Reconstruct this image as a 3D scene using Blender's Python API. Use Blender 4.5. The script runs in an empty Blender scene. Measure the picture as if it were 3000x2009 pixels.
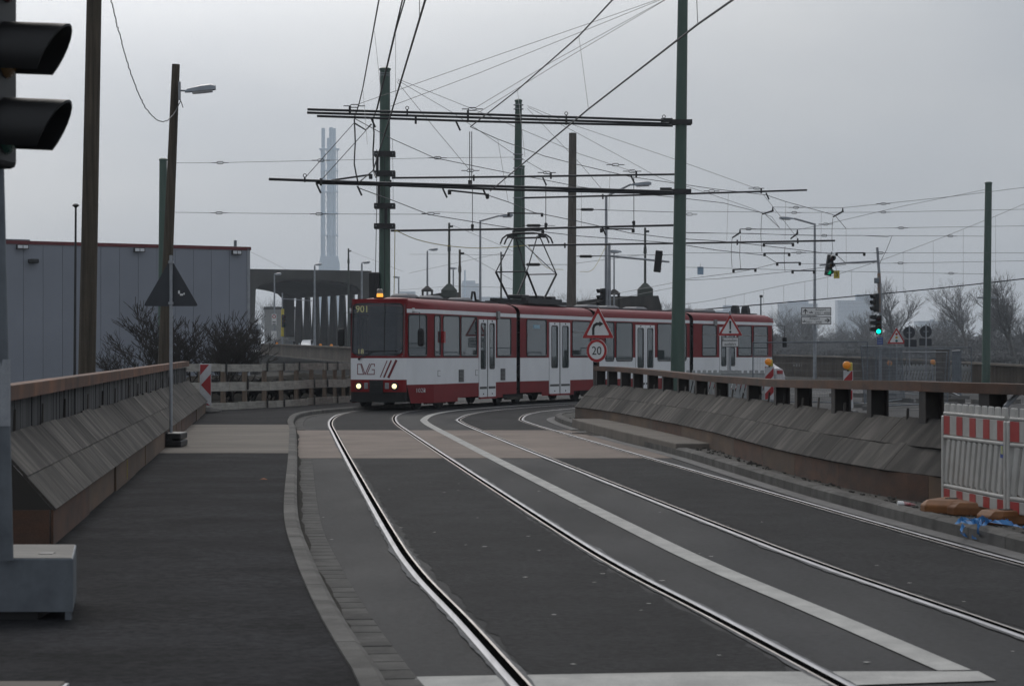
import bpy, bmesh, math, random
from mathutils import Vector, Matrix
random.seed(7)
R = math.radians
# ---------------------------------------------------------------- camera, sky, sun, exposure
F, H, UC, VH = 7000.0, 1.54, 1500.0, 1040.0     # focal length in photo pixels, eye height, principal column, horizon row
scene = bpy.context.scene
C = scene.collection
cd = bpy.data.cameras.new('camera'); cam = bpy.data.objects.new('camera', cd); C.objects.link(cam)
cd.sensor_width = 36; cd.lens = 36 * F / 3000; cd.shift_y = 35.5 / 3000
cd.clip_start = 0.5; cd.clip_end = 9000
cam.location = (0, 0, H); cam.rotation_euler = (R(90), 0, 0)
cd.dof.use_dof = True; cd.dof.focus_distance = 66; cd.dof.aperture_fstop = 9
scene.camera = cam
SUN_EL, SUN_AZ = 36, -13          # degrees; azimuth measured from the view direction (+Y), positive to the right
world = bpy.data.worlds.new('World'); scene.world = world; world.use_nodes = True
nt = world.node_tree; nt.nodes.clear()
def wn(t, **k):
    n = nt.nodes.new(t)
    for a, b in k.items(): setattr(n, a, b)
    return n
out = wn('ShaderNodeOutputWorld'); bg = wn('ShaderNodeBackground')
sky = wn('ShaderNodeTexSky', sky_type='NISHITA', sun_disc=False)
sky.sun_elevation = R(SUN_EL); sky.sun_rotation = R(SUN_AZ); sky.air_density = 1.0; sky.dust_density = 6.0
tc = wn('ShaderNodeTexCoord'); mp = wn('ShaderNodeMapping'); mp.inputs['Scale'].default_value = (2.0, 2.0, 5.0)
ns = wn('ShaderNodeTexNoise'); ns.inputs['Scale'].default_value = 1.6; ns.inputs['Detail'].default_value = 5; ns.inputs['Roughness'].default_value = .45
ramp = wn('ShaderNodeValToRGB')
ramp.color_ramp.elements[0].position = .36; ramp.color_ramp.elements[0].color = (4.5, 4.95, 5.6, 1)
ramp.color_ramp.elements[1].position = .66; ramp.color_ramp.elements[1].color = (6.5, 6.75, 7.05, 1)
mix = wn('ShaderNodeMixRGB'); mix.inputs['Fac'].default_value = .9     # the cloud cover over the clear sky
nt.links.new(tc.outputs['Generated'], mp.inputs['Vector']); nt.links.new(mp.outputs['Vector'], ns.inputs['Vector'])
nt.links.new(ns.outputs['Fac'], ramp.inputs['Fac'])
nt.links.new(sky.outputs['Color'], mix.inputs['Color1']); nt.links.new(ramp.outputs['Color'], mix.inputs['Color2'])
# thin overcast: brighter towards the veiled sun
sv = (math.sin(R(SUN_AZ))*math.cos(R(SUN_EL)), math.cos(R(SUN_AZ))*math.cos(R(SUN_EL)), math.sin(R(SUN_EL)))
dt = wn('ShaderNodeVectorMath', operation='DOT_PRODUCT'); dt.inputs[1].default_value = sv; nt.links.new(tc.outputs['Generated'], dt.inputs[0])
mr0 = wn('ShaderNodeMapRange'); mr0.inputs['From Min'].default_value = .0; mr0.inputs['From Max'].default_value = 1; mr0.inputs['To Min'].default_value = 0; mr0.inputs['To Max'].default_value = 1; nt.links.new(dt.outputs['Value'], mr0.inputs['Value'])
pw0 = wn('ShaderNodeMath', operation='POWER'); pw0.inputs[1].default_value = 24; nt.links.new(mr0.outputs[0], pw0.inputs[0])
mn0 = wn('ShaderNodeMath', operation='MINIMUM'); mn0.inputs[1].default_value = .07; nt.links.new(pw0.outputs[0], mn0.inputs[0])
ma0 = wn('ShaderNodeMath', operation='MULTIPLY_ADD'); ma0.inputs[1].default_value = 15.0; ma0.inputs[2].default_value = .75; nt.links.new(mn0.outputs[0], ma0.inputs[0])
gm = wn('ShaderNodeMixRGB', blend_type='MULTIPLY'); gm.inputs['Fac'].default_value = 1; nt.links.new(mix.outputs['Color'], gm.inputs['Color1']); nt.links.new(ma0.outputs[0], gm.inputs['Color2'])
nt.links.new(gm.outputs['Color'], bg.inputs['Color']); bg.inputs['Strength'].default_value = .1
nt.links.new(bg.outputs['Background'], out.inputs['Surface'])
sd = bpy.data.lights.new('sun', 'SUN'); so = bpy.data.objects.new('sun', sd); C.objects.link(so)
sd.energy = 0.5; sd.angle = R(25); sd.color = (1, .97, .93)
dirv = Vector((math.sin(R(SUN_AZ)) * math.cos(R(SUN_EL)), math.cos(R(SUN_AZ)) * math.cos(R(SUN_EL)), math.sin(R(SUN_EL))))
so.rotation_euler = dirv.to_track_quat('Z', 'Y').to_euler(); so.location = (0, 0, 60)
vs = scene.view_settings; vs.view_transform = 'Standard'; vs.look = 'None'; vs.exposure = 0.15; vs.gamma = 1; vs.use_curve_mapping = False
scene.render.engine = 'CYCLES'; scene.cycles.use_denoising = True
scene.cycles.max_bounces = 6; scene.cycles.diffuse_bounces = 3; scene.cycles.glossy_bounces = 3; scene.cycles.transparent_max_bounces = 16; scene.cycles.volume_bounces = 1

# ---------------------------------------------------------------- helpers
Z = Vector((0, 0, 1))
def P(u, v, Y): return Vector(((u - UC) * Y / F, Y, H - (v - VH) * Y / F))
def at(u, Y, z=0.0): return Vector(((u - UC) * Y / F, Y, z))
def lerp(a, b, t): return a + (b - a) * t
class MB:
    def __init__(s, off=(0, 0, 0), M=None):
        s.v = []; s.f = []; s.mi = []; s.off = Vector(off); s.M = M; s.cur = 0
    def add(s, vs_, fs):
        b = len(s.v)
        for p in vs_:
            p = Vector(p)
            if s.M is not None: p = s.M @ p
            s.v.append(p - s.off)
        for f in fs: s.f.append([b + i for i in f]); s.mi.append(s.cur)
        return s
    def hexa(s, o, ax, ay, az):
        o, ax, ay, az = map(Vector, (o, ax, ay, az))
        return s.add([o, o+ax, o+ax+ay, o+ay, o+az, o+ax+az, o+ax+ay+az, o+ay+az],
              [(0,3,2,1),(4,5,6,7),(0,1,5,4),(1,2,6,5),(2,3,7,6),(3,0,4,7)])
    def box(s, c, size, rz=0):
        c = Vector(c); x, y, z = size; ca, sa = math.cos(rz), math.sin(rz)
        ax = Vector((ca, sa, 0)) * x; ay = Vector((-sa, ca, 0)) * y; az = Z * z
        return s.hexa(c - ax/2 - ay/2 - az/2, ax, ay, az)
    def bar(s, p0, p1, w, h, up=Z):
        p0, p1 = Vector(p0), Vector(p1); d = p1 - p0; n = d.normalized()
        sd_ = n.cross(up)
        if sd_.length < 1e-4: sd_ = n.cross(Vector((1, 0, 0)))
        sd_.normalize(); u_ = sd_.cross(n)
        return s.hexa(p0 - sd_*w/2 - u_*h/2, d, sd_*w, u_*h)
    def tube(s, pts, r, n=8, caps=True):
        pts = [Vector(p) for p in pts]; k = len(pts)
        rs = r if isinstance(r, (list, tuple)) else [r] * k
        t0 = (pts[1] - pts[0]).normalized(); a = t0.cross(Z)
        if a.length < 1e-3: a = t0.cross(Vector((1, 0, 0)))
        a.normalize(); vs_ = []
        for i in range(k):
            t = (pts[min(i+1, k-1)] - pts[max(i-1, 0)]).normalized()
            a = (a - t * a.dot(t)).normalized(); b = t.cross(a)
            for j in range(n):
                th = 2*math.pi*j/n; vs_.append(pts[i] + (a*math.cos(th) + b*math.sin(th)) * rs[i])
        fs = [(i*n+j, i*n+(j+1) % n, (i+1)*n+(j+1) % n, (i+1)*n+j) for i in range(k-1) for j in range(n)]
        if caps: fs += [tuple(range(n))[::-1], tuple((k-1)*n+j for j in range(n))]
        return s.add(vs_, fs)
    def prism(s, poly, o, ex, ey, en, d):
        """poly of (a,b) in plane o+a*ex+b*ey, pushed along en from 0 to d"""
        o, ex, ey, en = map(Vector, (o, ex, ey, en)); n = len(poly)
        a = [o + ex*x + ey*y for x, y in poly]; b = [p + en*d for p in a]
        return s.add(a + b, [tuple(range(n))[::-1], tuple(range(n, 2*n))] + [(i, (i+1) % n, n+(i+1) % n, n+i) for i in range(n)])
    def ring(s, po, pi, o, ex, ey, en, d):
        o, ex, ey, en = map(Vector, (o, ex, ey, en)); n = len(po)
        A = [o + ex*x + ey*y for x, y in po]; B = [o + ex*x + ey*y for x, y in pi]
        A2 = [p + en*d for p in A]; B2 = [p + en*d for p in B]; fs = []
        for i in range(n):
            j = (i+1) % n
            fs += [(i, j, n+j, n+i), (2*n+i, 3*n+i, 3*n+j, 2*n+j), (i, 2*n+i, 2*n+j, j), (n+i, n+j, 3*n+j, 3*n+i)]
        return s.add(A + B + A2 + B2, fs)
    def lathe(s, prof, o=(0, 0, 0), n=16, axis=Z, ref=None):
        o = Vector(o); axis = Vector(axis).normalized()
        a = Vector(ref) if ref else axis.cross(Vector((0, 1, 0)) if abs(axis.y) < .9 else Vector((1, 0, 0)))
        a.normalize(); b = axis.cross(a); vs_ = []
        for r, z in prof:
            for j in range(n):
                th = 2*math.pi*j/n; vs_.append(o + axis*z + (a*math.cos(th) + b*math.sin(th))*r)
        k = len(prof)
        fs = [(i*n+j, i*n+(j+1) % n, (i+1)*n+(j+1) % n, (i+1)*n+j) for i in range(k-1) for j in range(n)]
        fs += [tuple(range(n))[::-1], tuple((k-1)*n+j for j in range(n))]
        return s.add(vs_, fs)
    def loft(s, secs, closed=True, caps=True):
        n = len(secs[0]); k = len(secs); vs_ = [p for q in secs for p in q]; m = n if closed else n - 1
        fs = [(i*n+j, i*n+(j+1) % n, (i+1)*n+(j+1) % n, (i+1)*n+j) for i in range(k-1) for j in range(m)]
        if caps and closed: fs += [tuple(range(n))[::-1], tuple((k-1)*n+j for j in range(n))]
        return s.add(vs_, fs)
    def build(s, name, m, parent=None, smooth=0, bevel=0, fix=True, seg=2):
        me = bpy.data.meshes.new(name); me.from_pydata([tuple(p) for p in s.v], [], s.f)
        ms = m if isinstance(m, (list, tuple)) else [m]
        for q in ms: me.materials.append(q)
        if len(ms) > 1: me.polygons.foreach_set('material_index', s.mi)
        if fix:
            bm = bmesh.new(); bm.from_mesh(me); bmesh.ops.recalc_face_normals(bm, faces=bm.faces); bm.to_mesh(me); bm.free()
        if smooth:
            me.polygons.foreach_set('use_smooth', [True]*len(me.polygons)); me.set_sharp_from_angle(angle=R(smooth))
        me.update()
        o = bpy.data.objects.new(name, me); C.objects.link(o); o.parent = parent
        if bevel:
            b = o.modifiers.new('bevel', 'BEVEL'); b.width = bevel; b.segments = seg; b.limit_method = 'ANGLE'; b.angle_limit = R(40)
        return o
def plank(name, o, ax, ay, az, m, parent, off):
    """one board with its own UV: u along ax, v along ay, in metres"""
    o, ax, ay, az = map(Vector, (o, ax, ay, az)); o = o - Vector(off)
    vs_ = [o, o+ax, o+ax+ay, o+ay, o+az, o+ax+az, o+ax+ay+az, o+ay+az]
    fs = [(0,3,2,1),(4,5,6,7),(0,1,5,4),(1,2,6,5),(2,3,7,6),(3,0,4,7)]
    lx, ly = ax.length, ay.length; uvp = [(0,0),(lx,0),(lx,ly),(0,ly)] * 2
    me = bpy.data.meshes.new(name); me.from_pydata([tuple(p) for p in vs_], [], fs); me.materials.append(m)
    uv = me.uv_layers.new(name='UVMap')
    for poly in me.polygons:
        for li in poly.loop_indices: uv.data[li].uv = uvp[me.loops[li].vertex_index]
    bm = bmesh.new(); bm.from_mesh(me); bmesh.ops.recalc_face_normals(bm, faces=bm.faces); bm.to_mesh(me); bm.free()
    ob = bpy.data.objects.new(name, me); C.objects.link(ob); ob.parent = parent
    return ob
def tag(o, label=None, cat=None, group=None, kind=None):
    if label: o['label'] = label
    if cat: o['category'] = cat
    if group: o['group'] = group
    if kind: o['kind'] = kind
    return o
def thing(name, label, cat, loc=(0, 0, 0), rz=0, group=None):
    o = bpy.data.objects.new(name, None); C.objects.link(o); o.location = loc; o.rotation_euler = (0, 0, rz)
    o.empty_display_size = .3
    return tag(o, label, cat, group)
def setting(name, loc=(0, 0, 0)):
    o = bpy.data.objects.new(name, None); C.objects.link(o); o.location = loc; o['kind'] = 'structure'; return o
def copy_tree(o, parent=None):
    c = o.copy(); C.objects.link(c); c.parent = parent
    for ch in o.children: copy_tree(ch, c)
    return c
def rrect(x0, x1, y0, y1, r, n=4):
    pts = []
    for cx, cy, a0 in ((x1-r, y1-r, 0), (x0+r, y1-r, 90), (x0+r, y0+r, 180), (x1-r, y0+r, 270)):
        for i in range(n+1):
            a = R(a0 + 90*i/n); pts.append((cx + r*math.cos(a), cy + r*math.sin(a)))
    return pts
def circ(r, n=24, cx=0, cy=0): return [(cx + r*math.cos(2*math.pi*i/n), cy + r*math.sin(2*math.pi*i/n)) for i in range(n)]
def resample(pts, step):
    """smooth (Catmull-Rom) polyline through pts, at an even step"""
    pts = [Vector(p) for p in pts]; q = [pts[0]*2 - pts[1]] + pts + [pts[-1]*2 - pts[-2]]; fine = []
    for i in range(1, len(q)-2):
        p0, p1, p2, p3 = q[i-1:i+3]
        for k in range(24):
            t = k/24
            fine.append(.5*((2*p1) + (p2-p0)*t + (2*p0-5*p1+4*p2-p3)*t*t + (3*p1-p0-3*p2+p3)*t**3))
    fine.append(pts[-1]); res = [fine[0]]; acc = 0
    for a, b in zip(fine, fine[1:]):
        L = (b-a).length
        while acc + L >= step:
            a = a + (b-a).normalized()*(step-acc); L = (b-a).length; acc = 0; res.append(a)
        acc += L
    res.append(fine[-1]); return res
def offs(pts, d):
    """shift a plan polyline to its right by d (number or function of the point)"""
    res = []
    for i, p in enumerate(pts):
        t = pts[min(i+1, len(pts)-1)] - pts[max(i-1, 0)]; n = Vector((t[1], -t[0])).normalized()
        k = d(p) if callable(d) else d
        res.append(Vector((p[0] + n[0]*k, p[1] + n[1]*k)))
    return res
def strip(mb, A, B, z, zb=None):
    n = len(A); zb = z if zb is None else zb
    return mb.add([(p[0], p[1], z) for p in A] + [(p[0], p[1], zb) for p in B], [(i, i+1, n+i+1, n+i) for i in range(n-1)])

# ---------------------------------------------------------------- materials
def mat(name, c, c2=None, rough=.6, metal=0, scale=4, stretch=(1, 1, 1), bump=0, bscale=60, rnd=0, dirt=0, dirt_c=(.03, .028, .025),
        dscale=1.2, dstretch=(1, 1, 1), lo=.35, hi=.65, spec=.5, coords='Object', wave=0, fine=0, emit=None, estr=1, rvar=0, coat=0, fscale=150):
    m = bpy.data.materials.new(name); m.use_nodes = True; t = m.node_tree; b = t.nodes['Principled BSDF']; L = t.links.new
    b.inputs['Roughness'].default_value = rough; b.inputs['Metallic'].default_value = metal
    b.inputs['Specular IOR Level'].default_value = spec
    if coat: b.inputs['Coat Weight'].default_value = coat; b.inputs['Coat Roughness'].default_value = .12
    if emit: b.inputs['Emission Color'].default_value = (*emit, 1); b.inputs['Emission Strength'].default_value = estr
    def N(ty): return t.nodes.new(ty)
    def noise(vec, sc, det=6, ro=.6, dist=0):
        n = N('ShaderNodeTexNoise'); n.inputs['Scale'].default_value = sc; n.inputs['Detail'].default_value = det
        n.inputs['Roughness'].default_value = ro; n.inputs['Distortion'].default_value = dist; L(vec, n.inputs['Vector']); return n.outputs['Fac']
    def ramp_(fac, p0, p1, a, b_):
        r = N('ShaderNodeValToRGB'); e = r.color_ramp.elements; e[0].position = p0; e[1].position = p1
        e[0].color = (*a, 1); e[1].color = (*b_, 1); L(fac, r.inputs['Fac']); return r.outputs['Color']
    tcn = N('ShaderNodeTexCoord'); src = tcn.outputs[coords]
    if rnd or wave:
        oi = N('ShaderNodeObjectInfo')
        if wave:
            ml = N('ShaderNodeMath'); ml.operation = 'MULTIPLY'; ml.inputs[1].default_value = 57.3; L(oi.outputs['Random'], ml.inputs[0])
            va = N('ShaderNodeVectorMath'); va.operation = 'ADD'; L(src, va.inputs[0]); L(ml.outputs[0], va.inputs[1]); src = va.outputs[0]
    def stretched(st):
        k = N('ShaderNodeMapping'); k.inputs['Scale'].default_value = st; L(src, k.inputs['Vector']); return k.outputs['Vector']
    c2 = c2 or tuple(x*.8 for x in c)
    fac = noise(stretched(stretch), scale)
    col = ramp_(fac, lo, hi, c2, c)
    if wave:
        w = noise(stretched((1, .4, 1)), wave, 2, .4)          # grain figure: contour rings of a stretched noise
        k1 = N('ShaderNodeMath'); k1.operation = 'MULTIPLY'; k1.inputs[1].default_value = 24; L(w, k1.inputs[0])
        k2 = N('ShaderNodeMath'); k2.operation = 'SINE'; L(k1.outputs[0], k2.inputs[0])
        k3 = N('ShaderNodeMapRange'); k3.inputs['From Min'].default_value = -1; L(k2.outputs[0], k3.inputs['Value'])
        mx = N('ShaderNodeMixRGB'); mx.blend_type = 'MULTIPLY'; mx.inputs['Fac'].default_value = .6; L(col, mx.inputs['Color1'])
        L(ramp_(k3.outputs[0], .05, .7, (.35, .34, .33), (1.2, 1.18, 1.15)), mx.inputs['Color2']); col = mx.outputs['Color']
    if fine:
        mx = N('ShaderNodeMixRGB'); mx.blend_type = 'MULTIPLY'; mx.inputs['Fac'].default_value = 1; L(col, mx.inputs['Color1'])
        L(ramp_(noise(src, fscale, 3, .75), .38, .62, (1-fine,)*3, (1+fine,)*3), mx.inputs['Color2']); col = mx.outputs['Color']
    if dirt:
        mx = N('ShaderNodeMixRGB'); mx.inputs['Color2'].default_value = (*dirt_c, 1); L(col, mx.inputs['Color1'])
        L(ramp_(noise(stretched(dstretch), dscale, 7, .65), .45, .72, (0, 0, 0), (dirt,)*3), mx.inputs['Fac']); col = mx.outputs['Color']
    if rnd:
        mr = N('ShaderNodeMapRange'); mr.inputs['To Min'].default_value = 1-rnd; mr.inputs['To Max'].default_value = 1+rnd; L(oi.outputs['Random'], mr.inputs['Value'])
        mx = N('ShaderNodeMixRGB'); mx.blend_type = 'MULTIPLY'; mx.inputs['Fac'].default_value = 1; L(col, mx.inputs['Color1']); L(mr.outputs[0], mx.inputs['Color2']); col = mx.outputs['Color']
    L(col, b.inputs['Base Color'])
    if rvar:
        mr = N('ShaderNodeMapRange'); mr.inputs['To Min'].default_value = max(.05, rough-rvar); mr.inputs['To Max'].default_value = min(1, rough+rvar)
        mr.inputs['From Min'].default_value = .3; mr.inputs['From Max'].default_value = .7
        L(noise(stretched(stretch), scale*.7), mr.inputs['Value']); L(mr.outputs[0], b.inputs['Roughness'])
    if bump:
        bp = N('ShaderNodeBump'); bp.inputs['Strength'].default_value = bump; bp.inputs['Distance'].default_value = .02
        L(noise(src, bscale, 4, .6), bp.inputs['Height']); L(bp.outputs['Normal'], b.inputs['Normal'])
    return m
def glass(name, tint, mixv=.0, rough=.02, base=(.02, .025, .025), see=.6):
    """window glass: clear tinted part plus a mirror part by Fresnel, and a thin film of dirt"""
    m = bpy.data.materials.new(name); m.use_nodes = True; t = m.node_tree; t.nodes.clear(); L = t.links.new
    o = t.nodes.new('ShaderNodeOutputMaterial'); tr = t.nodes.new('ShaderNodeBsdfTransparent'); tr.inputs['Color'].default_value = (*tint, 1)
    df = t.nodes.new('ShaderNodeBsdfDiffuse'); df.inputs['Color'].default_value = (*base, 1)
    m1 = t.nodes.new('ShaderNodeMixShader'); m1.inputs['Fac'].default_value = see; L(df.outputs[0], m1.inputs[1]); L(tr.outputs[0], m1.inputs[2])
    gl = t.nodes.new('ShaderNodeBsdfGlossy'); gl.inputs['Roughness'].default_value = rough
    fr = t.nodes.new('ShaderNodeFresnel'); fr.inputs['IOR'].default_value = 1.5
    ad = t.nodes.new('ShaderNodeMath'); ad.operation = 'ADD'; ad.inputs[1].default_value = mixv; ad.use_clamp = True; L(fr.outputs[0], ad.inputs[0])
    m2 = t.nodes.new('ShaderNodeMixShader'); L(ad.outputs[0], m2.inputs['Fac']); L(m1.outputs[0], m2.inputs[1]); L(gl.outputs[0], m2.inputs[2]); L(m2.outputs[0], o.inputs['Surface'])
    return m
def stripes(name, ca, cb, k, slope, rough=.5):
    """flat printed diagonal stripes in object space"""
    m = mat(name, ca, rough=rough); t = m.node_tree; b = t.nodes['Principled BSDF']; L = t.links.new
    tcn = t.nodes.new('ShaderNodeTexCoord'); dt = t.nodes.new('ShaderNodeVectorMath'); dt.operation = 'DOT_PRODUCT'; dt.inputs[1].default_value = slope
    L(tcn.outputs['Object'], dt.inputs[0]); ml = t.nodes.new('ShaderNodeMath'); ml.operation = 'MULTIPLY'; ml.inputs[1].default_value = k; L(dt.outputs['Value'], ml.inputs[0])
    fr = t.nodes.new('ShaderNodeMath'); fr.operation = 'FRACT'; L(ml.outputs[0], fr.inputs[0])
    gt = t.nodes.new('ShaderNodeMath'); gt.operation = 'GREATER_THAN'; gt.inputs[1].default_value = .5; L(fr.outputs[0], gt.inputs[0])
    mx = t.nodes.new('ShaderNodeMixRGB'); mx.inputs['Color1'].default_value = (*ca, 1); mx.inputs['Color2'].default_value = (*cb, 1); L(gt.outputs[0], mx.inputs['Fac'])
    L(mx.outputs['Color'], b.inputs['Base Color']); return m
M = {}
M['ground'] = mat('bare_ground', (.08, .075, .067), (.045, .043, .038), scale=.25, rough=1, spec=.05, fine=.2, dirt=.4, bump=.2, bscale=8)
M['track'] = mat('track_asphalt', (.019, .019, .02), (.009, .009, .0096), scale=.7, stretch=(1.2, .4, 1), rough=.9, spec=.2, fine=.55, dirt=.35, dirt_c=(.04, .04, .042), dscale=1.4, bump=.6, bscale=60, fscale=18)
M['asphalt'] = mat('road_asphalt', (.017, .0178, .02), (.0105, .011, .0122), scale=.5, stretch=(1.6, .35, 1), rough=.8, spec=.22, fine=.5, dirt=.5, dirt_c=(.032, .033, .036), dscale=.9, dstretch=(1.2, .25, 1), bump=.3, bscale=120, rvar=.08, fscale=20)
M['walk'] = mat('pavement_asphalt', (.021, .021, .0235), (.0095, .0095, .0108), lo=.42, hi=.6, scale=.8, rough=.95, spec=.12, fine=.55, dirt=.35, dirt_c=(.03, .03, .034), dscale=.8, dstretch=(.5, 1.4, 1), bump=.6, bscale=60, fscale=16)
M['slab'] = mat('concrete_slab', (.27, .22, .188), (.215, .177, .152), scale=.8, stretch=(1, .5, 1), rough=.9, spec=.15, fine=.12, dirt=.35, dirt_c=(.1, .085, .075), dscale=.7, bump=.1)
M['slab_grey'] = mat('concrete_walk_slab', (.23, .205, .18), (.175, .157, .137), scale=.9, stretch=(.4, 1.6, 1), rough=.95, spec=.1, fine=.12, dirt=.3, dirt_c=(.12, .11, .1), bump=.1)
M['kerb'] = mat('kerb_concrete', (.17, .163, .152), (.11, .105, .098), scale=3, rough=.95, spec=.15, fine=.2, rnd=.12, dirt=.5, dirt_c=(.08, .075, .07), dscale=2, bump=.3, bscale=80)
M['gutter'] = mat('gutter_stone', (.135, .13, .122), (.08, .077, .073), scale=4, rough=.95, spec=.15, fine=.2, rnd=.14, dirt=.5, dirt_c=(.07, .068, .065), dscale=3, bump=.3, bscale=90)
M['gravel'] = mat('dirty_gravel', (.1, .092, .08), (.04, .037, .033), scale=9, rough=.95, fine=.4, bump=.9, bscale=45)
M['paint'] = mat('road_paint', (.5, .49, .46), (.38, .37, .35), scale=2.5, rough=.85, spec=.2, fine=.12, dirt=.4, dirt_c=(.2, .195, .19), dscale=5, dstretch=(1, .4, 1))
M['rail'] = mat('polished_rail_steel', (.36, .36, .38), (.25, .25, .26), scale=3, stretch=(6, .3, 1), rough=.55, metal=1)
M['lip'] = mat('worn_rail_lip', (.5, .46, .43), (.3, .26, .23), scale=3, stretch=(6, .3, 1), rough=.4, metal=.8)
M['groove'] = mat('groove_shade', (.004, .004, .004), rough=1, spec=0)  # flush strip; the shade inside the open groove is painted as near-black
M['seal'] = mat('grey_joint_seal', (.2, .2, .2), (.13, .13, .13), scale=5, rough=.95, spec=.08, fine=.15, dirt=.5, dirt_c=(.1, .1, .1), dscale=4)
M['ply'] = mat('weathered_plywood', (.105, .096, .087), (.045, .042, .039), coords='UV', scale=2.5, stretch=(2, .35, 1), wave=1.5, rough=.9, spec=.2, rnd=.35, dirt=.55, dirt_c=(.05, .047, .045), dscale=2.5, fine=.15, bump=.2, bscale=40)
M['darkplank'] = mat('dark_timber', (.085, .085, .088), (.04, .04, .042), coords='UV', scale=3, stretch=(14, .8, 1), wave=3, rough=.85, rnd=.35, dirt=.3)
M['rust'] = mat('rusty_steel', (.115, .055, .032), (.055, .034, .025), scale=1.6, stretch=(1, 1, 2.5), rough=.85, fine=.2, rnd=.25, dirt=.5, dirt_c=(.075, .06, .05), dscale=1.5, bump=.2, bscale=40)
M['rust_hi'] = mat('bright_rusty_steel', (.19, .078, .036), (.08, .042, .027), scale=1.8, rough=.8, fine=.2, rnd=.2, dirt=.35, dirt_c=(.07, .05, .04), bump=.2)
M['brownplate'] = mat('brown_steel_plate', (.15, .092, .056), (.08, .054, .038), scale=1.3, stretch=(1, .6, 2), rough=.8, fine=.2, rnd=.2, dirt=.5, dirt_c=(.1, .085, .07), dscale=1.8, bump=.15)
M['beam'] = mat('dark_steel_beam', (.035, .03, .028), (.02, .018, .017), scale=3, rough=.7, fine=.2, dirt=.4, dirt_c=(.07, .045, .03))
M['board'] = mat('grey_scaffold_board', (.46, .435, .39), (.28, .265, .24), coords='UV', scale=3, stretch=(.6, 8, 1), rough=.85, rnd=.18, dirt=.55, dirt_c=(.08, .075, .07), dscale=3)
M['post_wood'] = mat('raw_timber_post', (.2, .15, .11), (.12, .09, .07), scale=4, stretch=(8, 8, .6), rough=.85)
M['pole_wood'] = mat('old_wooden_pole', (.105, .084, .06), (.045, .037, .028), scale=2.2, stretch=(9, 9, .35), rough=.9, fine=.2, dirt=.45, dirt_c=(.03, .027, .02), bump=.5, bscale=30)
M['green'] = mat('green_mast_paint', (.068, .12, .094), (.055, .098, .078), scale=2, stretch=(3, 3, .4), rough=.5, fine=.08, dirt=.3, dirt_c=(.1, .105, .09), dscale=.8, dstretch=(4, 4, .4))
M['green_dark'] = mat('dull_green_steel', (.075, .085, .075), (.05, .06, .052), scale=2, rough=.7, dirt=.3)
M['concrete_pole'] = mat('concrete_mast', (.15, .135, .115), (.1, .088, .075), scale=2, stretch=(4, 4, .4), rough=.9, fine=.2, dirt=.4, bump=.2)
M['galv'] = mat('galvanised_steel', (.36, .38, .41), (.27, .285, .31), scale=4, rough=.5, metal=.5, fine=.1, dirt=.2, dirt_c=(.2, .2, .2))
M['galv_dull'] = mat('dull_galvanised', (.2, .225, .25), (.13, .145, .165), scale=3, rough=.5, metal=.6, dirt=.45, dirt_c=(.06, .07, .08), dscale=2.5)
M['black'] = mat('black_plastic', (.006, .006, .007), rough=.55)
M['dark'] = mat('dark_fitting', (.022, .022, .024), (.014, .014, .015), rough=.55)
M['pipe'] = mat('dark_grey_pipe', (.018, .019, .022), (.011, .011, .013), scale=3, rough=.5)
M['wire'] = mat('dark_wire', (.03, .031, .034), rough=.5, metal=.3)
M['wire_lt'] = mat('grey_stay_wire', (.12, .125, .13), rough=.5, metal=.3)
M['signback'] = mat('sign_back', (.035, .04, .05), (.028, .032, .04), scale=3, rough=.5, dirt=.15, dirt_c=(.06, .06, .06))
M['white'] = mat('white_sheet', (.8, .8, .8), (.72, .72, .72), scale=3, rough=.45, dirt=.15, dirt_c=(.35, .34, .32))
M['red'] = mat('sign_red', (.42, .02, .022), (.36, .018, .02), scale=3, rough=.45)
M['inkblack'] = mat('sign_black', (.02, .02, .022), rough=.5)
M['yellow'] = mat('sign_yellow', (.6, .48, .06), (.52, .41, .05), rough=.5)
M['blue'] = mat('sign_blue', (.02, .06, .3), rough=.5)
M['sky_white'] = mat('lamp_cover', (.75, .77, .8), (.65, .67, .7), rough=.3)
M['lamp_grey'] = mat('lamp_housing', (.3, .33, .37), (.24, .265, .3), rough=.4)
# ---------------------------------------------------------------- ground, road, kerbs, rails
mb = MB(); mb.add([(-1900, -60, 0), (1900, -60, 0), (1900, 2900, 0), (-1900, 2900, 0)], [(0, 1, 2, 3)])
tag(mb.build('ground', M['ground']), kind='structure')
RAIL = resample([(2.2, -6), (1.05, 3), (.45, 7.6), (.029, 11.1), (-.289, 13.75), (-.69, 16.95), (-1.094, 20.93), (-2.2, 32.77), (-3.387, 45.68), (-4.1, 53.8),
                 (-4.42, 60), (-4.36, 63.8), (-4.12, 66.3), (-3.6, 68.9), (-1.75, 75), (.96, 81.2), (4.95, 88.9), (9.2, 96), (14, 103), (24, 116)], .5)
def wide(base, far):
    return lambda p: base + (far - base) * max(0, min(1, (p[1] - 56) / 12))
KERB_L = resample([(.1, 3), (-.3, 8.2), (-.537, 10.45), (-.708, 11.64), (-1.015, 13.83), (-1.457, 17.35), (-2.01, 22.4), (-3.11, 34.6), (-4.26, 47.1), (-4.8, 52.5),
                   (-5.2, 58.5), (-5.0, 62.5), (-4.1, 66.8), (-2.7, 72)], .25)
KERB_R = resample([(5.6, 2), (4.6, 11), (3.95, 18.4), (3.58, 22), (3.15, 26.95), (2.54, 36.2), (1.9, 43), (1.3, 50.5), (1.05, 55), (1.05, 57.6), (1.3, 59.4), (1.9, 60.3), (2.8, 60.6)], .25)
mb = MB(); mb.add([(-9, -6, .004), (14, -6, .004), (30, 128, .004), (-9, 128, .004)], [(0, 1, 2, 3)])
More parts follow.
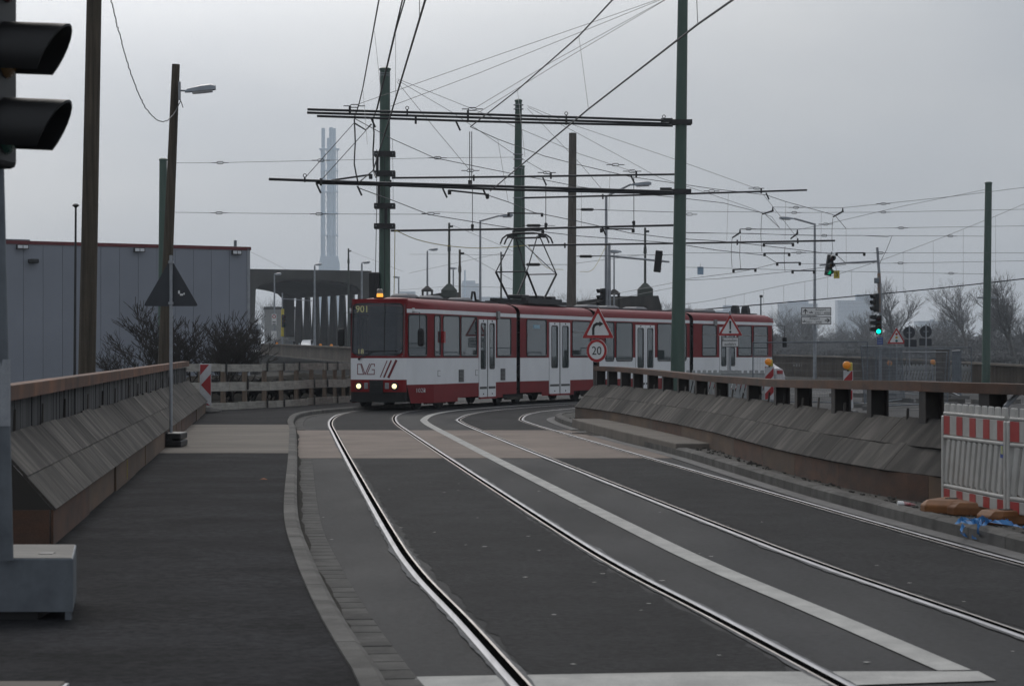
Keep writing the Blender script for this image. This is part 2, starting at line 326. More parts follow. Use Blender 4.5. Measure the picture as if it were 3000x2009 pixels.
tag(mb.build('road', M['asphalt']), kind='structure')
# concrete slab across the road
sl = [p for p in KERB_L if 35.4 < p[1] < 48.8]; sr = [min(KERB_R, key=lambda q: abs(q[1] - p[1])) for p in sl]
mb = MB(); strip(mb, sl, sr, .008); tag(mb.build('road_slab', M['slab']), kind='structure')
# pavement on the left, one raised sheet in three fields
def BL(Y): return Vector((-3.49 - .1002*(Y - 18.2), Y))
inner = offs(KERB_L, -.13)
def left_edge(p):
    if p[1] < 18.4: return Vector((-12, p[1]))
    if p[1] < 60: return BL(p[1]) + Vector((-.6, 0))
    return Vector((min(-7.6 + (p[1]-60)*.12, p[0]-2.6), p[1] + .8))
def field(name, y0, y1, m, z):
    A = [p for p in inner if y0 <= p[1] <= y1]; B = [left_edge(p) for p in A]
    mb = MB(); strip(mb, A, B, z); tag(mb.build(name, m), kind='structure')
field('pavement', -10, 35.3, M['walk'], .1); field('pavement', 49.3, 99, M['walk'], .1); field('pavement_slab', 35, 49.6, M['slab_grey'], .104)
# kerb stones and gutter stones
def stones(root, A, B, z0, z1, step, gap, m, name, keep=lambda p: True, round_=0):
    for i in range(0, len(A) - step, step):
        if not keep(A[i]): continue
        a0, a1, b0, b1 = A[i].copy(), A[i+step].copy(), B[i].copy(), B[i+step].copy()
        a1 += (a0-a1).normalized()*gap; b1 += (b0-b1).normalized()*gap
        k = random.uniform(-.0012, .0012); t = lerp(b0, a0, .75); t1 = lerp(b1, a1, .75)
        mb = MB(off=root.location)
        secs = [[(a.x, a.y, z0), (a.x, a.y, z1-.02*round_+k), (q.x, q.y, z1+k), (b.x, b.y, z1+k), (b.x, b.y, z0)] for a, b, q in ((a0, b0, t), (a1, b1, t1))]
        mb.loft(secs); mb.build(name, m, root)
kl = setting('kerb', (0, 0, 0))
stones(kl, KERB_L, inner, -.05, .112, 4, .012, M['kerb'], 'kerb_stone', round_=1)
KF = resample(KERB_L, .32); gut_i, gut_o = offs(KF, .012), offs(KF, .21)
gl = setting('gutter')
stones(gl, gut_i, gut_o, -.02, .013, 1, .022, M['gutter'], 'gutter_stone', keep=lambda p: p[1] > 8 and not 35 < p[1] < 48.6)
rsi = random.Random(31); w_s = .03; ed = []
for p in offs(KF, .02):
    w_s = max(.008, min(.06, w_s+rsi.uniform(-.018, .018))); ed.append(w_s)
mb = MB(); n_k = len(KF); A_ = offs(KF, .004); B_ = [A_[i]+Vector((ed[i], 0)) for i in range(n_k)]; strip(mb, A_, B_, .0165); tag(mb.build('gutter_silt', mat('dark_silt', (.06, .056, .05), (.03, .028, .025), scale=12, rough=1, spec=.05, fine=.4)), kind='structure')
kr = setting('kerb')
KRo = offs(KERB_R, .16)
stones(kr, KERB_R, KRo, -.05, .125, 4, .012, M['kerb'], 'kerb_stone', round_=1)
gr_a, gr_b = offs(KERB_R, -.2), offs(KERB_R, -.01)
mb = MB(); strip(mb, gr_a, gr_b, .012); tag(mb.build('gutter_strip', mat('gutter_dirt', (.15, .145, .14), (.09, .088, .085), scale=2, rough=.85, fine=.25, dirt=.5, dirt_c=(.06, .058, .055))), kind='structure')
# island behind the right kerb: gravel verge and a concrete platform
far = [Vector((p[0] + 2.2, p[1] + (0 if p[1] < 56 else -1.5))) for p in KRo]
mb = MB(); strip(mb, KRo, far, .108); tag(mb.build('verge', M['gravel']), kind='structure')
pa = [p for p in KERB_R if 36.5 < p[1] < 51]; pb = offs(pa, .78)
mb = MB(); mb.loft([[(a.x, a.y, 0), (a.x, a.y, .19), (b.x, b.y, .19), (b.x, b.y, 0)] for a, b in zip(pa, pb)])
tag(mb.build('platform', M['slab_grey'], bevel=.02), kind='structure')
pud = mat('puddle_water', (.02, .02, .02), rough=.03, spec=.8); rp_ = random.Random(21)
for u_, v_, rx, ry in ((1722, 1270, .34, .8), (1752, 1276, .22, .5), (1700, 1262, .2, .6)):
    c_ = P(u_, v_, 10780/(v_-VH)); mb = MB(); mb.add([(c_.x+rx*math.cos(k*.35)*rp_.uniform(.6, 1.1), c_.y+ry*math.sin(k*.35)*rp_.uniform(.6, 1.1), .0136) for k in range(18)], [tuple(range(18))]); tag(mb.build('puddle', pud), kind='structure')
# loose stones on the verge
mb = MB()
for _ in range(1500):
    i = random.randrange(20, len(KRo)-30); p = lerp(KRo[i], far[i], random.uniform(.02, .32)); s = random.uniform(.008, .03)
    mb.box((p[0], p[1], .11+s*.3), (s*random.uniform(.7, 1.6), s*random.uniform(.7, 1.6), s*.8), random.random()*3)
tag(mb.build('verge_stones', mat('verge_stone', (.15, .14, .125), (.05, .047, .043), scale=6, rough=.95)), 'loose grey stones lying along the right kerb', 'gravel', kind='stuff')
# rails: head, groove and lip
def rail(label, base, headside):
    t = thing('tram_rail', label, 'rail', (0, 0, 0))
    def part(n, d0, d1, z, m):
        mb = MB(); strip(mb, offs(RAIL, d0), offs(RAIL, d1), z); return mb.build(n, m, t)
    s = headside; f = lambda k: (lambda p: base(p) + s*k)
    part('groove', f(-.05), f(.008), .0125, M['groove'])
    mb = MB(); A, B, Cc = offs(RAIL, f(.004)), offs(RAIL, f(.02)), offs(RAIL, f(.042))
    n = len(A); mb.add([(p[0], p[1], .0145) for p in A] + [(p[0], p[1], .0175) for p in B] + [(p[0], p[1], .0135) for p in Cc],
        [(i, i+1, n+i+1, n+i) for i in range(n-1)] + [(n+i, n+i+1, 2*n+i+1, 2*n+i) for i in range(n-1)])
    mb.build('rail_head', M['rail'], t, smooth=60)
    part('rail_lip', f(-.058), f(-.044), .0145, M['lip'])
    FR = resample(RAIL, .12)
    rs = random.Random(3)
    def jag(k, amp):
        q = offs(FR, f(k)); w_ = 0; res = []
        for i, p in enumerate(q):
            w_ = .7*w_ + .3*rs.uniform(0, 1); sg = 1 if k > 0 else -1
            res.append(Vector((p[0] + s*sg*amp*(w_*w_*2.2 + .35*math.sin(i*.07)**2), p[1])))
        return res
    mb = MB(); strip(mb, offs(FR, f(.04)), jag(.046, .026), .0118); mb.build('joint_seal', M['seal'], t)
    mb = MB(); strip(mb, jag(-.06, .02), offs(FR, f(-.058)), .0118); mb.build('joint_seal', M['seal'], t)
    return t
rail('leftmost shining tram rail, nearest to the left kerb', lambda p: 0, -1)
rail('second tram rail from the left kerb, beside the white line', lambda p: 1.5, 1)
rail('third tram rail from the left kerb, right of the white line', wide(2.97, 3.75), -1)
rail('rightmost tram rail, nearest to the right kerb', wide(4.47, 5.25), 1)
for base, label_ in (((lambda p: 0), 'a'), (wide(2.97, 3.75), 'b')):
    fr_ = resample(RAIL, .15); rt = random.Random(ord(label_)); jg = lambda pts: [Vector((p[0]+rt.uniform(-.03, .03), p[1])) for p in pts]
    for y0, y1 in ((-6, 35.3), (48.9, 74)):
        A_ = [p for p in zip(offs(fr_, lambda p: base(p)+.12), offs(fr_, lambda p: base(p)+1.39)) if y0 < p[0][1] < y1]
        mb = MB(); strip(mb, jg([p[0] for p in A_]), jg([p[1] for p in A_]), .0072); tag(mb.build('track_surface', M['track']), kind='structure')
# painted lines
w = wide(2.17, 2.65)
LN = [p for p in RAIL if p[1] > 11.25]
mb = MB(); strip(mb, offs(LN, lambda p: w(p)-.085), offs(LN, lambda p: w(p)+.085), .0105); tag(mb.build('lane_line', M['paint']), kind='structure')
mb = MB(); mb.add([(-.42, 10.98, .0108), (1.2, 11.0, .0108), (2.28, 11.25, .0109), (2.26, 11.58, .0109), (1.0, 11.56, .0108), (-.47, 11.38, .0108)], [(0, 1, 4, 5), (1, 2, 3, 4)])
tag(mb.build('stop_line', M['paint']), kind='structure')
# small litter flakes on the road
mb = MB(); rl = random.Random(12)
for _ in range(55):
    y = rl.uniform(11, 34); x = rl.uniform(-.9, 3.4) - .093*(y-12)
    s = rl.uniform(.008, .022); a = rl.random()*3
    mb.add([(x+s*math.cos(a+k*1.57)*(1+.4*(k % 2)), y+s*math.sin(a+k*1.57), .0112) for k in range(4)], [(0, 1, 2, 3)])
tag(mb.build('litter_flakes', mat('pale_litter', (.5, .49, .46), (.3, .29, .27), rough=.8)), 'tiny pale litter flakes scattered on the asphalt between the rails', 'litter', kind='stuff')

# ---------------------------------------------------------------- left timber barrier
nL = Vector((-1, -.1002, 0)).normalized(); tL = Vector((-.1002, 1, 0)).normalized()
def bl(Y, d, z): return Vector((*BL(Y), z)) + nL*d
LB = thing('timber_barrier', 'long low barrier of slanted weathered plywood with rusty rail, left of the pavement', 'barrier', bl(18.1, .2, .1)); OF = LB.location
y = 18.1; rb = random.Random(5)
while y < 60:                                         # steel plates at the foot
    L = min(rb.choice((2.4, 3.0, 3.6)), 60.3-y); k = rb.uniform(-.012, .012)
    plank('base_plate', bl(y, k, .1), tL*(L-.012), nL*.02, Z*.27, M['rust'] if rb.random() < .45 else M['brownplate'], LB, OF); y += L
def ply_row(pt, n, tl, Y0, Y1, lo, hi, root, OF, base_z, rng, thick=.022):
    """one row of slanted boards between (d,z) lo and hi"""
    y = Y0
    while y < Y1-.1:
        L = min(rng.choice((.62, .8, 1.0, 1.25, 1.5)), Y1-y); j = rng.uniform(-.012, .02); e = rng.uniform(0, .004)
        a = pt(y, lo[0], lo[1]); b = pt(y, hi[0], hi[1]); dn = (b-a).normalized(); tt = (pt(y+L, lo[0], lo[1]) - a)
        nn = tt.normalized().cross(dn)
        if nn.z < 0: nn = -nn
        plank('plywood_board', a + nn*e, tt*((L-.004)/L), dn*((b-a).length+j), nn*thick, M['ply'], root, OF); y += L
ply_row(bl, nL, tL, 18.1, 60.2, (-.01, .36), (.23, .63), LB, OF, .1, rb)
ply_row(bl, nL, tL, 18.1, 60.2, (.205, .61), (.46, .89), LB, OF, .1, rb)
y = 18.15
while y < 60:                                         # upright planks behind
    L = rb.uniform(.22, .34); plank('upright_plank', bl(y, .5+rb.uniform(-.008, .008), .62), tL*(L-.01), nL*.03, Z*(.6+rb.uniform(0, .01)), M['darkplank'], LB, OF); y += L
for i in range(15):                                   # struts that lean over the planks
    Y = 19.5 + i*2.7 + rb.uniform(-.5, .5); mb = MB(off=OF); mb.bar(bl(Y, .485, .78), bl(Y+.1, .49, 1.08), .045, .02, nL); mb.build('strut', M['ply'], LB)
y = 18.0
while y < 60:                                         # rusty rail in lengths
    L = min(3.1, 60.2-y); z = 1.225 + .0022*(y-18); mb = MB(off=OF)
    a, b = bl(y, .515, z), bl(y+L-.01, .515, z+.0022*L)
    mb.bar(a+Z*.06, b+Z*.06, .17, .014); mb.bar(a-nL*.08+Z*.0, b-nL*.08+Z*.0, .012, .108); mb.bar(a+nL*.08, b+nL*.08, .012, .108)
    mb.build('top_rail', M['rust_hi'], LB); y += L
# near end: plate and boards that close the end
e0 = bl(18.1, 0, .1)
plank('end_plate', bl(18.08, .02, .1), nL*1.1, -tL*.02, Z*.27, M['rust'], LB, OF)
mb = MB(off=OF); mb.prism([(0, .37), (.46, .9), (1.1, .9), (1.1, .37)], bl(18.1, 0, 0), nL, Z, -tL, .022); mb.build('end_board', M['ply'], LB)
mb = MB(off=OF); mb.prism([(.5, .9), (.62, .9), (.62, 1.22), (.5, 1.22)], bl(18.1, 0, 0), nL, Z, -tL, .02); mb.build('end_board', M['darkplank'], LB)

for dz, rr in ((.3, .055), (.2, .06)):                # yellow spray mark on a foot plate
    mb = MB(off=OF); mb.ring([(a_*.6, b_*1.1) for a_, b_ in circ(rr, 14)], [(a_*.42, b_*.85) for a_, b_ in circ(rr, 14)], bl(27.1, -.016, dz), tL, Z, -nL, .003); mb.build('paint_mark', mat('yellow_spray', (.4, .34, .05), rough=.7), LB)
# ---------------------------------------------------------------- right timber barrier, open above
BRP = [(4.75, 20.2), (4.3, 22.2), (3.9, 23.6), (3.61, 25.6), (3.29, 29.7), (3.05, 36.2), (2.62, 42.6), (2.0, 49.8), (1.42, 53.6)]
BRP = resample(BRP, .25)
RS = [0]
for a, b in zip(BRP, BRP[1:]): RS.append(RS[-1] + (b-a).length)
def brp(s):
    s = max(0, min(RS[-1]-1e-4, s)); i = max(j for j in range(len(RS)) if RS[j] <= s); i = min(i, len(BRP)-2)
    t = (s-RS[i])/(RS[i+1]-RS[i]); p = lerp(BRP[i], BRP[i+1], t); d = (BRP[i+1]-BRP[i]).normalized(); return p, Vector((d.y, -d.x))
def br(s, d, z):
    p, n = brp(s); return Vector((p.x+n.x*d, p.y+n.y*d, z))
RB = thing('timber_barrier', 'low barrier of slanted weathered plywood under an open rusty beam, right of the rails', 'barrier', br(0, .3, .1)); OF = RB.location
LT = RS[-1]; s = 0
while s < LT-.2:
    L = min(rb.choice((2.4, 3.0, 3.6)), LT-s); nseg = 6
    mb = MB(off=OF)
    mb.loft([[br(s+(L-.01)*k/nseg, d, z) for d, z in ((0, .1), (.02, .1), (.02, .375), (0, .375))] for k in range(nseg+1)])
    mb.build('base_plate', M['brownplate'] if rb.random() < .7 else M['rust'], RB); s += L
ply_row(br, None, None, 0, LT, (-.012, .365), (.24, .64), RB, OF, .1, rb)
ply_row(br, None, None, 0, LT, (.21, .615), (.46, .87), RB, OF, .1, rb)
def rail_z(Y): return 1.2 + .07*max(0, min(1, (33-Y)/8)) + .09*max(0, min(1, (Y-40)/12))
s = 0
while s < LT-.2:
    L = min(4.2, LT-s+.25); mb = MB(off=OF); n = 8
    for d0, d1, z0, z1 in ((.4, .62, -.014, 0), (.4, .414, -.1, -.014), (.606, .62, -.1, -.014)):
        secs = []
        for k in range(n+1):
            q = s+(L-.006)*k/n; zz = rail_z(br(q, 0, 0).y)
            secs.append([br(q, a, zz+b) for a, b in ((d0, z0), (d1, z0), (d1, z1), (d0, z1))])
        mb.loft(secs)
    mb.build('top_beam', M['rust'], RB); s += L
def sfind(u, d=.5):
    return min((k*.05 for k in range(int(LT/.05))), key=lambda q: abs(br(q, d, 0).x/br(q, d, 0).y*F + UC - u))
for u in (1724, 1758, 1793, 1832, 1868, 1911, 1955, 2000, 2053, 2112, 2207, 2288, 2352, 2462, 2570, 2726, 2905):
    q = sfind(u); p = br(q, .51, 0); zz = rail_z(p.y); _, n = brp(q); n3 = Vector((n.x, n.y, 0)); t3 = Vector((-n.y, n.x, 0)); mb = MB(off=OF)
    hgt = zz - .1 - .1; ww = .2 if u > 2040 else .17
    for k in (-.09, .09): mb.hexa(p + Z*.1 + n3*(k-.008) - t3*ww/2, n3*.016, t3*ww, Z*hgt)
    mb.hexa(p + Z*.1 - n3*.082 - t3*.006, n3*.164, t3*.012, Z*hgt)
    mb.hexa(p + Z*(.1+hgt) - n3*.1 - t3*(ww/2+.04), n3*.2, t3*(ww+.08), Z*.016)
    mb.build('beam_post', M['beam'], RB)
for i in range(26):                                   # short struts poking above the boards
    q = 1 + i*1.35 + rb.uniform(-.3, .3)
    if q > LT: break
    mb = MB(off=OF); mb.bar(br(q, .43, .8), br(q+.12, .47, .95+rb.uniform(0, .06)), .045, .025, Vector((1, 0, 0))); mb.build('strut', M['ply'], RB)
mb = MB(off=OF); mb.prism([(0, .375), (.46, .87), (.8, .87), (.8, .375)], br(LT, 0, 0), Vector((*brp(LT)[1], 0)), Z, Vector((-brp(LT)[1].y, brp(LT)[1].x, 0)), .022); mb.build('end_board', M['ply'], RB)
plank('end_plate', br(LT, 0, .1), Vector((*brp(LT)[1], 0))*.8, Vector((-brp(LT)[1].y, brp(LT)[1].x, 0))*.02, Z*.275, M['brownplate'], RB, OF)
mb = MB(off=OF); mb.bar(br(.5, .62, .9), br(.5, .62, 1.12), .03, .1, Vector((1, 0, 0))); mb.build('green_tag', mat('bright_green_paint', (.05, .5, .07), rough=.5), RB)
# ---------------------------------------------------------------- tram
M['tred'] = mat('tram_red_paint', (.22, .006, .01), (.185, .005, .008), scale=1.2, rough=.5, spec=.25, coat=0, dirt=.2, dirt_c=(.12, .015, .018), dscale=1.5, dstretch=(1, 1, .4))
M['twhite'] = mat('tram_white_paint', (.85, .86, .88), (.8, .81, .83), scale=1.2, rough=.4, coat=.1, dirt=.25, dirt_c=(.6, .6, .6), dscale=1.6, dstretch=(1, 1, .35))
M['troof'] = mat('tram_roof_grey', (.11, .085, .088), (.07, .055, .057), scale=2, rough=.6, dirt=.4)
M['rubber'] = mat('black_rubber', (.015, .015, .016), rough=.6)
M['alu'] = mat('window_frame_metal', (.3, .3, .3), (.22, .22, .22), rough=.4, metal=.7)
M['glass_t'] = glass('tram_window_glass', (.42, .52, .53), .1, base=(.1, .14, .15), see=.55)
M['glass_w'] = glass('tram_windscreen_glass', (.6, .64, .68), .03, base=(.035, .055, .09), see=.72)
M['inner'] = mat('tram_inner_panel', (.2, .21, .2), rough=.6)
M['seatm'] = mat('seat_fabric', (.04, .05, .07), rough=.9)
M['under'] = mat('underframe_black', (.012, .012, .012), rough=.8)
M['brownunder'] = mat('dusty_underframe', (.06, .05, .035), (.03, .026, .02), rough=.9)
M['headlamp'] = mat('lit_headlamp', (.9, .8, .6), emit=(1, .78, .42), estr=1.5)
M['amber_lit'] = mat('lit_amber_lens', (.7, .3, .03), emit=(1, .42, .06), estr=1.1)
S_ = [Vector((-2.69, 65.9)), Vector((.19, 74.6)), Vector((2.8, 80.9)), Vector((6.62, 88.2)), Vector((10.58, 95.2))]
W = 1.1; BELT, WBOT, SK = 1.455, .72, .26
d1 = (S_[1]-S_[0]).normalized(); n1 = Vector((d1.y, -d1.x))
front = S_[0] - n1*W
TRAM = thing('tram', 'red and white articulated tram with raised pantograph coming round the bend', 'tram', (front.x, front.y, 0)); OT = TRAM.location
class Sec: pass
secs_ = []
for i in range(4):
    a, b = S_[i], S_[i+1]; q = Sec(); q.d = (b-a).normalized(); q.n = Vector((q.d.y, -q.d.x)); q.o = a - q.n*W; q.L = (b-a).length; q.a = a
    q.M = Matrix(((q.d.x, -q.n.x, 0, q.o.x), (q.d.y, -q.n.y, 0, q.o.y), (0, 0, 1, 0), (0, 0, 0, 1)))
    q.s = lambda u, q=q: ((u-UC)/F*q.a.y - q.a.x)/(q.d.x - (u-UC)/F*q.d.y)
    q.x0 = 0 if i == 0 else .16; q.x1 = q.L - .16 if i < 3 else q.L; secs_.append(q)
def tm(q): return MB(off=OT, M=q.M)
TAPER = 1.55
def wplan(x): # half width along the first car
    return [(0, .73), (.03, .79), (.1, .835), (TAPER, W)]
def wall(mb, A, B, z0, z1, holes):
    """upright sheet from plan point A to B with rectangular holes (s0,s1,z0,z1)"""
    A, B = Vector((*A, 0)), Vector((*B, 0)); L = (B-A).length; e = (B-A)/L
    def quad(s0, s1, a, b):
        if s1-s0 > 1e-4 and b-a > 1e-4: mb.add([A+e*s0+Z*a, A+e*s1+Z*a, A+e*s1+Z*b, A+e*s0+Z*b], [(0, 1, 2, 3)])
    s = 0
    for s0, s1, a, b in sorted(holes):
        a_, b_ = max(a, z0), min(b, z1)
        if b_ <= a_: continue
        quad(s, s0, z0, z1); quad(s0, s1, z0, a_); quad(s0, s1, b_, z1); s = s1
    quad(s, L, z0, z1)
def pane(q, A, B, s0, s1, z0, z1, r=.09, gm=None, split=None, fm=None):
    A3, B3 = Vector((*A, 0)), Vector((*B, 0)); e = (B3-A3).normalized(); n = e.cross(Z)
    if n.dot(Vector((0, A[1]+B[1], 0))) < 0: n = -n
    mb = tm(q); mb.prism(rrect(s0-.01, s1+.01, z0-.01, z1+.01, r), A3, e, Z, -n, .008); w = mb.build('window', gm or M['glass_t'], TRAM)
    mb = tm(q); mb.ring(rrect(s0-.035, s1+.035, z0-.035, z1+.035, r+.02), rrect(s0+.004, s1-.004, z0+.004, z1-.004, r-.01), A3-n*.02, e, Z, n, .034); mb.build('window_gasket', fm or M['rubber'], w)
    mb = tm(q); mb.prism([(s0, z0-.002), (s1, z0-.002), (s1, z0+.022), (s0, z0+.022)], A3, e, Z, n, .02); mb.build('window_sill', M['alu'], w)
    if split: mb = tm(q); mb.prism([(s0, split-.018), (s1, split-.018), (s1, split+.018), (s0, split+.018)], A3-n*.004, e, Z, n, .016); mb.build('window_bar', M['alu'], w)
    return w
def door(q, A, B, s0, s1, z0, z1, gap=.12):
    A3, B3 = Vector((*A, 0)), Vector((*B, 0)); e = (B3-A3).normalized(); n = e.cross(Z)
    if n.dot(Vector((0, A[1]+B[1], 0))) < 0: n = -n
    mid = (s0+s1)/2
    mb = tm(q); mb.prism([(mid-gap/2, z0+.04), (mid+gap/2, z0+.04), (mid+gap/2, z1), (mid-gap/2, z1)], A3-n*.02, e, Z, n, .03); mb.build('door_seal', mat_grey, TRAM)
    for a, b in ((s0+.015, mid-gap/2), (mid+gap/2, s1-.015)):
        wd = b-a; pa, pb = a+wd*.2, b-wd*.2; wz0, wz1 = z0+.86, z1-.13
        mb = tm(q); mb.ring([(a, z0), (b, z0), (b, z1), (a, z1)] if False else rrect(a, b, z0, z1, .02), rrect(pa, pb, wz0, wz1, .06), A3-n*.02, e, Z, n, .042); lf = mb.build('door_leaf', M['twhite'], TRAM)
        mb = tm(q); mb.prism(rrect(pa-.01, pb+.01, wz0-.01, wz1+.01, .05), A3, e, Z, n, .006); mb.build('door_pane', M['glass_t'], lf)
        mb = tm(q); mb.ring(rrect(pa-.03, pb+.03, wz0-.03, wz1+.03, .08), rrect(pa, pb, wz0, wz1, .06), A3, e, Z, n, .03); mb.build('door_gasket', M['rubber'], lf)
        mb = tm(q); mb.prism([(a+.04, z0+.24), (b-.04, z0+.24), (b-.04, z0+.31), (a+.04, z0+.31)], A3, e, Z, n, .026); mb.build('kick_strip', mat_grey, lf)
        mb = tm(q); mb.lathe([(.02, 0), (.02, .03)], A3+e*((a+b)/2)+Z*(z0+.09)+n*.01, 8, n); mb.build('door_stop', M['black'], lf)
        mb = tm(q); mb.lathe([(.025, 0), (.025, .03)], A3+e*((a+b)/2)+Z*(z1-.04)+n*.01, 8, n); mb.build('door_hinge', M['black'], lf)
    mb = tm(q); mb.bar(A3+e*s0+n*.03+Z*(z0-.03), A3+e*s1+n*.03+Z*(z0-.03), .06, .05); mb.build('door_step', M['tred'], TRAM)
mat_grey = mat('door_seal_grey', (.09, .09, .09), rough=.7)
# openings on the visible side: (kind, u0, u1, z0, z1)
WZ0, WZ1 = 1.525, 2.645
OPEN = [
 [('w', 1266, 1289), ('w', 1298.5, 1346), ('w', 1351, 1396), ('d', 1402, 1451), ('w', 1456.5, 1496)],
 [('w', 1543.5, 1600), ('d', 1608, 1669), ('s', 1677, 1729)],
 [('l', 1774, 1798), ('l', 1806, 1852), ('D', 1861, 1917), ('l', 1927, 1972), ('l', 1978, 2010)],
 [('s', 2058, 2098), ('d', 2107, 2156), ('s', 2163, 2201), ('s', 2208, 2248), ('r', 2255, 2273)]]
roofp = [(1.0, 2.82), (.985, 2.92), (.93, 3.01), (.84, 3.07), (.7, 3.115), (.35, 3.15), (0, 3.16)]
for i, q in enumerate(secs_):
    xs = TAPER if i == 0 else q.x0; xe = q.x1 - (.55 if i == 3 else 0)
    for side in (-1, 1):
        A, B = (xs, side*W), (xe, side*W); holes = []
        for kd, u0, u1 in OPEN[i]:
            s0, s1 = q.s(u0)-xs, q.s(u1)-xs
            if kd == 'r': continue
            if kd in 'dD': z0, z1 = (.29 if kd == 'd' else .26), 2.6
            elif kd == 'l': z0, z1 = 1.36, WZ1
            else: z0, z1 = WZ0, WZ1
            if side == 1 and kd in 'dD': kd, z0, z1 = 'w', WZ0, WZ1
            s0 = max(s0, .06); s1 = min(s1, xe-xs-.06)
            holes.append((s0, s1, z0, z1))
            if kd in 'dD': door(q, A, B, s0, s1, z0, z1, .1 if kd == 'd' else .03)
            else: pane(q, A, B, s0, s1, z0, z1, split=2.3 if kd == 's' else None)
        mb = tm(q); wall(mb, A, B, BELT, 2.71, holes); mb.build('window_band', M['tred'], TRAM)
        dh = sorted(h for h in holes if h[2] < WBOT); cuts = [0] + [v for h in dh for v in h[:2]] + [xe-xs]
        for sa, sb in zip(cuts[::2], cuts[1::2]):
            if sb-sa > .03: mb = tm(q); wall(mb, (xs+sa, side*W), (xs+sb, side*W), WBOT, BELT, [(h[0]-sa, h[1]-sa, h[2], h[3]) for h in holes if h not in dh and sa <= h[0] and h[1] <= sb]); mb.build('side_panel', M['twhite'], TRAM)
        # skirt with a stepped lower edge
        mb = tm(q); L = xe-xs
        steps = {0: [(0, .27, SK-.06), (.27, .62, .31), (.62, .82, .25), (.82, 1, .34)], 1: [(0, .28, .36), (.28, .72, .24), (.72, 1, .36)], 2: [(0, .2, .34), (.2, .8, .22), (.8, 1, .34)], 3: [(0, .25, .36), (.25, .7, .28), (.7, 1, .24)]}[i]
        for a, b, zb in steps:
            hs = [(h[0]-a*L, h[1]-a*L, h[2], h[3]) for h in holes if h[0] > a*L-.01 and h[1] < b*L+.01]
            wall(mb, (xs+a*L, side*W), (xs+b*L, side*W), zb, WBOT, hs)
        mb.build('skirt', M['tred'], TRAM)
        mb = tm(q); wall(mb, A, B, 2.71, 2.82, []); mb.build('roof_stripe', M['twhite'], TRAM)
    # roof
    def roof_sec(x, w, lean=0, drop=0):
        pts = [(x+lean, y*w, 2.82+(z-2.82)*(1-drop)) for y, z in roofp]
        return pts + [(p[0], -p[1], p[2]) for p in pts[-2::-1]]
    rsx = [(xs, W, 0, 0)] + [(lerp(xs, xe, k/3), W, 0, 0) for k in (1, 2, 3)]
    if i == 0: rsx = [(.1, .8, .02, .75), (.16, .83, .02, .4), (.34, .87, .02, .12), (.7, .94, 0, 0)] + rsx
    if i == 3: rsx = rsx + [(xe+.3, 1.02, 0, .1), (xe+.48, .97, 0, .4), (xe+.53, .93, 0, .75)]
    mb = tm(q); mb.loft([roof_sec(*r) for r in rsx], closed=False); mb.build('roof', M['tred'], TRAM, smooth=50)
    mb = tm(q); mb.box(((xs+xe)/2, 0, 3.165), (xe-xs-.5, 1.15, .03)); mb.build('roof_walkway', M['troof'], TRAM)
    # inside
    mb = tm(q); fx = 1.6 if i == 0 else q.x0+.1; mb.box(((fx+xe-.1)/2, 0, .8), (xe-.1-fx, 2.1, .06)); mb.build('floor_panel', M['under'], TRAM)
    mb = tm(q); mb.box(((xs+xe)/2, 0, 2.74), (xe-xs-.1, 2.1, .03)); mb.build('ceiling_panel', M['inner'], TRAM)
    x = xs+.5
    while x < xe-.6:
        for y in (-.72, .72):
            if not any(q.s(u0)-.3 < x < q.s(u1)+.3 and kd in 'dD' for kd, u0, u1 in OPEN[i]):
                mb = tm(q); mb.box((x, y, 1.24), (.42, .42, .08)); mb.bar((x+.2, y, 1.26), (x+.28, y, 1.85), .42, .06, Vector((1, 0, 0))); mb.bar((x, y, .83), (x, y, 1.22), .08, .08); mb.build('seat', M['seatm'], TRAM, bevel=.02)
        x += .85
    for x in (xs+.15, (xs+xe)/2, xe-.2):
        mb = tm(q); mb.tube([(x, -.3, .83), (x, -.3, 2.72)], .018, 6); mb.build('grab_pole', M['alu'], TRAM)
    # running gear
    for x in {0: (1.95, q.L-.1), 1: (q.L-.1,), 2: (q.L-.1,), 3: (q.L-2.0,)}[i]:
        mb = tm(q); mb.box((x, 0, .4), (2.6, 1.7, .34)); mb.box((x, -.92, .34), (1.9, .12, .26)); mb.box((x, .92, .34), (1.9, .12, .26)); bg_ = mb.build('bogie', M['under'], TRAM)
        for dx in (-.9, .9):
            for sy in (-.75, .75):
                mb = tm(q); mb.lathe([(.34, -.06), (.34, .05), (.36, .06)], (x+dx, sy, .36), 20, Vector((0, 1, 0))); mb.build('wheel', M['under'], bg_, smooth=40)
        mb = tm(q); mb.bar((x-.7, -.95, .2), (x+.9, -.95, .2), .1, .08); mb.build('track_brake', M['brownunder'], bg_)
    mb = tm(q); mb.box(((xs+xe)/2, 0, .52), (xe-xs-.6, 1.8, .42)); mb.build('underfloor_shade_box', M['under'], TRAM)  # dark equipment fill, put in for the shade beneath the floor
    # bellows
    if i < 3:
        mb = tm(q)
        for k in range(4):
            x = q.L-.15 + k*.1; w = W-.06 if k % 2 == 0 else W-.12
            mb.loft([[(x+dx, y*w, z) for y, z in ((1, .5), (1, 2.85), (.85, 3.06), (0, 3.12), (-.85, 3.06), (-1, 2.85), (-1, .5))] for dx in (-.05, .05)])
        mb.build('bellows', M['rubber'], TRAM)
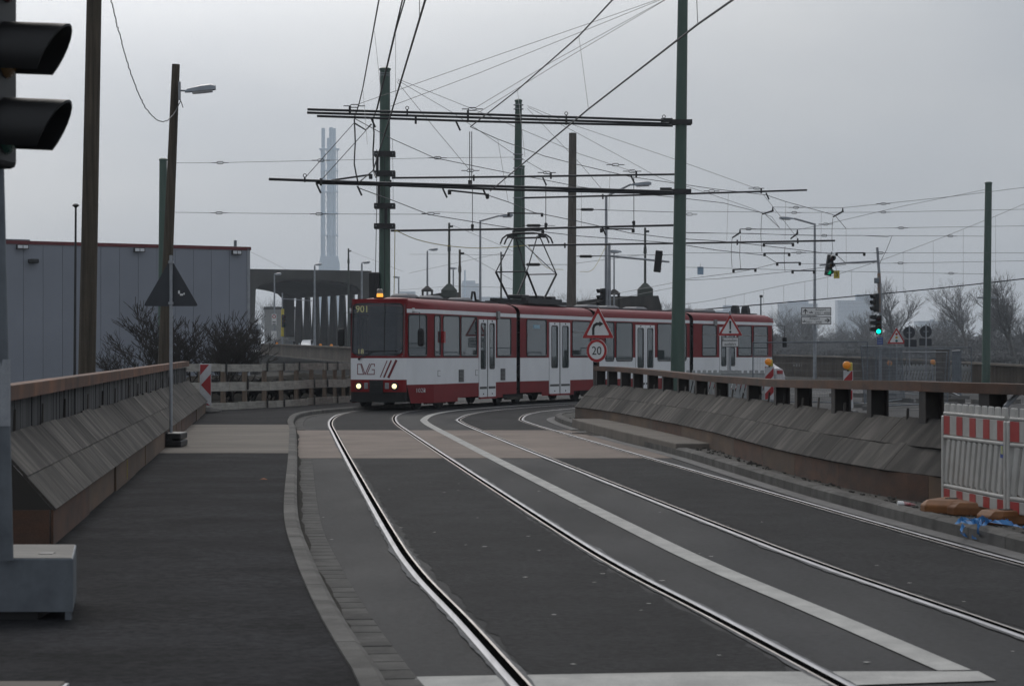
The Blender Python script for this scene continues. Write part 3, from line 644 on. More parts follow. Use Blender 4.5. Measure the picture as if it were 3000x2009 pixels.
# --- front of the first car
q = secs_[0]
def lean(x, z): return x + max(0, z-BELT)*.05*max(0, 1-x/TAPER)
FP = [(-.06, 0), (-.05, .3), (-.03, .55), (0, .73), (.03, .79), (.1, .835)]     # plan of the nose
nose = [(x, -y) for x, y in FP[::-1]] + FP[1:]
def nose_band(z0, z1, name, m, plan=nose, par=None, push=0):
    mb = tm(q); zs = [z0 + (z1-z0)*k/3 for k in range(4)]
    mb.loft([[(lean(x, z)-push, y, z) for x, y in plan] for z in zs], closed=False); return mb.build(name, m, par or TRAM, smooth=35)
nose_band(.86, BELT, 'front_panel', M['twhite']); nose_band(BELT, 1.515, 'window_ledge', M['tred'])
bump = nose_band(.52, .86, 'bumper_panel', M['tred'], push=.012)
nose_band(3.02, 3.1, 'window_header', M['tred']); nose_band(2.98, 3.03, 'window_header', M['tred'])
ws = [p for p in nose if abs(p[1]) < .8]
wsc = nose_band(1.51, 3.0, 'windscreen', M['glass_w'], ws)
for sgn in (-1, 1):
    mb = tm(q); mb.loft([[(lean(x, z), y, z) for x, y in ((.03, sgn*.785), (.1, sgn*.835))] for z in (1.5, 2.2, 3.05)], closed=False); mb.build('corner_pillar', M['tred'], TRAM)
    # tapered cab side
    A, B = (.1, sgn*.835), (TAPER, sgn*W); L = (Vector(A)-Vector(B)).length
    o3 = q.M @ Vector((*A, 0)); e3 = (q.M @ Vector((*B, 0)) - o3).normalized()
    def ts(u, o3=o3, e3=e3): k = (u-UC)/F; return (k*o3.y - o3.x)/(e3.x - k*e3.y)
    hs = [(.1, L-.42, WZ0, WZ1)]
    mb = tm(q); wall(mb, A, B, BELT, 2.71, hs); mb.build('cab_side', M['tred'], TRAM); pane(q, A, B, *hs[0])
    mb = tm(q); wall(mb, A, B, WBOT, BELT, []); mb.build('side_panel', M['twhite'], TRAM)
    mb = tm(q); e2 = (Vector(B)-Vector(A)).normalized(); A2 = Vector(A); 
    mb.add([(*(A2+e2*.0), WBOT), (*Vector(B), WBOT), (*Vector(B), SK-.06), (*(A2+e2*.22), SK-.06)], [(0, 1, 2, 3)]); mb.build('skirt', M['tred'], TRAM)
    mb = tm(q); wall(mb, A, B, 2.71, 2.82, []); mb.build('roof_stripe', M['twhite'], TRAM)
    mb = tm(q); mb.loft([[(.12, sgn*.832, 2.82), (.75, sgn*.955, 2.82), (TAPER, sgn*W, 2.82)], [(.12, sgn*.8, 3.06), (.75, sgn*.93, 3.0), (TAPER, sgn*1.08, 2.93)]], closed=False); mb.build('roof_edge', M['tred'], TRAM)
def nsurf(y, z, push=.01):
    y = max(-.834, min(.834, y))
    for (xa, ya), (xb, yb) in zip(nose, nose[1:]):
        if ya <= y <= yb: return Vector((lean(lerp(xa, xb, (y-ya)/(yb-ya)), z)-push, y, z))
po_, pi_ = [], []
for k in range(40):
    pi_ = rrect(-.745, .745, 1.56, 2.965, .13, 9)
po_ = [(y*1.12 if abs(y) > .6 else y, 2.26+(z-2.26)*(1.065 if abs(z-2.26) > .55 else 1)) for y, z in pi_]
mb = tm(q); n_ = len(pi_); mb.add([nsurf(*p) for p in po_]+[nsurf(*p) for p in pi_], [(k, (k+1) % n_, n_+(k+1) % n_, n_+k) for k in range(n_)]); mb.build('windscreen_surround', M['tred'], wsc)
mb = tm(q); mb.tube([nsurf(*p, .014) for p in pi_]+[nsurf(*pi_[0], .014)], .016, 6); mb.build('windscreen_seal', M['rubber'], wsc)
for z in ():
    mb = tm(q); mb.tube([(lean(x, z)-.012, y, z) for x, y in ws], .022, 6); mb.build('windscreen_gasket', M['rubber'], wsc)
mb = tm(q); mb.tube([(lean(-.045, z)-.01, -.22, z) for z in (1.53, 2.2, 2.98)], .014, 6); mb.build('windscreen_divider', M['rubber'], wsc)
mb = tm(q); mb.loft([[(x+.02, y, z) for x, y in nose] for z in (.24, .52)], closed=False); mb.loft([[(.02, y, z) for x, y in nose] + [(.6, .8, z), (.6, -.8, z)] for z in (.24, .3)]); mb.build('underride_guard', M['under'], TRAM)
mb = tm(q); mb.box((.3, 0, .52), (.5, 1.5, .5)); mb.build('coupler_box', M['under'], TRAM)
mb = tm(q); mb.box((-.075, 0, .66), (.03, .4, .36)); gb = mb.build('radiator_grille', M['black'], bump)
for k in range(5):
    mb = tm(q); mb.box((-.095, 0, .54+k*.06), (.012, .38, .014)); mb.build('grille_slat', M['dark'], bump)
for y in (-.53, .53):
    mb = tm(q); mb.lathe([(.115, 0), (.115, .03), (.09, .035)], (-.03, y, .68), 20, Vector((-1, 0, 0))); mb.build('headlight_rim', M['dark'], bump, smooth=40)
    mb = tm(q); mb.lathe([(.07, .0), (.065, .03), (.04, .045), (.0, .05)], (-.055, y, .68), 20, Vector((-1, 0, 0))); tag(mb.build('headlight', M['headlamp'], bump, smooth=50), 'lit round headlight')
    s = 1 if y > 0 else -1
    mb = tm(q); mb.box((-.062, s*.31, .69), (.03, .12, .17)); mb.build('indicator', mat('clear_indicator_lens', (.3, .3, .32), rough=.2), bump, bevel=.02)
# DVG logo and three slashes on the front
def fpt(y, z): # point just in front of the nose panel; y>0 is the picture's left
    for (xa, ya), (xb, yb) in zip(nose, nose[1:]):
        if ya <= y <= yb: return Vector((lerp(xa, xb, (y-ya)/(yb-ya))-.006, y, z))
    return Vector((-.01, y, z))
ink = mat('dark_red_lettering', (.2, .02, .03), rough=.4)
def stroke(pts, w, name, close=False):
    mb = tm(q)
    if close: pts = pts + [pts[0]]
    for a, b in zip(pts, pts[1:]):
        a, b = Vector(a), Vector(b); d = (b-a).normalized(); nn = Vector((-d.y, d.x))*w/2; a = a-d*w/2; b = b+d*w/2
        k = max(2, int((b-a).length/.08)); row = []
        for j in range(k+1):
            m_ = lerp(a, b, j/k); row.append((m_+nn, m_-nn))
        vsx = [fpt(p[0], p[1]) for r in row for p in r]; mb.add(vsx, [(2*j, 2*j+1, 2*j+3, 2*j+2) for j in range(k)])
    return mb.build(name, ink, TRAM)
def L_(cx, cy): return (.745 - (cx-160)/700*1.51, BELT-.005 - (cy-880)/283*.59)     # from a close look at the panel
stroke([L_(238, 958), L_(283, 958), L_(325, 1092), L_(238, 1092)], .022, 'logo_letter', True)
stroke([L_(295, 955), L_(347, 1095), L_(408, 955)], .022, 'logo_letter')
stroke([L_(478, 985), L_(478, 957), L_(432, 957), L_(372, 1092), L_(475, 1092), L_(475, 1030), L_(445, 1030)], .022, 'logo_letter')
for a, b, w_ in ((648, 558, .024), (702, 610, .045), (768, 672, .065)): stroke([L_(a, 915), L_(b, 1125)], w_, 'logo_slash')
def text(s, size, o, ex, ey, m, parent, off, M_=None, name='lettering', align='CENTER', ext=.002, sx=1):
    cu = bpy.data.curves.new('t', 'FONT'); cu.body = s; cu.size = size; cu.align_x = align; cu.extrude = ext; cu.resolution_u = 3
    ob = bpy.data.objects.new('t', cu); C.objects.link(ob); dg = bpy.context.evaluated_depsgraph_get()
    me = bpy.data.meshes.new_from_object(ob.evaluated_get(dg)); bpy.data.objects.remove(ob)
    o, ex, ey = Vector(o), Vector(ex).normalized(), Vector(ey).normalized(); en = ex.cross(ey)
    for v in me.vertices:
        p = o + ex*v.co.x*sx + ey*v.co.y + en*v.co.z
        if M_ is not None: p = M_ @ p
        v.co = p - Vector(off)
    me.name = name; me.materials.clear(); me.materials.append(m); r = bpy.data.objects.new(name, me); C.objects.link(r); r.parent = parent; return r
pale = mat('pale_lettering', (.6, .6, .6), rough=.5)
text('1022', .17, (TAPER-.78, -W+.105, .5), (1, -.19, 0), Z, pale, TRAM, OT, q.M, 'fleet_number', sx=1.6)
dispm = mat('display_digit', (.35, .34, .16), emit=(.6, .55, .2), estr=.5)
mb = tm(q); mb.box((.16, 0, 2.82), (.05, 1.4, .26)); mb.build('destination_display', M['black'], TRAM)
text('901', .27, (.125, .5, 2.73), (0, -1, 0), Z, dispm, TRAM, OT, q.M, 'destination_text')
text('18', .2, (.0, .5, 1.57), (0, -1, 0), Z, mat('course_number_yellow', (.5, .45, .2), emit=(.5, .45, .2), estr=.6), TRAM, OT, q.M, 'course_number')
# wiper, mirrors, beacon, cab fittings
mb = tm(q); mb.tube([(-.06, .52, 1.44), (-.08, .1, 1.64), (-.09, -.1, 1.655)], .014, 6); mb.tube([(-.085, .35, 1.65), (-.085, -.62, 1.655)], .012, 6); mb.lathe([(.03, 0), (.03, .05)], (-.04, .52, 1.43), 10, Vector((-1, 0, 0))); mb.build('wiper', M['black'], TRAM)
for y, x, k in ((.95, .1, 1), (-1.0, .35, 0)):
    mb = tm(q); mb.tube([(x+.05, y*.86, 2.74), (x, y*1.06 if k else y*1.12, 2.72), (x, y*1.06 if k else y*1.12, 2.25)], .012, 6); mr_ = mb.build('mirror_arm', M['dark'], TRAM)
    mb = tm(q); yy = y*1.18 if k else y*1.16; mb.loft([[(x+dx*sc_, yy+dy*sc_, z) for dx, dy in ((-.05, -.09), (.05, -.09), (.05, .09), (-.05, .09))] for z, sc_ in ((1.78, .6), (1.84, 1), (2.2, 1), (2.28, .7))]); mb.build('mirror', M['black'], mr_, bevel=.02)
    mb = tm(q); mb.box((x+.08, y*.9, 2.78), (.08, .06, .14)); mb.build('mirror_bracket', M['white'], TRAM)
mb = tm(q); mb.box((.55, .12, 3.12), (.26, .3, .08)); bb = mb.build('beacon_base', M['black'], TRAM)
mb = tm(q); mb.lathe([(.09, 0), (.09, .06), (.08, .1)], (.5, .12, 3.16), 14); mb.build('beacon_light', M['amber_lit'], bb, smooth=40)
mb = tm(q); mb.lathe([(.085, 0), (.085, .1), (.05, .13)], (.5, .12, 3.26), 14); mb.build('beacon_cap', mat('beacon_glass', (.3, .28, .25), rough=.2), bb, smooth=40)
mb = tm(q); mb.box((.45, 0, 1.2), (.3, 1.5, .55)); mb.build('dashboard', M['under'], TRAM)
mb = tm(q); mb.box((1.75, .35, 1.8), (.04, 1.2, 1.9)); mb.build('cab_partition', M['inner'], TRAM)
# side fittings of the first car
def sideb(q, u, z, w, h, m, name, dpt=.012):
    s = q.s(u); mb = tm(q); mb.box((s, -W-dpt/2+.002, z), (w, dpt, h)); return mb.build(name, m, TRAM)
for u, z in ((1351, .94), (1473, .95)):
    s = q.s(u); mb = tm(q); mb.box((s, -W-.002, z), (.42, .01, .36)); lv = mb.build('vent', M['rubber'], TRAM)
    for k in range(9): mb = tm(q); mb.bar((s-.2, -W-.014, z-.16+k*.04), (s+.2, -W-.014, z-.16+k*.04), .02, .02); mb.build('vent_slat', M['alu'], lv)
for u in (1286, 1396): sideb(q, u, 1.02, .22, .17, M['alu'], 'hatch_frame', .008); sideb(q, u, 1.02, .18, .14, M['twhite'], 'hatch', .014)
sideb(q, 1294, 2.05, .12, .32, mat('red_side_lamp', (.4, .01, .012), rough=.2), 'side_indicator', .1)
sideb(q, 1457, 2.76, .22, .22, M['alu'], 'side_lamp', .06); sideb(q, 1243, .55, .12, .04, M['white'], 'side_mark', .01)
sideb(secs_[3], 2094, 2.76, .22, .22, M['alu'], 'side_lamp', .06)
sideb(secs_[1], 1572, 2.44, .55, .12, mat('window_sticker', (.3, .5, .62), rough=.5), 'window_sticker', .012)
# rear end of the last car
q3 = secs_[3]; xe = q3.x1-.55
for sgn in (-1, 1):
    A, B = (xe, sgn*W), (q3.x1, sgn*.9)
    hs = [(.12, .46, .9, 2.55)]
    mb = tm(q3); wall(mb, A, B, BELT, 2.71, hs); mb.build('rear_corner', M['twhite'], TRAM); mb = tm(q3); wall(mb, A, B, .4, BELT, hs); mb.build('rear_corner', M['twhite'], TRAM)
    pane(q3, A, B, *hs[0], r=.05); mb = tm(q3); wall(mb, A, B, 2.71, 2.82, []); mb.build('roof_stripe', M['twhite'], TRAM)
mb = tm(q3); wall(mb, (q3.x1, -.9), (q3.x1, .9), .4, 1.5, []); wall(mb, (q3.x1, -.9), (q3.x1, .9), 2.6, 3.0, []); mb.build('rear_panel', M['tred'], TRAM)
mb = tm(q3); mb.box((q3.x1-.02, 0, 2.05), (.012, 1.78, 1.1)); mb.build('rear_window', M['glass_w'], TRAM)
mb = tm(q3); mb.tube([(q3.x1-.1, -.95, 2.72), (q3.x1+.25, -1.3, 2.7), (q3.x1+.25, -1.3, 1.9)], .014, 6); ra = mb.build('mirror_arm', M['dark'], TRAM)
mb = tm(q3); mb.box((q3.x1+.25, -1.3, 2.05), (.1, .18, .4)); mb.build('mirror', M['black'], ra, bevel=.03)
# roof fittings
def rbox(q, x, y, w, l, h, m, name, z0=3.14):
    mb = tm(q); mb.loft([[(x+dx*k, y+dy*k, z) for dx, dy in ((-l/2, -w/2), (l/2, -w/2), (l/2, w/2), (-l/2, w/2))] for z, k in ((z0, 1), (z0+h*.6, .95), (z0+h, .7))]); return mb.build(name, m, TRAM, bevel=.02)
vg = mat('roof_vent_grey', (.2, .2, .21), rough=.6)
for u in (1262, 1335, 1420): rbox(secs_[0], secs_[0].s(u)+.3, -.2, .55, .9, .13, vg, 'roof_vent')
mb = tm(secs_[0]); x = secs_[0].s(1432)+.6; mb.tube([(x-.5, -.4, 3.2), (x-.2, -.4, 3.22), (x-.1, -.4, 3.45), (x+.1, -.4, 3.45), (x+.2, -.4, 3.22), (x+.5, -.4, 3.2)], .035, 8); mb.build('roof_cable_loop', M['rubber'], TRAM, smooth=40)
for x in (1.2, 2.8, 5.2): rbox(secs_[2], x, -.2, .6, 1.0, .13, vg, 'roof_vent')
for x in (1.0, 3.0): rbox(secs_[3], x, -.2, .6, 1.0, .16, vg, 'roof_vent')
for x in (6.4, 7.4): rbox(secs_[3], x, 0, .3, .3, .36, M['dark'], 'roof_horn')
# pantograph on the second car
q1 = secs_[1]; px, ZB, ZK, ZT = 3.4, 3.34, 4.22, 5.42
mb = tm(q1); mb.box((px, 0, 3.24), (3.4, 1.5, .1)); mb.box((px, -.55, 3.32), (3.2, .14, .12)); mb.box((px, .55, 3.32), (3.2, .14, .12)); pf = mb.build('pantograph_base', M['dark'], TRAM)
for dx, l in ((-1.2, .7), (.2, .5), (1.3, .4)): mb = tm(q1); mb.box((px+dx, -.2, 3.42), (l, .5, .12)); mb.build('pantograph_drive', M['dark'], pf, bevel=.03)
for a in (-1, 1):
    for b in (-1, 1):
        mb = tm(q1); mb.tube([(px+a*.25, b*.5, ZB), (px+a*1.3, b*.54, ZK)], .035, 8); mb.build('pantograph_lower_arm', M['dark'], TRAM)
        mb = tm(q1); mb.tube([(px+a*1.3, b*.54, ZK), (px+a*.1, b*.42, ZT)], .02, 8); mb.build('pantograph_upper_arm', M['dark'], TRAM)
    mb = tm(q1); mb.tube([(px+a*1.3, -.54, ZK), (px+a*1.3, .54, ZK)], .02, 8); mb.build('pantograph_cross_tube', M['dark'], TRAM)
    mb = tm(q1); mb.tube([(px+a*1.3, -.54, ZK), (px+a*.1, .42, ZT)], .014, 6); mb.build('pantograph_brace', M['dark'], TRAM)
    mb = tm(q1); mb.tube([(px+a*.17, -.86, ZT-.24), (px+a*.17, -.78, ZT-.06), (px+a*.17, -.62, ZT+.05), (px+a*.17, -.3, ZT+.1), (px+a*.17, .3, ZT+.1), (px+a*.17, .62, ZT+.05), (px+a*.17, .78, ZT-.06), (px+a*.17, .86, ZT-.24)], .028, 8); mb.build('collector_strip', M['dark'], TRAM, smooth=40)
mb = tm(q1); mb.tube([(px, -.5, ZT-.05), (px, .5, ZT-.05)], .03, 8)
for b in (-.55, .55): mb.box((px, b, ZT), (.46, .1, .1))
mb.build('collector_head', M['dark'], TRAM)

# ---------------------------------------------------------------- people in the tram
skin = mat('skin', (.42, .26, .2), rough=.6); hairm = mat('dark_hair', (.03, .025, .02), rough=.7); hair2 = mat('grey_hair', (.2, .19, .18), rough=.7)
def person(label, q, x, y, zseat, facing, jacket, hair, shirt=None):
    """seated figure, one skinned body; local +X is where the person looks"""
    base = q.M @ Vector((x, y, 0)); ang = math.atan2(q.d.y, q.d.x) + (math.pi if facing < 0 else 0)
    t = thing('person', label, 'person', (base.x, base.y, zseat), ang)
    V = [(0, 0, .08), (.02, 0, .3), (.0, 0, .5), (.01, 0, .62), (.03, 0, .7)]; rad = [.17, .16, .17, .07, .06]; E = [(0, 1), (1, 2), (2, 3), (3, 4)]
    for s in (-1, 1):
        b = len(V); V += [(.0, s*.2, .54), (.05, s*.25, .28), (.3, s*.2, .2), (.4, s*.14, .22)]; rad += [.075, .06, .048, .04]; E += [(2, b), (b, b+1), (b+1, b+2), (b+2, b+3)]
        for k, (fx, fy) in enumerate(((.07, -.03), (.085, -.01), (.085, .01), (.075, .03), (.03, .05))):
            c = len(V); V += [(.4+fx*.6, s*(.14-fy), .225), (.4+fx, s*(.14-fy), .2)]; rad += [.011, .009]; E += [(b+3, c), (c, c+1)]
        b = len(V); V += [(.08, s*.1, .06), (.48, s*.12, .06), (.5, s*.12, -.36), (.62, s*.12, -.4)]; rad += [.09, .07, .05, .045]; E += [(0, b), (b, b+1), (b+1, b+2), (b+2, b+3)]
    me = bpy.data.meshes.new('body'); me.from_pydata(V, E, []); ob = bpy.data.objects.new('body', me); C.objects.link(ob)
    sk = ob.modifiers.new('skin', 'SKIN'); ob.modifiers.new('sub', 'SUBSURF').levels = 1
    for i, r in enumerate(rad): me.skin_vertices[0].data[i].radius = (r, r)
    me.skin_vertices[0].data[0].use_root = True
    dg = bpy.context.evaluated_depsgraph_get(); me2 = bpy.data.meshes.new_from_object(ob.evaluated_get(dg)); bpy.data.objects.remove(ob)
    # head: a shaped ovoid welded into the same mesh
    bm = bmesh.new(); bm.from_mesh(me2); r = bmesh.ops.create_uvsphere(bm, u_segments=20, v_segments=16, radius=1)
    for v in r['verts']:
        p = v.co; jaw = .82 if p.z < -.3 else 1; nose_ = .022*math.exp(-((p.y/.16)**2 + ((p.z+.15)/.22)**2)) if p.x > .5 else 0
        eye = -.008*math.exp(-(((abs(p.y)-.38)/.16)**2 + ((p.z-.08)/.14)**2)) if p.x > .4 else 0
        v.co = Vector((.035 + p.x*.1*jaw + nose_ + eye, p.y*.078*jaw, .82 + p.z*.125))
    for s in (-1, 1):
        e = bmesh.ops.create_icosphere(bm, subdivisions=1, radius=1)
        for v in e['verts']: v.co = Vector((.02 + v.co.x*.02, s*.078 + v.co.y*.01, .82 + v.co.z*.032))
    bm.to_mesh(me2); bm.free()
    for m_ in (jacket, skin, shirt or jacket): me2.materials.append(m_)
    for p in me2.polygons:
        c = p.center; p.use_smooth = True
        p.material_index = 1 if (c.z > .64 or (c.x > .37 and c.z > .12 and abs(c.y) > .05)) else (2 if c.x > .09 and abs(c.y) < .06 and c.z > .3 else 0)
    me2.name = 'body'; bo = bpy.data.objects.new('body', me2); C.objects.link(bo); bo.parent = t
    bm = bmesh.new(); bmesh.ops.create_uvsphere(bm, u_segments=16, v_segments=12, radius=1)
    bmesh.ops.delete(bm, geom=[v for v in bm.verts if v.co.z < .25 and v.co.x > -.25], context='VERTS')
    for v in bm.verts: v.co = Vector((.028 + v.co.x*.105, v.co.y*.085, .83 + v.co.z*.13))
    mh = bpy.data.meshes.new('hair'); bm.to_mesh(mh); bm.free(); mh.materials.append(hair); ho = bpy.data.objects.new('hair', mh); C.objects.link(ho); ho.parent = t
    for s in (-1, 1):
        mb = MB(); mb.lathe([(.0, -.004), (.012, 0), (.0, .006)], (.118, s*.03, .83), 8, Vector((1, 0, 0))); mb.build('eye', M['black'], t)
    mb = MB(); mb.box((.125, 0, .755), (.01, .045, .008)); mb.build('mouth', mat('lips', (.25, .1, .09)), t)
suit = mat('dark_blue_suit', (.03, .04, .065), rough=.8); coat = mat('dark_winter_coat', (.03, .03, .03), rough=.9)
person('tram driver in dark suit and pale shirt behind the windscreen', q, 1.05, -.38, 1.12, -1, suit, hair2, M['white'])
person('passenger in a dark coat seated in the first car behind the cab', q, q.s(1316)+.3, -.72, 1.24, -1, coat, hairm)
person('passenger in a dark coat seated in the rear car', secs_[3], secs_[3].s(2085), -.72, 1.24, -1, coat, hairm)
# ---------------------------------------------------------------- masts, poles and street lamps
def mast(label, u, v_top, Y, w_top, w_bot, m, name='catenary_mast', u_top=None, cat='mast', group=None, n=14, cap=True, zb=0):
    """tapered mast standing on the ground; widths in photo pixels at its distance"""
    b = at(u, Y, zb); tp = P(u if u_top is None else u_top, v_top, Y); k = Y/F/2
    t = thing(name, label, cat, b, 0, group); mb = MB(off=b)
    mb.tube([b, lerp(b, tp, .35), lerp(b, tp, .7), tp], [w_bot*k, lerp(w_bot, w_top, .35)*k, lerp(w_bot, w_top, .7)*k, w_top*k], n); mb.build('shaft', m, t, smooth=50)
    if cap:
        mb = MB(off=b); mb.lathe([(w_top*k*1.14, -.06), (w_top*k*1.14, 0), (w_top*k*.6, .04)], tp+Z*.03, n); mb.build('cap', m, t, smooth=40)
    t['top'] = list(tp); return t, b, tp, (w_bot*k, w_top*k)
def axis_pt(b, tp, v):  # point on a mast's axis at photo row v
    z = H-(v-VH)*b.y/F; return lerp(b, tp, (z-b.z)/(tp.z-b.z))
def fitting(t, b, p, m, name, size, rz=0):
    mb = MB(off=b); mb.box(p, size, rz); return mb.build(name, m, t)
# mast behind the front of the tram, with clamps
tA, bA, pA, rA = mast('green steel catenary mast with four dark clamps behind the tram front', 1126, 204, 78, 30, 37, M['green'], u_top=1128)
for v in (452, 509, 604, 663):
    p = axis_pt(bA, pA, v); fitting(tA, bA, p+Vector((0, -.2, 0)), M['dark'], 'clamp', (.68, .1, .17)); fitting(tA, bA, p+Vector((0, .2, 0)), M['dark'], 'clamp', (.68, .1, .17))
    for x in (-.27, .27): mb = MB(off=bA); mb.tube([p+Vector((x, -.27, 0)), p+Vector((x, .27, 0))], .02, 6); mb.build('clamp_bolt', M['galv'], tA)
for v in (216, 222): p = axis_pt(bA, pA, v); mb = MB(off=bA); mb.lathe([(.172, -.012), (.176, 0), (.172, .012)], p, 14); mb.build('strap', M['galv'], tA)
for v0, v1, x in ((458, 506, -.23), (606, 660, .05), (540, 600, -.18)):
    mb = MB(off=bA); p0, p1 = axis_pt(bA, pA, v0), axis_pt(bA, pA, v1); mb.bar(p0+Vector((x, -.27, 0)), p1+Vector((x, -.27, 0)), .09, .09); mb.build('cable_box', M['dark'], tA)
mb = MB(off=bA); p = axis_pt(bA, pA, 870); mb.box(p+Vector((-.33, -.1, .3)), (.34, .25, 1.0)); mb.build('switch_box', M['dark'], tA, bevel=.03)
for dx in (-.42, .02): mb = MB(off=bA); mb.tube([axis_pt(bA, pA, 440)+Vector((dx*.6, -.22, 0)), axis_pt(bA, pA, 620)+Vector((dx*.6, -.24, 0)), axis_pt(bA, pA, 860)+Vector((dx*.7, -.24, 0))], .012, 5); mb.build('mast_cable', M['wire'], tA)
# tall mast in front, right of the tracks
tB, bB, pB, rB = mast('tall thick green steel mast standing behind the right timber barrier', 1984, -45, 70, 29, 43, M['green'], u_top=2001, n=18)
for v in (359, 562):
    p = axis_pt(bB, pB, v); fitting(tB, bB, p+Vector((0, -.19, 0)), M['dark'], 'clamp', (.62, .08, .14)); fitting(tB, bB, p+Vector((0, .19, 0)), M['dark'], 'clamp', (.62, .08, .14))
    fitting(tB, bB, p+Vector((-.42, 0, .02)), M['dark'], 'arm_bracket', (.34, .12, .2))
tC, bC, pC, rC = mast('green steel mast rising just left of the pantograph', 1514, 296, 90, 20, 34, M['green'], u_top=1519)
for v in (308, 320, 453, 467, 493, 580, 672): p = axis_pt(bC, pC, v); k = .19; mb = MB(off=bC); mb.lathe([(k, -.015), (k+.004, 0), (k, .015)], p, 14); mb.build('strap', M['galv'], tC)
mast('second green mast close behind the one at the pantograph', 1530, 488, 125, 14, 22, M['green'])
tD, bD, pD, rD = mast('square brown concrete mast behind the pantograph', 1672, 390, 100, 22, 30, M['concrete_pole'], u_top=1678, n=4, cap=False)
tI, bI, pI, rI = mast('single green mast at the far right among the bare trees', 2888, 537, 110, 20, 25, M['green'], u_top=2896)
tG, bG, pG, rG = mast('green mast half hidden behind the wooden lamp pole', 474, 469, 85, 22, 26, M['green'], u_top=478)
for p_ in (axis_pt(bI, pI, 872),): mb = MB(off=bI); mb.box(p_, (.9, .06, .08)); mb.build('bracket', M['galv'], tI)
# wooden poles on the left
tE, bE, pE, rE = mast('thick leaning old wooden pole at the left behind the timber barrier', 250, -70, 38, 43, 52, M['pole_wood'], 'wooden_pole', 277, 'pole', cap=False, zb=-.02)
tF, bF, pF, rF = mast('leaning wooden pole carrying a street lamp, behind the warning sign', 472, 189, 55, 23, 36, M['pole_wood'], 'wooden_pole', 515.5, 'pole', cap=False)
t = thing('street_lamp', 'pale street lamp head fixed to the leaning wooden pole', 'lamp', P(526, 268, 54.8)); b = t.location
mb = MB(off=b); mb.box(P(526, 267, 54.8), (.05, .08, .42)); mb.build('mounting_plate', M['galv'], t)
mb = MB(off=b); mb.tube([P(526, 266, 54.8), P(545, 266, 54.8)], .022, 8); mb.build('arm', M['galv'], t)
def lamp_head(t, b, c, l, m1=None, rz=0, h=.16, w=.26, tilt=.1):
    """luminaire pointing along +X (rz turns it), c at its near end"""
    Rm = Matrix.Rotation(rz, 3, 'Z'); mb = MB(off=b)
    prof = [(0, .3), (.08, .62), (.5, .95), (.85, 1), (1, .72)]
    mb.loft([[Vector(c)+Rm @ Vector((x*l, y*w*k/2, z*h*k+x*l*tilt)) for y, z in ((-1, 0), (-.8, .55), (0, .75), (.8, .55), (1, 0))] for x, k in prof]); mb.build('lamp_housing', m1 or M['lamp_grey'], t, smooth=50)
    mb = MB(off=b); mb.loft([[Vector(c)+Rm @ Vector((x*l, y*w*k/2*.9, z*h*k+x*l*tilt)) for y, z in ((-1, -.02), (-.6, -.28), (.6, -.28), (1, -.02))] for x, k in ((.25, .85), (.5, .95), (.9, .9))]); mb.build('lamp_glass', M['sky_white'], t, smooth=40)
lamp_head(t, b, P(542, 272, 54.8), .7, tilt=.1, h=.2)
t = thing('power_cable', 'thin slack cable sagging down to the lamp on the wooden pole', 'cable', P(528, 296, 54.8)); b = t.location
mb = MB(off=b); cp = resample([P(u, v, Y) for u, v, Y in ((300, -90, 42), (325, 0, 44), (345, 82, 46), (368, 168, 48), (398, 255, 50), (428, 318, 52), (455, 348, 53), (478, 357, 53.6), (500, 345, 54.2), (515, 325, 54.6), (528, 296, 54.7))], .12)
mb.tube([p+Vector((random.uniform(-.012, .012), 0, random.uniform(-.012, .012))) for p in cp], .011, 5); mb.build('cable', M['wire_lt'], t)
mb = MB(off=b); mb.tube([P(528, 292, 54.7), P(533, 305, 54.7), P(536, 316, 54.7)], .01, 5); mb.build('cable_end', M['wire'], t)
tH, bH, pH, rH = mast('thin dark pole with a small mushroom cap beside the thick wooden pole', 218, 608, 62, 6, 9, M['dark'], 'thin_pole', 222, 'pole', n=8, cap=False)
mb = MB(off=bH); mb.lathe([(.03, 0), (.06, .02), (.1, .05), (.06, .09), (.02, .1)], pH, 10); mb.build('mushroom_cap', M['dark'], tH, smooth=40)
mb = MB(); 
# street lamps in the distance: (u, v_top, Y, arm end u, arm end v, label)
def street_lamp(label, u, vt, Y, ue, ve, w=6, hl=None, m=None):
    b = at(u, Y); t = thing('street_lamp', label, 'street lamp', b, 0, 'street lamps'); k = Y/F/2; tp = P(u, vt, Y)
    mb = MB(off=b); mb.tube([b, lerp(b, tp, .3), tp], [w*k*1.5, w*k*1.2, w*k*.8], 8); mb.build('shaft', m or M['galv'], t, smooth=50)
    e = P(ue, ve, Y); d = 1 if ue > u else -1; hl = hl or .75; L = abs(e.x-tp.x)
    if L > hl+.2: mb = MB(off=b); mb.tube([tp-Z*.05, Vector((e.x-d*hl, Y, e.z+.0))], w*k*.7, 8); mb.build('arm', m or M['galv'], t)
    lamp_head(t, b, Vector((e.x-d*hl, Y, e.z-.06)), hl, rz=0 if d > 0 else math.pi, h=.24, w=.32, tilt=.04); return t, b, tp
street_lamp('tall street lamp with long arm left of the pantograph mast', 1407, 645, 130, 1503, 632, 7)
street_lamp('tall street lamp with long arm reaching towards the green mast', 1776, 572, 105, 1908, 540, 9, .9)
street_lamp('street lamp right of the tram with two white direction signs on its post', 2387, 655, 155, 2283, 640, 8, .95)
street_lamp('small street lamp on its own pyramid base above the tram roof', 1252, 735, 190, 1283, 731, 6)
street_lamp('short street lamp peeping out behind a green mast above the tram', 1328, 790, 230, 1317, 786, 5)
street_lamp('street lamp just right of the green mast behind the tram front', 1168, 814, 260, 1152, 812, 5)
street_lamp('street lamp above the far concrete bridge, left of the tram front', 1060, 772, 210, 1084, 769, 6)
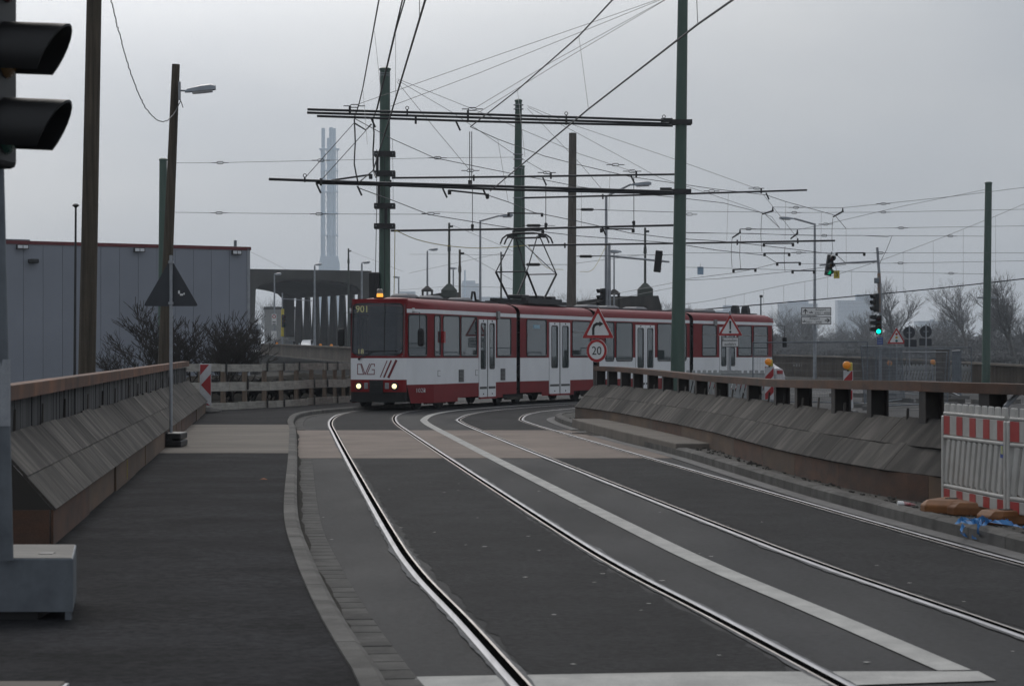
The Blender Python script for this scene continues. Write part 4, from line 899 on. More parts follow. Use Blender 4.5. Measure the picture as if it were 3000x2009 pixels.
street_lamp('street lamp in front of the concrete bridge arch with a white box on its post', 922, 778, 240, 943, 775, 6)
street_lamp('street lamp at the left end of the concrete bridge arch', 804, 806, 250, 824, 803, 5)
street_lamp('street lamp under the tall lamp between the two signal posts', 1799, 738, 150, 1786, 737, 5)
# distant masts on pyramid bases
def far_mast(label, u, vt, vb, Y, w, m=None, pyr=None):
    t, b, tp, r = mast(label, u, vt, Y, w*.8, w*1.15, m or M['green_dark'], group='distant masts', n=8, cap=False)
    k = Y/F/2; j = axis_pt(b, tp, lerp(vt, vb, .42)); mb = MB(off=b); mb.lathe([(w*k*1.25, 0), (w*k*1.15, .3), (w*k*.85, .5)], j, 8); mb.build('joint_collar', m or M['green_dark'], t)
    fitting(t, b, tp + Vector((.12, 0, -.25)), M['dark'], 'insulator', (.3, .12, .14))
    if pyr:
        mb = MB(off=b); c = P(u, vb, Y); hw = pyr*Y/F/2
        mb.loft([[c+Vector((sx*hw*a, sy*hw*a, z)) for sx, sy in ((-1, -1), (1, -1), (1, 1), (-1, 1))] for a, z in ((1, -.5), (1, 0), (.3, hw*.75), (.22, hw*.8))]); mb.build('pyramid_base', m or M['green_dark'], t)
    return t
far_mast('green mast on a pyramid base above the front car roof', 1316, 653, 850, 165, 8, pyr=46)
far_mast('brown mast standing left of the pale distant tower', 1347, 731, 890, 150, 8, M['concrete_pole'])
far_mast('green mast on a pyramid base left of the pantograph', 1468, 738, 886, 170, 6, pyr=34)
far_mast('green mast on a pyramid base behind the tall thick mast', 1890, 667, 847, 160, 8, pyr=44)
far_mast('green mast at the right end of the concrete bridge', 1021, 728, 830, 230, 6)
for u, v, Y, w, lb in ((1252, 846, 189, 34, 'dark pyramid cap under the small street lamp above the tram roof'), (1799, 855, 149, 34, 'dark pyramid cap under the street lamp right of the pantograph')):
    c = P(u, v+6, Y); hw = w*Y/F/2; t = thing('pyramid_cap', lb, 'cap', (c.x, c.y, 0)); mb = MB(off=t.location)
    mb.loft([[c+Vector((sx*hw*a, sy*hw*a, z)) for sx, sy in ((-1, -1), (1, -1), (1, 1), (-1, 1))] for a, z in ((1, -.05), (1, .05), (.3, hw*.75), (.22, hw*.8))]); mb.build('cap_roof', M['beam'], t)
    mb = MB(off=t.location)
    for sx in (-.8, .8): mb.bar(Vector((c.x+sx*hw, c.y, 0)), c+Vector((sx*hw, 0, 0)), .16, .16)
    mb.build('cap_legs', M['beam'], t)
# dark concrete bridge girders behind the tram
conc_d = mat('dark_weathered_concrete', (.085, .08, .075), (.05, .048, .046), scale=1.2, stretch=(1, 1, .3), rough=.9, fine=.15, dirt=.5, dirt_c=(.04, .038, .036), dscale=.8, dstretch=(1.5, 1.5, .25))
def girder(label, pts, Y, depth=3):
    t = thing('bridge_girder', label, 'girder', (P(pts[0][0], 0, Y).x, Y, 0)); mb = MB(off=t.location)
    mb.prism([(P(u, v, Y).x, P(u, v, Y).z) for u, v in pts], (0, Y, 0), (1, 0, 0), Z, (0, 1, 0), depth); mb.build('girder_body', conc_d, t); return t
girder('dark sloping concrete girder right behind the tram front roof', [(1195, 875), (1290, 858), (1348, 856), (1350, 1100), (1310, 1100), (1308, 905), (1195, 905)], 168)
girder('dark concrete girder on a leg, right of the pantograph', [(1690, 884), (1788, 868), (1929, 866), (1942, 915), (1946, 1100), (1905, 1100), (1895, 898), (1835, 902), (1830, 1100), (1800, 1100), (1795, 905), (1690, 908)], 158)

# ---------------------------------------------------------------- catenary arms and wires
def arm(label, host, pts, r=.045, extra=()):
    a = P(*pts[0]); t = thing('overhead_cantilever', label, 'cantilever', a); mb = MB(off=a); mb.tube([P(*p) for p in pts], r, 8); mb.build('tube', M['pipe'], t, smooth=50)
    for u, v, Y, kd in extra:
        p = P(u, v, Y); mb = MB(off=a)
        if kd == 'clamp': mb.box(p-Z*.03, (.06, .1, .2)); mb.build('clamp', M['dark'], t, bevel=.015)
        if kd == 'eye':
            mb.tube([p+Vector((.045*math.cos(k*math.pi/5), 0, .07+.045*math.sin(k*math.pi/5))) for k in range(11)], .012, 5); mb.box(p-Z*.04, (.045, .07, .14)); mb.build('eye_bolt', M['dark'], t)
        if kd == 'lug': mb.bar(p, p+Vector((.12, 0, -.26)), .05, .05); mb.build('lug', M['dark'], t)
    return t
arm('topmost of three parallel tubes reaching left from the tall mast', tB, [(901, 321, 66.2), (1400, 335, 67.6), (1945, 353, 69.6)], .036, ((1025, 318, 66.5, 'clamp'), (1193, 324, 67, 'eye'), (1371, 330, 67.5, 'clamp'), (1659, 340, 68.6, 'eye'), (1945, 349, 69.6, 'eye')))
arm('middle of three parallel tubes reaching left from the tall mast', tB, [(900, 330.5, 66.2), (1400, 345, 67.6), (1960, 363, 69.6)], .036, ((1371, 345, 67.5, 'clamp'), (1659, 353, 68.6, 'clamp')))
arm('lowest of three parallel tubes reaching left from the tall mast', tB, [(929, 340.5, 66.2), (1400, 356, 67.6), (1970, 369, 69.6)], .034, ((1087, 346, 66.6, 'lug'), (1218, 350, 67, 'clamp'), (1336, 356, 67.4, 'lug')))
arm('longer and upper of the tube pair reaching left at half height', tB, [(788, 525, 64.2), (1100, 536, 65.2), (1500, 547, 67), (1970, 562, 69.6)], .038, ((893, 522, 64.4, 'eye'), (940, 530, 64.6, 'clamp'), (1144, 535, 65.6, 'clamp'), (1378, 541, 66.6, 'eye'), (1667, 553, 68.2, 'clamp')))
arm('lower of the tube pair reaching left at half height', tB, [(925, 536, 64.7), (1100, 541, 65.2), (1500, 556, 67), (1970, 567, 69.6)], .036, ((927, 538, 64.6, 'lug'), (1047, 545, 65, 'lug'), (1297, 552, 66.2, 'lug'), (1416, 556, 66.6, 'lug')))
arm('upper tube reaching right from the clamped mast to the tall mast', tA, [(1148, 521.5, 78), (1500, 518, 78.6), (1976, 511, 79.5)], .034, ((1388, 519, 78.4, 'clamp'), (1590, 520, 78.7, 'lug'), (1614, 513, 78.8, 'clamp'), (1848, 514, 79.2, 'lug'), (1864, 509, 79.3, 'clamp')))
arm('lower tube reaching right from the clamped mast to the tall mast', tA, [(1145, 676, 78), (1500, 671, 78.6), (1976, 660, 79.5)], .036, ((1384, 668, 78.4, 'eye'), (1505, 676, 78.6, 'lug'), (1600, 664, 78.7, 'eye'), (1764, 666, 79, 'lug'), (1856, 658, 79.2, 'eye')))
arm('upper tube reaching far right past the tall mast', tC, [(1530, 580, 90), (1980, 569, 91), (2364, 557, 92)], .036, ((1766, 574, 90.6, 'clamp'), (2230, 557, 91.7, 'clamp'), (2244, 565, 91.8, 'lug')))
arm('lower tube reaching far right past the tall mast', tC, [(1548, 719, 90), (1980, 713, 91), (2446, 705, 92)], .036, ((1655, 717, 90.2, 'clamp'), (2160, 708, 91.6, 'clamp'), (2337, 704, 91.9, 'clamp')))
def steady(label, u0, u1, v0, v1, Y, ends=True):
    a, b = P(u0, v0, Y), P(u1, v1, Y); t = thing('steady_arm', label, 'arm', a, 0, 'steady arms'); mb = MB(off=a); mb.tube([a, b], .028, 6); mb.build('tube', M['dark'], t)
    for p in (a, b): mb = MB(off=a); mb.box(p-Z*.05, (.1, .07, .14)); mb.build('clip', M['dark'], t, bevel=.02)
for i, (u0, u1, v0, v1, Y, lb) in enumerate(((2238, 2323, 714, 713, 92, 'short dark bar hanging just under the far right tube'), (2240, 2312, 742, 742, 93, 'short dark bar left of the right street lamp post'), (2451, 2532, 741, 741, 93, 'short dark bar right of the hanging traffic signal'),
      (2277, 2343, 770, 769, 95, 'short bar below and left of the right street lamp post'), (2149, 2213, 790, 788, 96, 'lowest and leftmost short bar right of the tall mast'), (2322, 2385, 793, 793, 96, 'lowest short bar touching the right street lamp post'),
      (1490, 1588, 624, 626, 89, 'short bar clipped in front of the mast beside the pantograph'), (1762, 1855, 671, 671, 79, 'short bar under the lower tube left of the tall mast'), (1317, 1428, 558, 570, 67, 'short drooping bar under the half height tube pair'),
      (975, 1086, 528, 512, 65, 'short bar rising left of the clamped mast'), (1505, 1590, 677, 674, 79, 'short bar right above the pantograph head'))):
    steady(lb, u0, u1, v0, v1, Y)
def wire(label, pts, r=.012, m=None, drops=(), knots=(), name='overhead_wire', cat='wire', smooth_=False):
    """pts (u,v,Y); drops: pairs of points for hanging droppers; knots: turnbuckle positions along"""
    w = [P(*p) for p in pts]; t = thing(name, label, cat, w[-1]); mb = MB(off=w[-1])
    if smooth_: w = resample(w, .4)
    mb.tube(w, r, 5); mb.build('strand', m or M['wire'], t)
    for a, b in drops: mb = MB(off=t.location); mb.tube([P(*a), P(*b)], .005, 4); mb.build('dropper', M['wire_lt'], t)
    for u, v, Y in knots:
        p = P(u, v, Y); mb = MB(off=t.location); mb.tube([p+Vector((-.3, 0, 0)), p+Vector((-.12, 0, .0)), p+Vector((-.08, 0, .04)), p+Vector((.08, 0, .04)), p+Vector((.12, 0, 0)), p+Vector((.3, 0, 0))], .014, 5)
        mb.tube([p+Vector((-.12, 0, 0)), p+Vector((-.08, 0, -.04)), p+Vector((.08, 0, -.04)), p+Vector((.12, 0, 0))], .014, 5); mb.build('turnbuckle', M['dark'], t)
    return t
WT = .016
wire('leftmost thick wire coming down from the top edge, left of the clamped mast', [(1125, -110, 42.5), (1110, 0, 46.4), (1063, 258, 62), (1050, 312, 66), (1038, 344, 66.4)], WT, drops=(((1097, 92, 52), (1116, 270, 47)), ((1063, 258, 61.5), (1076, 422, 52))))
wire('left one of the close wire pair crossing the clamped mast top', [(1200, -110, 42), (1179, 0, 45.6), (1103, 321, 66), (1092, 352, 66.5)], WT)
wire('right one of the close wire pair crossing the clamped mast top', [(1212, -110, 42), (1186, 0, 45.6), (1159, 92, 52), (1105, 321, 66)], WT, drops=(((1159, 92, 51), (1159, 282, 47)),))
wire('contact wire running from top centre down to the half height tubes', [(1290, -140, 27), (1246, 0, 31), (1144, 339, 46), (1093, 500, 58), (1050, 536, 65)], WT, drops=(((1229, -30, 32), (1229, 48, 32.5)),))
wire('messenger wire sweeping from the top right to the three tube arm', [(1900, -110, 39), (1795, 0, 43.5), (1695, 107, 48), (1516, 264, 58), (1378, 372, 67)], WT, drops=(((1696, 107, 48), (1724, 320, 44)), ((1516, 264, 58), (1538, 460, 54))))
wire('long contact wire crossing in front of the tall mast down to the half height tubes', [(2310, -140, 27), (2147, 0, 30.8), (2044, 72, 33), (1724, 320, 44), (1436, 560, 66)], WT, drops=(((2040, -30, 32), (2044, 70, 33)),))
wire('messenger wire continuing right from the left end of the three tube arm', [(1032, 344, 66.5), (1150, 408, 71), (1273, 463, 76), (1400, 489, 78), (1500, 509, 79), (1700, 548, 82), (1800, 560, 85), (1990, 580, 88), (2120, 595, 90), (2240, 626, 93), (2284, 668, 97)], .012, drops=(((1150, 408, 71), (1152, 586, 71)), ((1703, 548, 82), (1703, 668, 82))))
wire('contact wire continuing right from the left end of the half height tubes', [(1048, 550, 65), (1110, 573, 67), (1152, 588, 71), (1255, 628, 76), (1275, 632, 76.5), (1500, 669, 79), (1700, 692, 83), (1968, 712, 88), (2100, 733, 90), (2240, 748, 93), (2277, 771, 96)], .013)
wire('messenger wire continuing right past the brown mast and the tall mast', [(1378, 372, 67), (1458, 408, 69), (1596, 458, 76), (1690, 482, 79), (1846, 518, 79.5), (1969, 536, 86), (2100, 555, 90), (2242, 571, 92), (2302, 591, 93), (2446, 631, 95), (2479, 670, 99)], .012, drops=(((1458, 408, 69), (1489, 592, 69)), ((1787, 506, 79), (1784, 620, 79)), ((2134, 559, 90), (2129, 706, 90)), ((2302, 591, 93), (2300, 700, 93)), ((2406, 622, 94), (2405, 740, 94)), ((2479, 671, 99), (2479, 772, 99))))
wire('contact wire continuing right below the tall mast clamp', [(1425, 571, 67), (1489, 592, 70), (1565, 623, 76), (1588, 627, 78), (1686, 647, 80), (1846, 683, 82), (1968, 698, 88), (2100, 706, 90), (2196, 715, 91), (2346, 733, 93), (2450, 746, 94), (2479, 772, 98)], .013)
wire('thin upper span wire from the left green mast past the chimneys', [(488, 478, 85), (640, 477, 83), (923, 471, 80), (1270, 463, 78), (1515, 461, 90)], .008, M['wire_lt'], knots=((645, 477, 83), (940, 470, 80), (1282, 463, 78)))
wire('thin lower span wire from the left green mast past the chimneys', [(505, 622, 85), (640, 624, 83), (932, 627, 80), (1245, 628, 78), (1275, 621, 78), (1490, 628, 89)], .008, M['wire_lt'], knots=((642, 624, 83), (935, 627, 80), (1262, 626, 78)))
stw = M['wire_lt']
wire('thin upper stay from the tall mast top to the left end of the tube arm', [(1960, -12, 70), (1400, 182, 68), (1048, 306, 66.4)], .008, stw, knots=((1038, 311, 66.4),))
wire('thin second stay from the tall mast top running behind the clamped mast', [(1955, -8, 70), (1400, 216, 68), (1144, 312, 67)], .008, stw)
wire('thin third stay from the tall mast top to the middle of the tube arm', [(1955, -4, 70), (1620, 180, 69), (1390, 318, 67.5)], .008, stw, knots=((1384, 320, 67.5),))
wire('thin lowest stay from the tall mast top to the middle of the tube arm', [(1950, 0, 70), (1620, 195, 69), (1396, 334, 67.5)], .008, stw)
wire('steep stay from the clamped mast top down to its upper tube', [(1163, 240, 78), (1270, 372, 78.2), (1384, 508, 78.4)], .008, stw, knots=((1378, 500, 78.4),))
wire('long stay from the clamped mast top past the brown mast to the upper tube end', [(1165, 232, 78), (1400, 326, 78.5), (1700, 452, 79), (1864, 506, 79.3)], .008, stw, knots=((1803, 483, 79.2), (1852, 502, 79.3)))
wire('shorter stay from the clamped mast top to the middle of the upper tube', [(1165, 236, 78), (1325, 330, 78.3), (1500, 448, 78.6), (1612, 513, 78.8)], .008, stw, knots=((1602, 506, 78.8),))
wire('steep stay from the top of the mast beside the pantograph', [(1545, 318, 90), (1700, 480, 90.2), (1768, 560, 90.5)], .008, stw)
wire('long stay from the mast beside the pantograph behind the tall mast', [(1545, 310, 90), (1690, 370, 90.3), (1974, 466, 91), (2225, 556, 91.7)], .008, stw, knots=((2216, 552, 91.7),))
wire('stay falling from the mast beside the pantograph to the right tube', [(1548, 315, 90), (1700, 395, 90.3), (1930, 520, 91), (2090, 572, 91.4), (2200, 610, 93), (2262, 636, 95)], .008, stw, knots=((2085, 560, 91.3), (2020, 628, 91.4)))
for u, v0, v1, Y, lb in ((1376, 386, 540, 67, 'pair of thin hangers between the tube arms left of centre'), (1384, 545, 668, 78.4, 'thin hanger below the half height tubes left of centre'), (1599, 535, 664, 78.7, 'thin hanger between the tubes above the pantograph'), (1857, 520, 658, 79.2, 'thin hanger between the tubes left of the tall mast')):
    t = thing('wire_hanger', lb, 'hanger', P(u, v1, Y)); mb = MB(off=t.location); mb.tube([P(u, v0, Y), P(u, v1, Y)], .012, 5); mb.build('rod', M['wire'], t)
    if 'pair' in lb: mb = MB(off=t.location); mb.tube([P(u+6, v0, Y), P(u+6, v1, Y)], .012, 5); mb.build('rod', M['wire'], t)
    mb = MB(off=t.location); mb.box(P(u, v1-4, Y), (.09, .06, .16)); mb.build('clip', M['dark'], t, bevel=.02)
for pts, lb in ((((1038, 350, 66.4), (1041, 420, 66), (1038, 480, 65.5), (1048, 530, 65)), 'heavy jumper cable hanging left between the two tube arms'), (((1093, 352, 66.5), (1096, 400, 66.4), (1093, 440, 67), (1095, 500, 67), (1101, 520, 66)), 'heavy jumper cable hanging beside the clamped mast'),
                (((1040, 362, 66.4), (1050, 378, 66.4), (1064, 383, 66.4), (1078, 378, 66.4), (1088, 364, 66.5)), 'slack cable loop under the three tube arm')):
    wire(lb, pts, .022, name='jumper_cable', cat='cable', smooth_=True)
wire('left thin wire slanting down to the left end of the half height tubes', [(1036, 362, 66.3), (895, 520, 64.5)], .01); wire('right thin wire slanting down towards the half height tubes, in front of the chimneys', [(1072, 383, 66.3), (942, 527, 64.7)], .01)
# right half: cross spans
for pts, kn, lb, r in ((((2010, 619, 95), (2327, 623, 100), (2588, 622, 105), (3060, 612, 112)), ((2327, 623, 100), (2588, 622, 105)), 'second highest span wire at the right, running level past the far right mast', .009),
      (((2262, 607, 97), (2469, 609, 100), (2588, 597, 103), (2780, 577, 106), (3060, 542, 112)), ((2332, 608, 98), (2588, 597, 103)), 'highest span wire rising to the right edge behind the far right mast', .01),
      (((2168, 672, 98), (2338, 673, 99), (2419, 657, 101), (2650, 603, 105), (2886, 556, 110)), ((2419, 657, 101),), 'span wire rising steeply to the top of the far right mast', .009),
      (((2168, 671, 98), (2480, 670, 100), (3060, 661, 112)), ((2193, 671, 98), (2640, 668, 103)), 'level span wire just under the arm of the right street lamp', .009),
      (((2010, 681, 96), (2415, 690, 101), (2886, 692, 110)), ((2415, 690, 101), (2784, 692, 108)), 'level span wire clamped to the middle of the far right mast', .009),
      (((2010, 741, 96), (2315, 741, 98), (3060, 741, 112)), ((2340, 740, 98), (2580, 741, 103)), 'level span wire at the height of the signal post top', .009),
      (((2343, 773, 97), (2640, 771, 103), (3060, 763, 112)), ((2638, 771, 103),), 'level span wire behind the traffic signal arm', .009),
      (((2010, 783, 96), (2211, 788, 98), (2420, 794, 102), (2886, 803, 110)), ((2786, 801, 108),), 'lowest span wire clamped to the far right mast', .009)):
    wire(lb, pts, r, M['wire_lt'], knots=kn)
dr = [(2125, 871, 901), (2180, 860, 896), (2237, 848, 891), (2296, 836, 886), (2358, 825, 880), (2425, 812, 875), (2495, 791, 868), (2646, 737, 855), (2734, 706, 846), (2822, 672, 836), (2917, 633, 826)]
wire('thin curved carrier wire with many droppers rising to the right edge', [(1990, 893, 108), (2100, 877, 109), (2296, 836, 110), (2427, 811, 110), (2573, 765, 110), (2734, 706, 110), (2917, 633, 110), (3060, 572, 110)], .009, M['wire_lt'], drops=[((u, a, 110), (u, b, 110)) for u, a, b in dr], smooth_=True)
wire('thick black cable rising gently to the right edge in front of the trees', [(1990, 911, 108.6), (2100, 903, 109), (2300, 886, 110), (2500, 868, 110), (2734, 846, 110), (3060, 810, 110)], .026, M['black'], smooth_=True)
for a, b_, lb in (((2237, 571), (2338, 700), 'thin diagonal wire behind the right street lamp head'), ((2262, 636), (2284, 668), 'short link wire below the right tube end')): wire(lb, [(*a, 93), (*b_, 97)], .008)
wire('contact wire of the far tracks rising from the left to the lamp post', [(1990, 820, 100), (2148, 800, 98), (2213, 787, 97), (2277, 771, 96)], .01); wire('lowest contact wire sagging right of the tall mast', [(1990, 822, 102), (2100, 817, 101), (2290, 798, 98), (2385, 787, 98), (2479, 775, 98)], .01)
for u, v0, v1, Y, lb in ((2232, 630, 738, 95, 'thin cable hanging left of the right street lamp head'), (2440, 640, 735, 96, 'thin cable hanging right of the right street lamp post'), (2145, 698, 783, 96, 'leftmost thin cable hanging right of the tall mast'), (2170, 690, 788, 97, 'bowed thin cable hanging right of the tall mast'), (2300, 722, 795, 97, 'bowed thin cable hanging left of the right lamp post')):
    wire(lb, [(u, v0, Y), (u-3, (v0+v1)/2, Y), (u, v1, Y)], .01, name='hanging_cable', cat='cable', smooth_=True)
for u0, v0, u1, v1, Y, lb in ((2232, 628, 2264, 607, 95, 'angled bracket left of the right street lamp head'), (2440, 636, 2469, 609, 96, 'angled bracket above the hanging traffic signal'), (2145, 697, 2168, 671, 96, 'angled bracket at the left of the far tube end'), (2316, 700, 2336, 673, 95, 'angled bracket under the right street lamp head')):
    p0, p1 = P(u0, v0, Y), P(u1, v1, Y); t = thing('wire_bracket', lb, 'bracket', p0, 0, 'wire brackets'); mb = MB(off=p0); mb.tube([p0, lerp(p0, p1, .8)-Z*.12, p1-Z*.15, p1], [.03, .04, .05, .02], 6); mb.build('bracket_bar', M['dark'], t)
wire('slack wire running to the signal post and dropping onto it', [(2010, 683, 108), (2200, 684, 109), (2300, 688, 110), (2380, 690, 110), (2520, 690, 110), (2600, 694, 110), (2614, 690, 110), (2598, 730, 110), (2578, 770, 110)], .012, name='slack_cable', cat='cable')
yl = mat('yellow_rope', (.45, .38, .12), rough=.8)
wire('yellow rope sagging from the clamped mast to the pantograph mast', [(1158, 675, 77.6), (1225, 703, 80), (1310, 720, 83), (1400, 727, 86), (1480, 724, 88), (1548, 718, 89.6)], .014, yl, name='yellow_rope', cat='rope', smooth_=True)
wire('yellow rope hanging straight down beside the clamped mast', [(1157, 676, 77.6), (1156, 780, 77.6), (1154, 880, 77.6)], .013, yl, name='yellow_rope', cat='rope')
for a, b_, lb in (((1548, 720, 90), (1650, 790, 95), 'left half of the pale rope looping below the pantograph head'), ((1700, 796, 97), (1776, 720, 104), 'right half of the pale rope rising to the tall street lamp')): wire(lb, [a, ((a[0]+b_[0])/2, max(a[1], b_[1])-8, (a[2]+b_[2])/2), b_], .01, yl, name='yellow_rope', cat='rope', smooth_=True)
for k, (pts, lb) in enumerate(((((1326, 660, 165), (1470, 720, 165), (1520, 745, 165)), 'stay wire falling right from the mast on the front car side'), (((1355, 740, 150), (1500, 820, 155)), 'faint wire falling right from the brown distant mast'), (((1020, 733, 230), (1180, 795, 200)), 'wire falling right from the mast at the bridge end'),
      (((1200, 745, 180), (1320, 745, 165), (1520, 748, 160)), 'level wire between the distant masts above the tram roof'), (((1170, 850, 200), (1320, 838, 165), (1468, 842, 160), (1520, 848, 160)), 'lowest level wire just above the tram roof'), (((1200, 800, 190), (1468, 742, 170)), 'wire rising right to the mast left of the pantograph'),
      (((1552, 775, 120), (1660, 775, 120), (1890, 746, 150)), 'level wire behind the pantograph'), (((1700, 880, 150), (1985, 826, 120)), 'wire rising right behind the tall mast, upper one'), (((1700, 895, 150), (1985, 840, 120)), 'wire rising right behind the tall mast, lower one'), (((1690, 613, 100), (1985, 622, 98)), 'level wire right of the brown mast'),
      (((1690, 750, 100), (1985, 746, 110)), 'second level wire right of the brown mast'), (((728, 735, 200), (840, 790, 250)), 'faint wire falling from the warehouse corner'))):
    wire(lb, pts, .012, M['wire_lt'], name='distant_wire')
for u, v, Y, lb in ((1722, 614, 100, 'upper black insulator right of the brown mast'), (1718, 751, 100, 'lower black insulator right of the brown mast'), (1565, 661, 92, 'upper black insulator right of the pantograph mast'), (1564, 775, 92, 'lower black insulator right of the pantograph mast')):
    p = P(u, v, Y); t = thing('insulator', lb, 'insulator', p, 0, 'span wire insulators'); mb = MB(off=p); mb.lathe([(.02, -.3), (.06, -.25), (.06, .2), (.02, .26)], p, 8, Vector((1, 0, 0))); mb.build('insulator_body', M['black'], t)
    mb = MB(off=p); mb.tube([p-Vector((.8, 0, 0)), p+Vector((.8, 0, 0))], .012, 5); mb.build('strand', M['wire'], t)

# ---------------------------------------------------------------- traffic signals
M['green_lit'] = mat('lit_green_lens', (.0, .5, .32), emit=(.0, .9, .55), estr=2.2)
M['green_dim'] = mat('green_lens_side', (.0, .25, .14), emit=(.0, .5, .25), estr=.45)
lens = {'r': mat('red_lens', (.09, .012, .012), rough=.2), 'y': mat('amber_lens', (.14, .07, .012), rough=.2), 'g': mat('green_lens', (.01, .07, .05), rough=.2)}
def signal_head(t, b, c, h, rz, lit=None, n=3, tilt=0, litm=None, visor=True, red=True):
    """housing of n lamps with centre c and height h; rz turns its face from -Y"""
    Rm = Matrix.Translation(c) @ Matrix.Rotation(rz, 4, 'Z') @ Matrix.Rotation(tilt, 4, 'Y'); w = h/n*.96; r = w*.36; dp = w*.55
    mb = MB(off=b, M=Rm); mb.box((0, dp/2, 0), (w, dp, h)); mb.box((0, dp*.9, 0), (w*.8, dp*.5, h*.94)); mb.build('signal_housing', M['black'], t, bevel=w*.08)
    for k in range(n):
        z = h/2 - h/n*(k+.5); col = 'ryg'[k] if n == 3 else 'rg'[k]
        mb = MB(off=b, M=Rm); mb.lathe([(r, 0), (r*.9, r*.15), (r*.5, r*.26), (0, r*.3)], (0, -.005, z), 16, Vector((0, -1, 0))); mb.build('lens', (litm or M['green_lit']) if lit == k else lens[col], t, smooth=50)
        if visor:
            mb = MB(off=b, M=Rm); ro, ri = r*1.2, r*1.1; a0 = -35; m_ = 14; secs = []
            for j in range(m_+1):
                a = R(a0 + (180-2*a0)*j/m_); ln = w*(.45+.45*(.5+.5*math.sin(a)))
                secs.append([(ri*math.cos(a), 0, z+ri*math.sin(a)), (ro*math.cos(a), 0, z+ro*math.sin(a)), (ro*math.cos(a), -ln, z+ro*math.sin(a)-.05*ln), (ri*math.cos(a), -ln, z+ri*math.sin(a)-.05*ln)])
            mb.loft(secs); mb.build('visor', M['black'], t, smooth=35)
# near signal on the left, side on
by = 12.6; b = at(18, by+.35, .43)
t = thing('portable_traffic_signal', 'dark out of focus traffic signal on a galvanised pole at the left edge', 'traffic signal', (b.x, b.y, .1)); ob = t.location
mb = MB(off=ob); tp = P(-32, -420, by+.2); mb.tube([b, tp], .04, 12); mb.build('pole', M['galv_dull'], t, smooth=50)
mb = MB(off=ob); p = lerp(b, tp, .24); mb.lathe([(.046, -.18), (.046, .18)], p, 12); mb.build('pole_sleeve', M['galv'], t)
signal_head(t, ob, Vector((P(18, 155, by).x, by, P(0, 155, by).z)), 1.2, R(90)-.12)
bx0, bx1 = at(-260, 13.1).x, at(214, 13.0).x
mb = MB(off=ob); mb.loft([[(x, y, z) for x, y in ((bx0, 13.0+e), (bx1-e, 13.0+e), (bx1-.155-e, 13.95-e), (bx0, 13.95-e))] for z, e in ((.145, 0), (.428, 0), (.435, .006))]); mb.build('ballast_block', M['galv_dull'], t)
mb = MB(off=ob); mb.add([(bx0, 13.005, .437), (bx1-.008, 13.005, .437), (bx1-.163, 13.94, .437), (bx0, 13.94, .437)], [(0, 1, 2, 3)]); mb.build('block_top', mat('dusty_block_top', (.24, .225, .2), (.17, .16, .145), scale=5, rough=.85, dirt=.3), t)
mb = MB(off=ob); mb.box((bx1-.2, 13.3, .4385), (.075, .1, .004)); mb.build('lifting_slot', M['dark'], t)
mb = MB(off=ob)
for x, y in ((bx1-.03, 13.03), (bx1-.17, 13.9)): mb = MB(off=ob); mb.box((x, y, .125), (.03, .04, .05)); mb.build('block_foot', M['galv_dull'], t)
mb = MB(off=ob); mb.box(((bx0+bx1)/2-.1, 13.45, .135), (bx1-bx0-.2, .84, .07)); mb.build('gap_shade_fill', M['black'], t)  # black box added as the shadow in the gap beneath the block
# corner of another block in the lower left corner
p = at(80, 9.9, .1); t = thing('ballast_block', 'pale block corner in the lower left corner of the pavement', 'block', (p.x, p.y, .1))
x1 = at(160, 10).x; mb = MB(off=t.location); mb.box((x1-.3, 9.95, .122), (.6, .6, .045)); mb.build('block_body', M['slab_grey'], t, bevel=.008); mb = MB(off=t.location); mb.box((x1+.009, 9.95, .118), (.014, .58, .035)); mb.build('block_edge', M['galv'], t)
# signal post on the right with a lit green lamp
Yk = 110; b = at(2579, Yk); t = thing('traffic_signal', 'grey signal post with a brightly lit green lamp, right of the tram', 'traffic signal', b)
mb = MB(off=b); mb.tube([b, P(2580, 860, Yk), P(2570, 725, Yk)], [.075, .07, .06], 10); mb.build('post', M['galv'], t, smooth=50)
rp = mat('flaking_orange_rust', (.3, .2, .14), (.2, .21, .22), scale=3, rough=.8)
mb = MB(off=b); mb.tube([P(2577, 915, Yk-.01), P(2575, 800, Yk-.01)], [.082, .078], 10, False); mb.build('rusty_sleeve', rp, t)
signal_head(t, b, P(2574, 952, Yk-.3), .88, R(-8), 2); signal_head(t, b, P(2563, 887, Yk-.3), .85, R(-62)); 
for k, vz in enumerate((928, 945, 963)):
    mb = MB(off=b); mb.loft([[P(u, v, Yk-.1) + Vector((0, dy, 0)) for dy in (-.15, .15)] + [P(u, v-h_, Yk-.1)+Vector((0, dy, 0)) for dy in (.15, -.15)] for u, v, h_ in ((2548, vz+5, 9), (2566, vz+9, 15))]); mb.build('side_visor', M['black'], t)
mb = MB(off=b); mb.tube([P(2574, 765, Yk), P(2480, 770, Yk), P(2401, 777, Yk)], [.05, .045, .04], 8); mb.build('boom', M['galv'], t)
mb = MB(off=b); mb.box(P(2568, 822, Yk-.1), (.22, .2, .25)); mb.build('control_box', M['galv_dull'], t, bevel=.03)
mb = MB(off=b); mb.box(P(2578, 998, Yk-.12), (.26, .02, .34)); pl = mb.build('blue_plate', M['blue'], t)
for k in range(4): mb = MB(off=b); mb.box(P(2578, 990+k*5, Yk-.14), (.2, .006, .025)); mb.build('plate_text_line', mat('plate_line', (.4, .45, .6)), pl)
p = P(2432, 777, Yk-.2); t = thing('hanging_signal', 'tilted traffic signal with a green lamp hanging from the boom beside a yellow number plate', 'traffic signal', p); signal_head(t, p, p, .96, R(20), 2, tilt=R(10), litm=M['green_dim'])
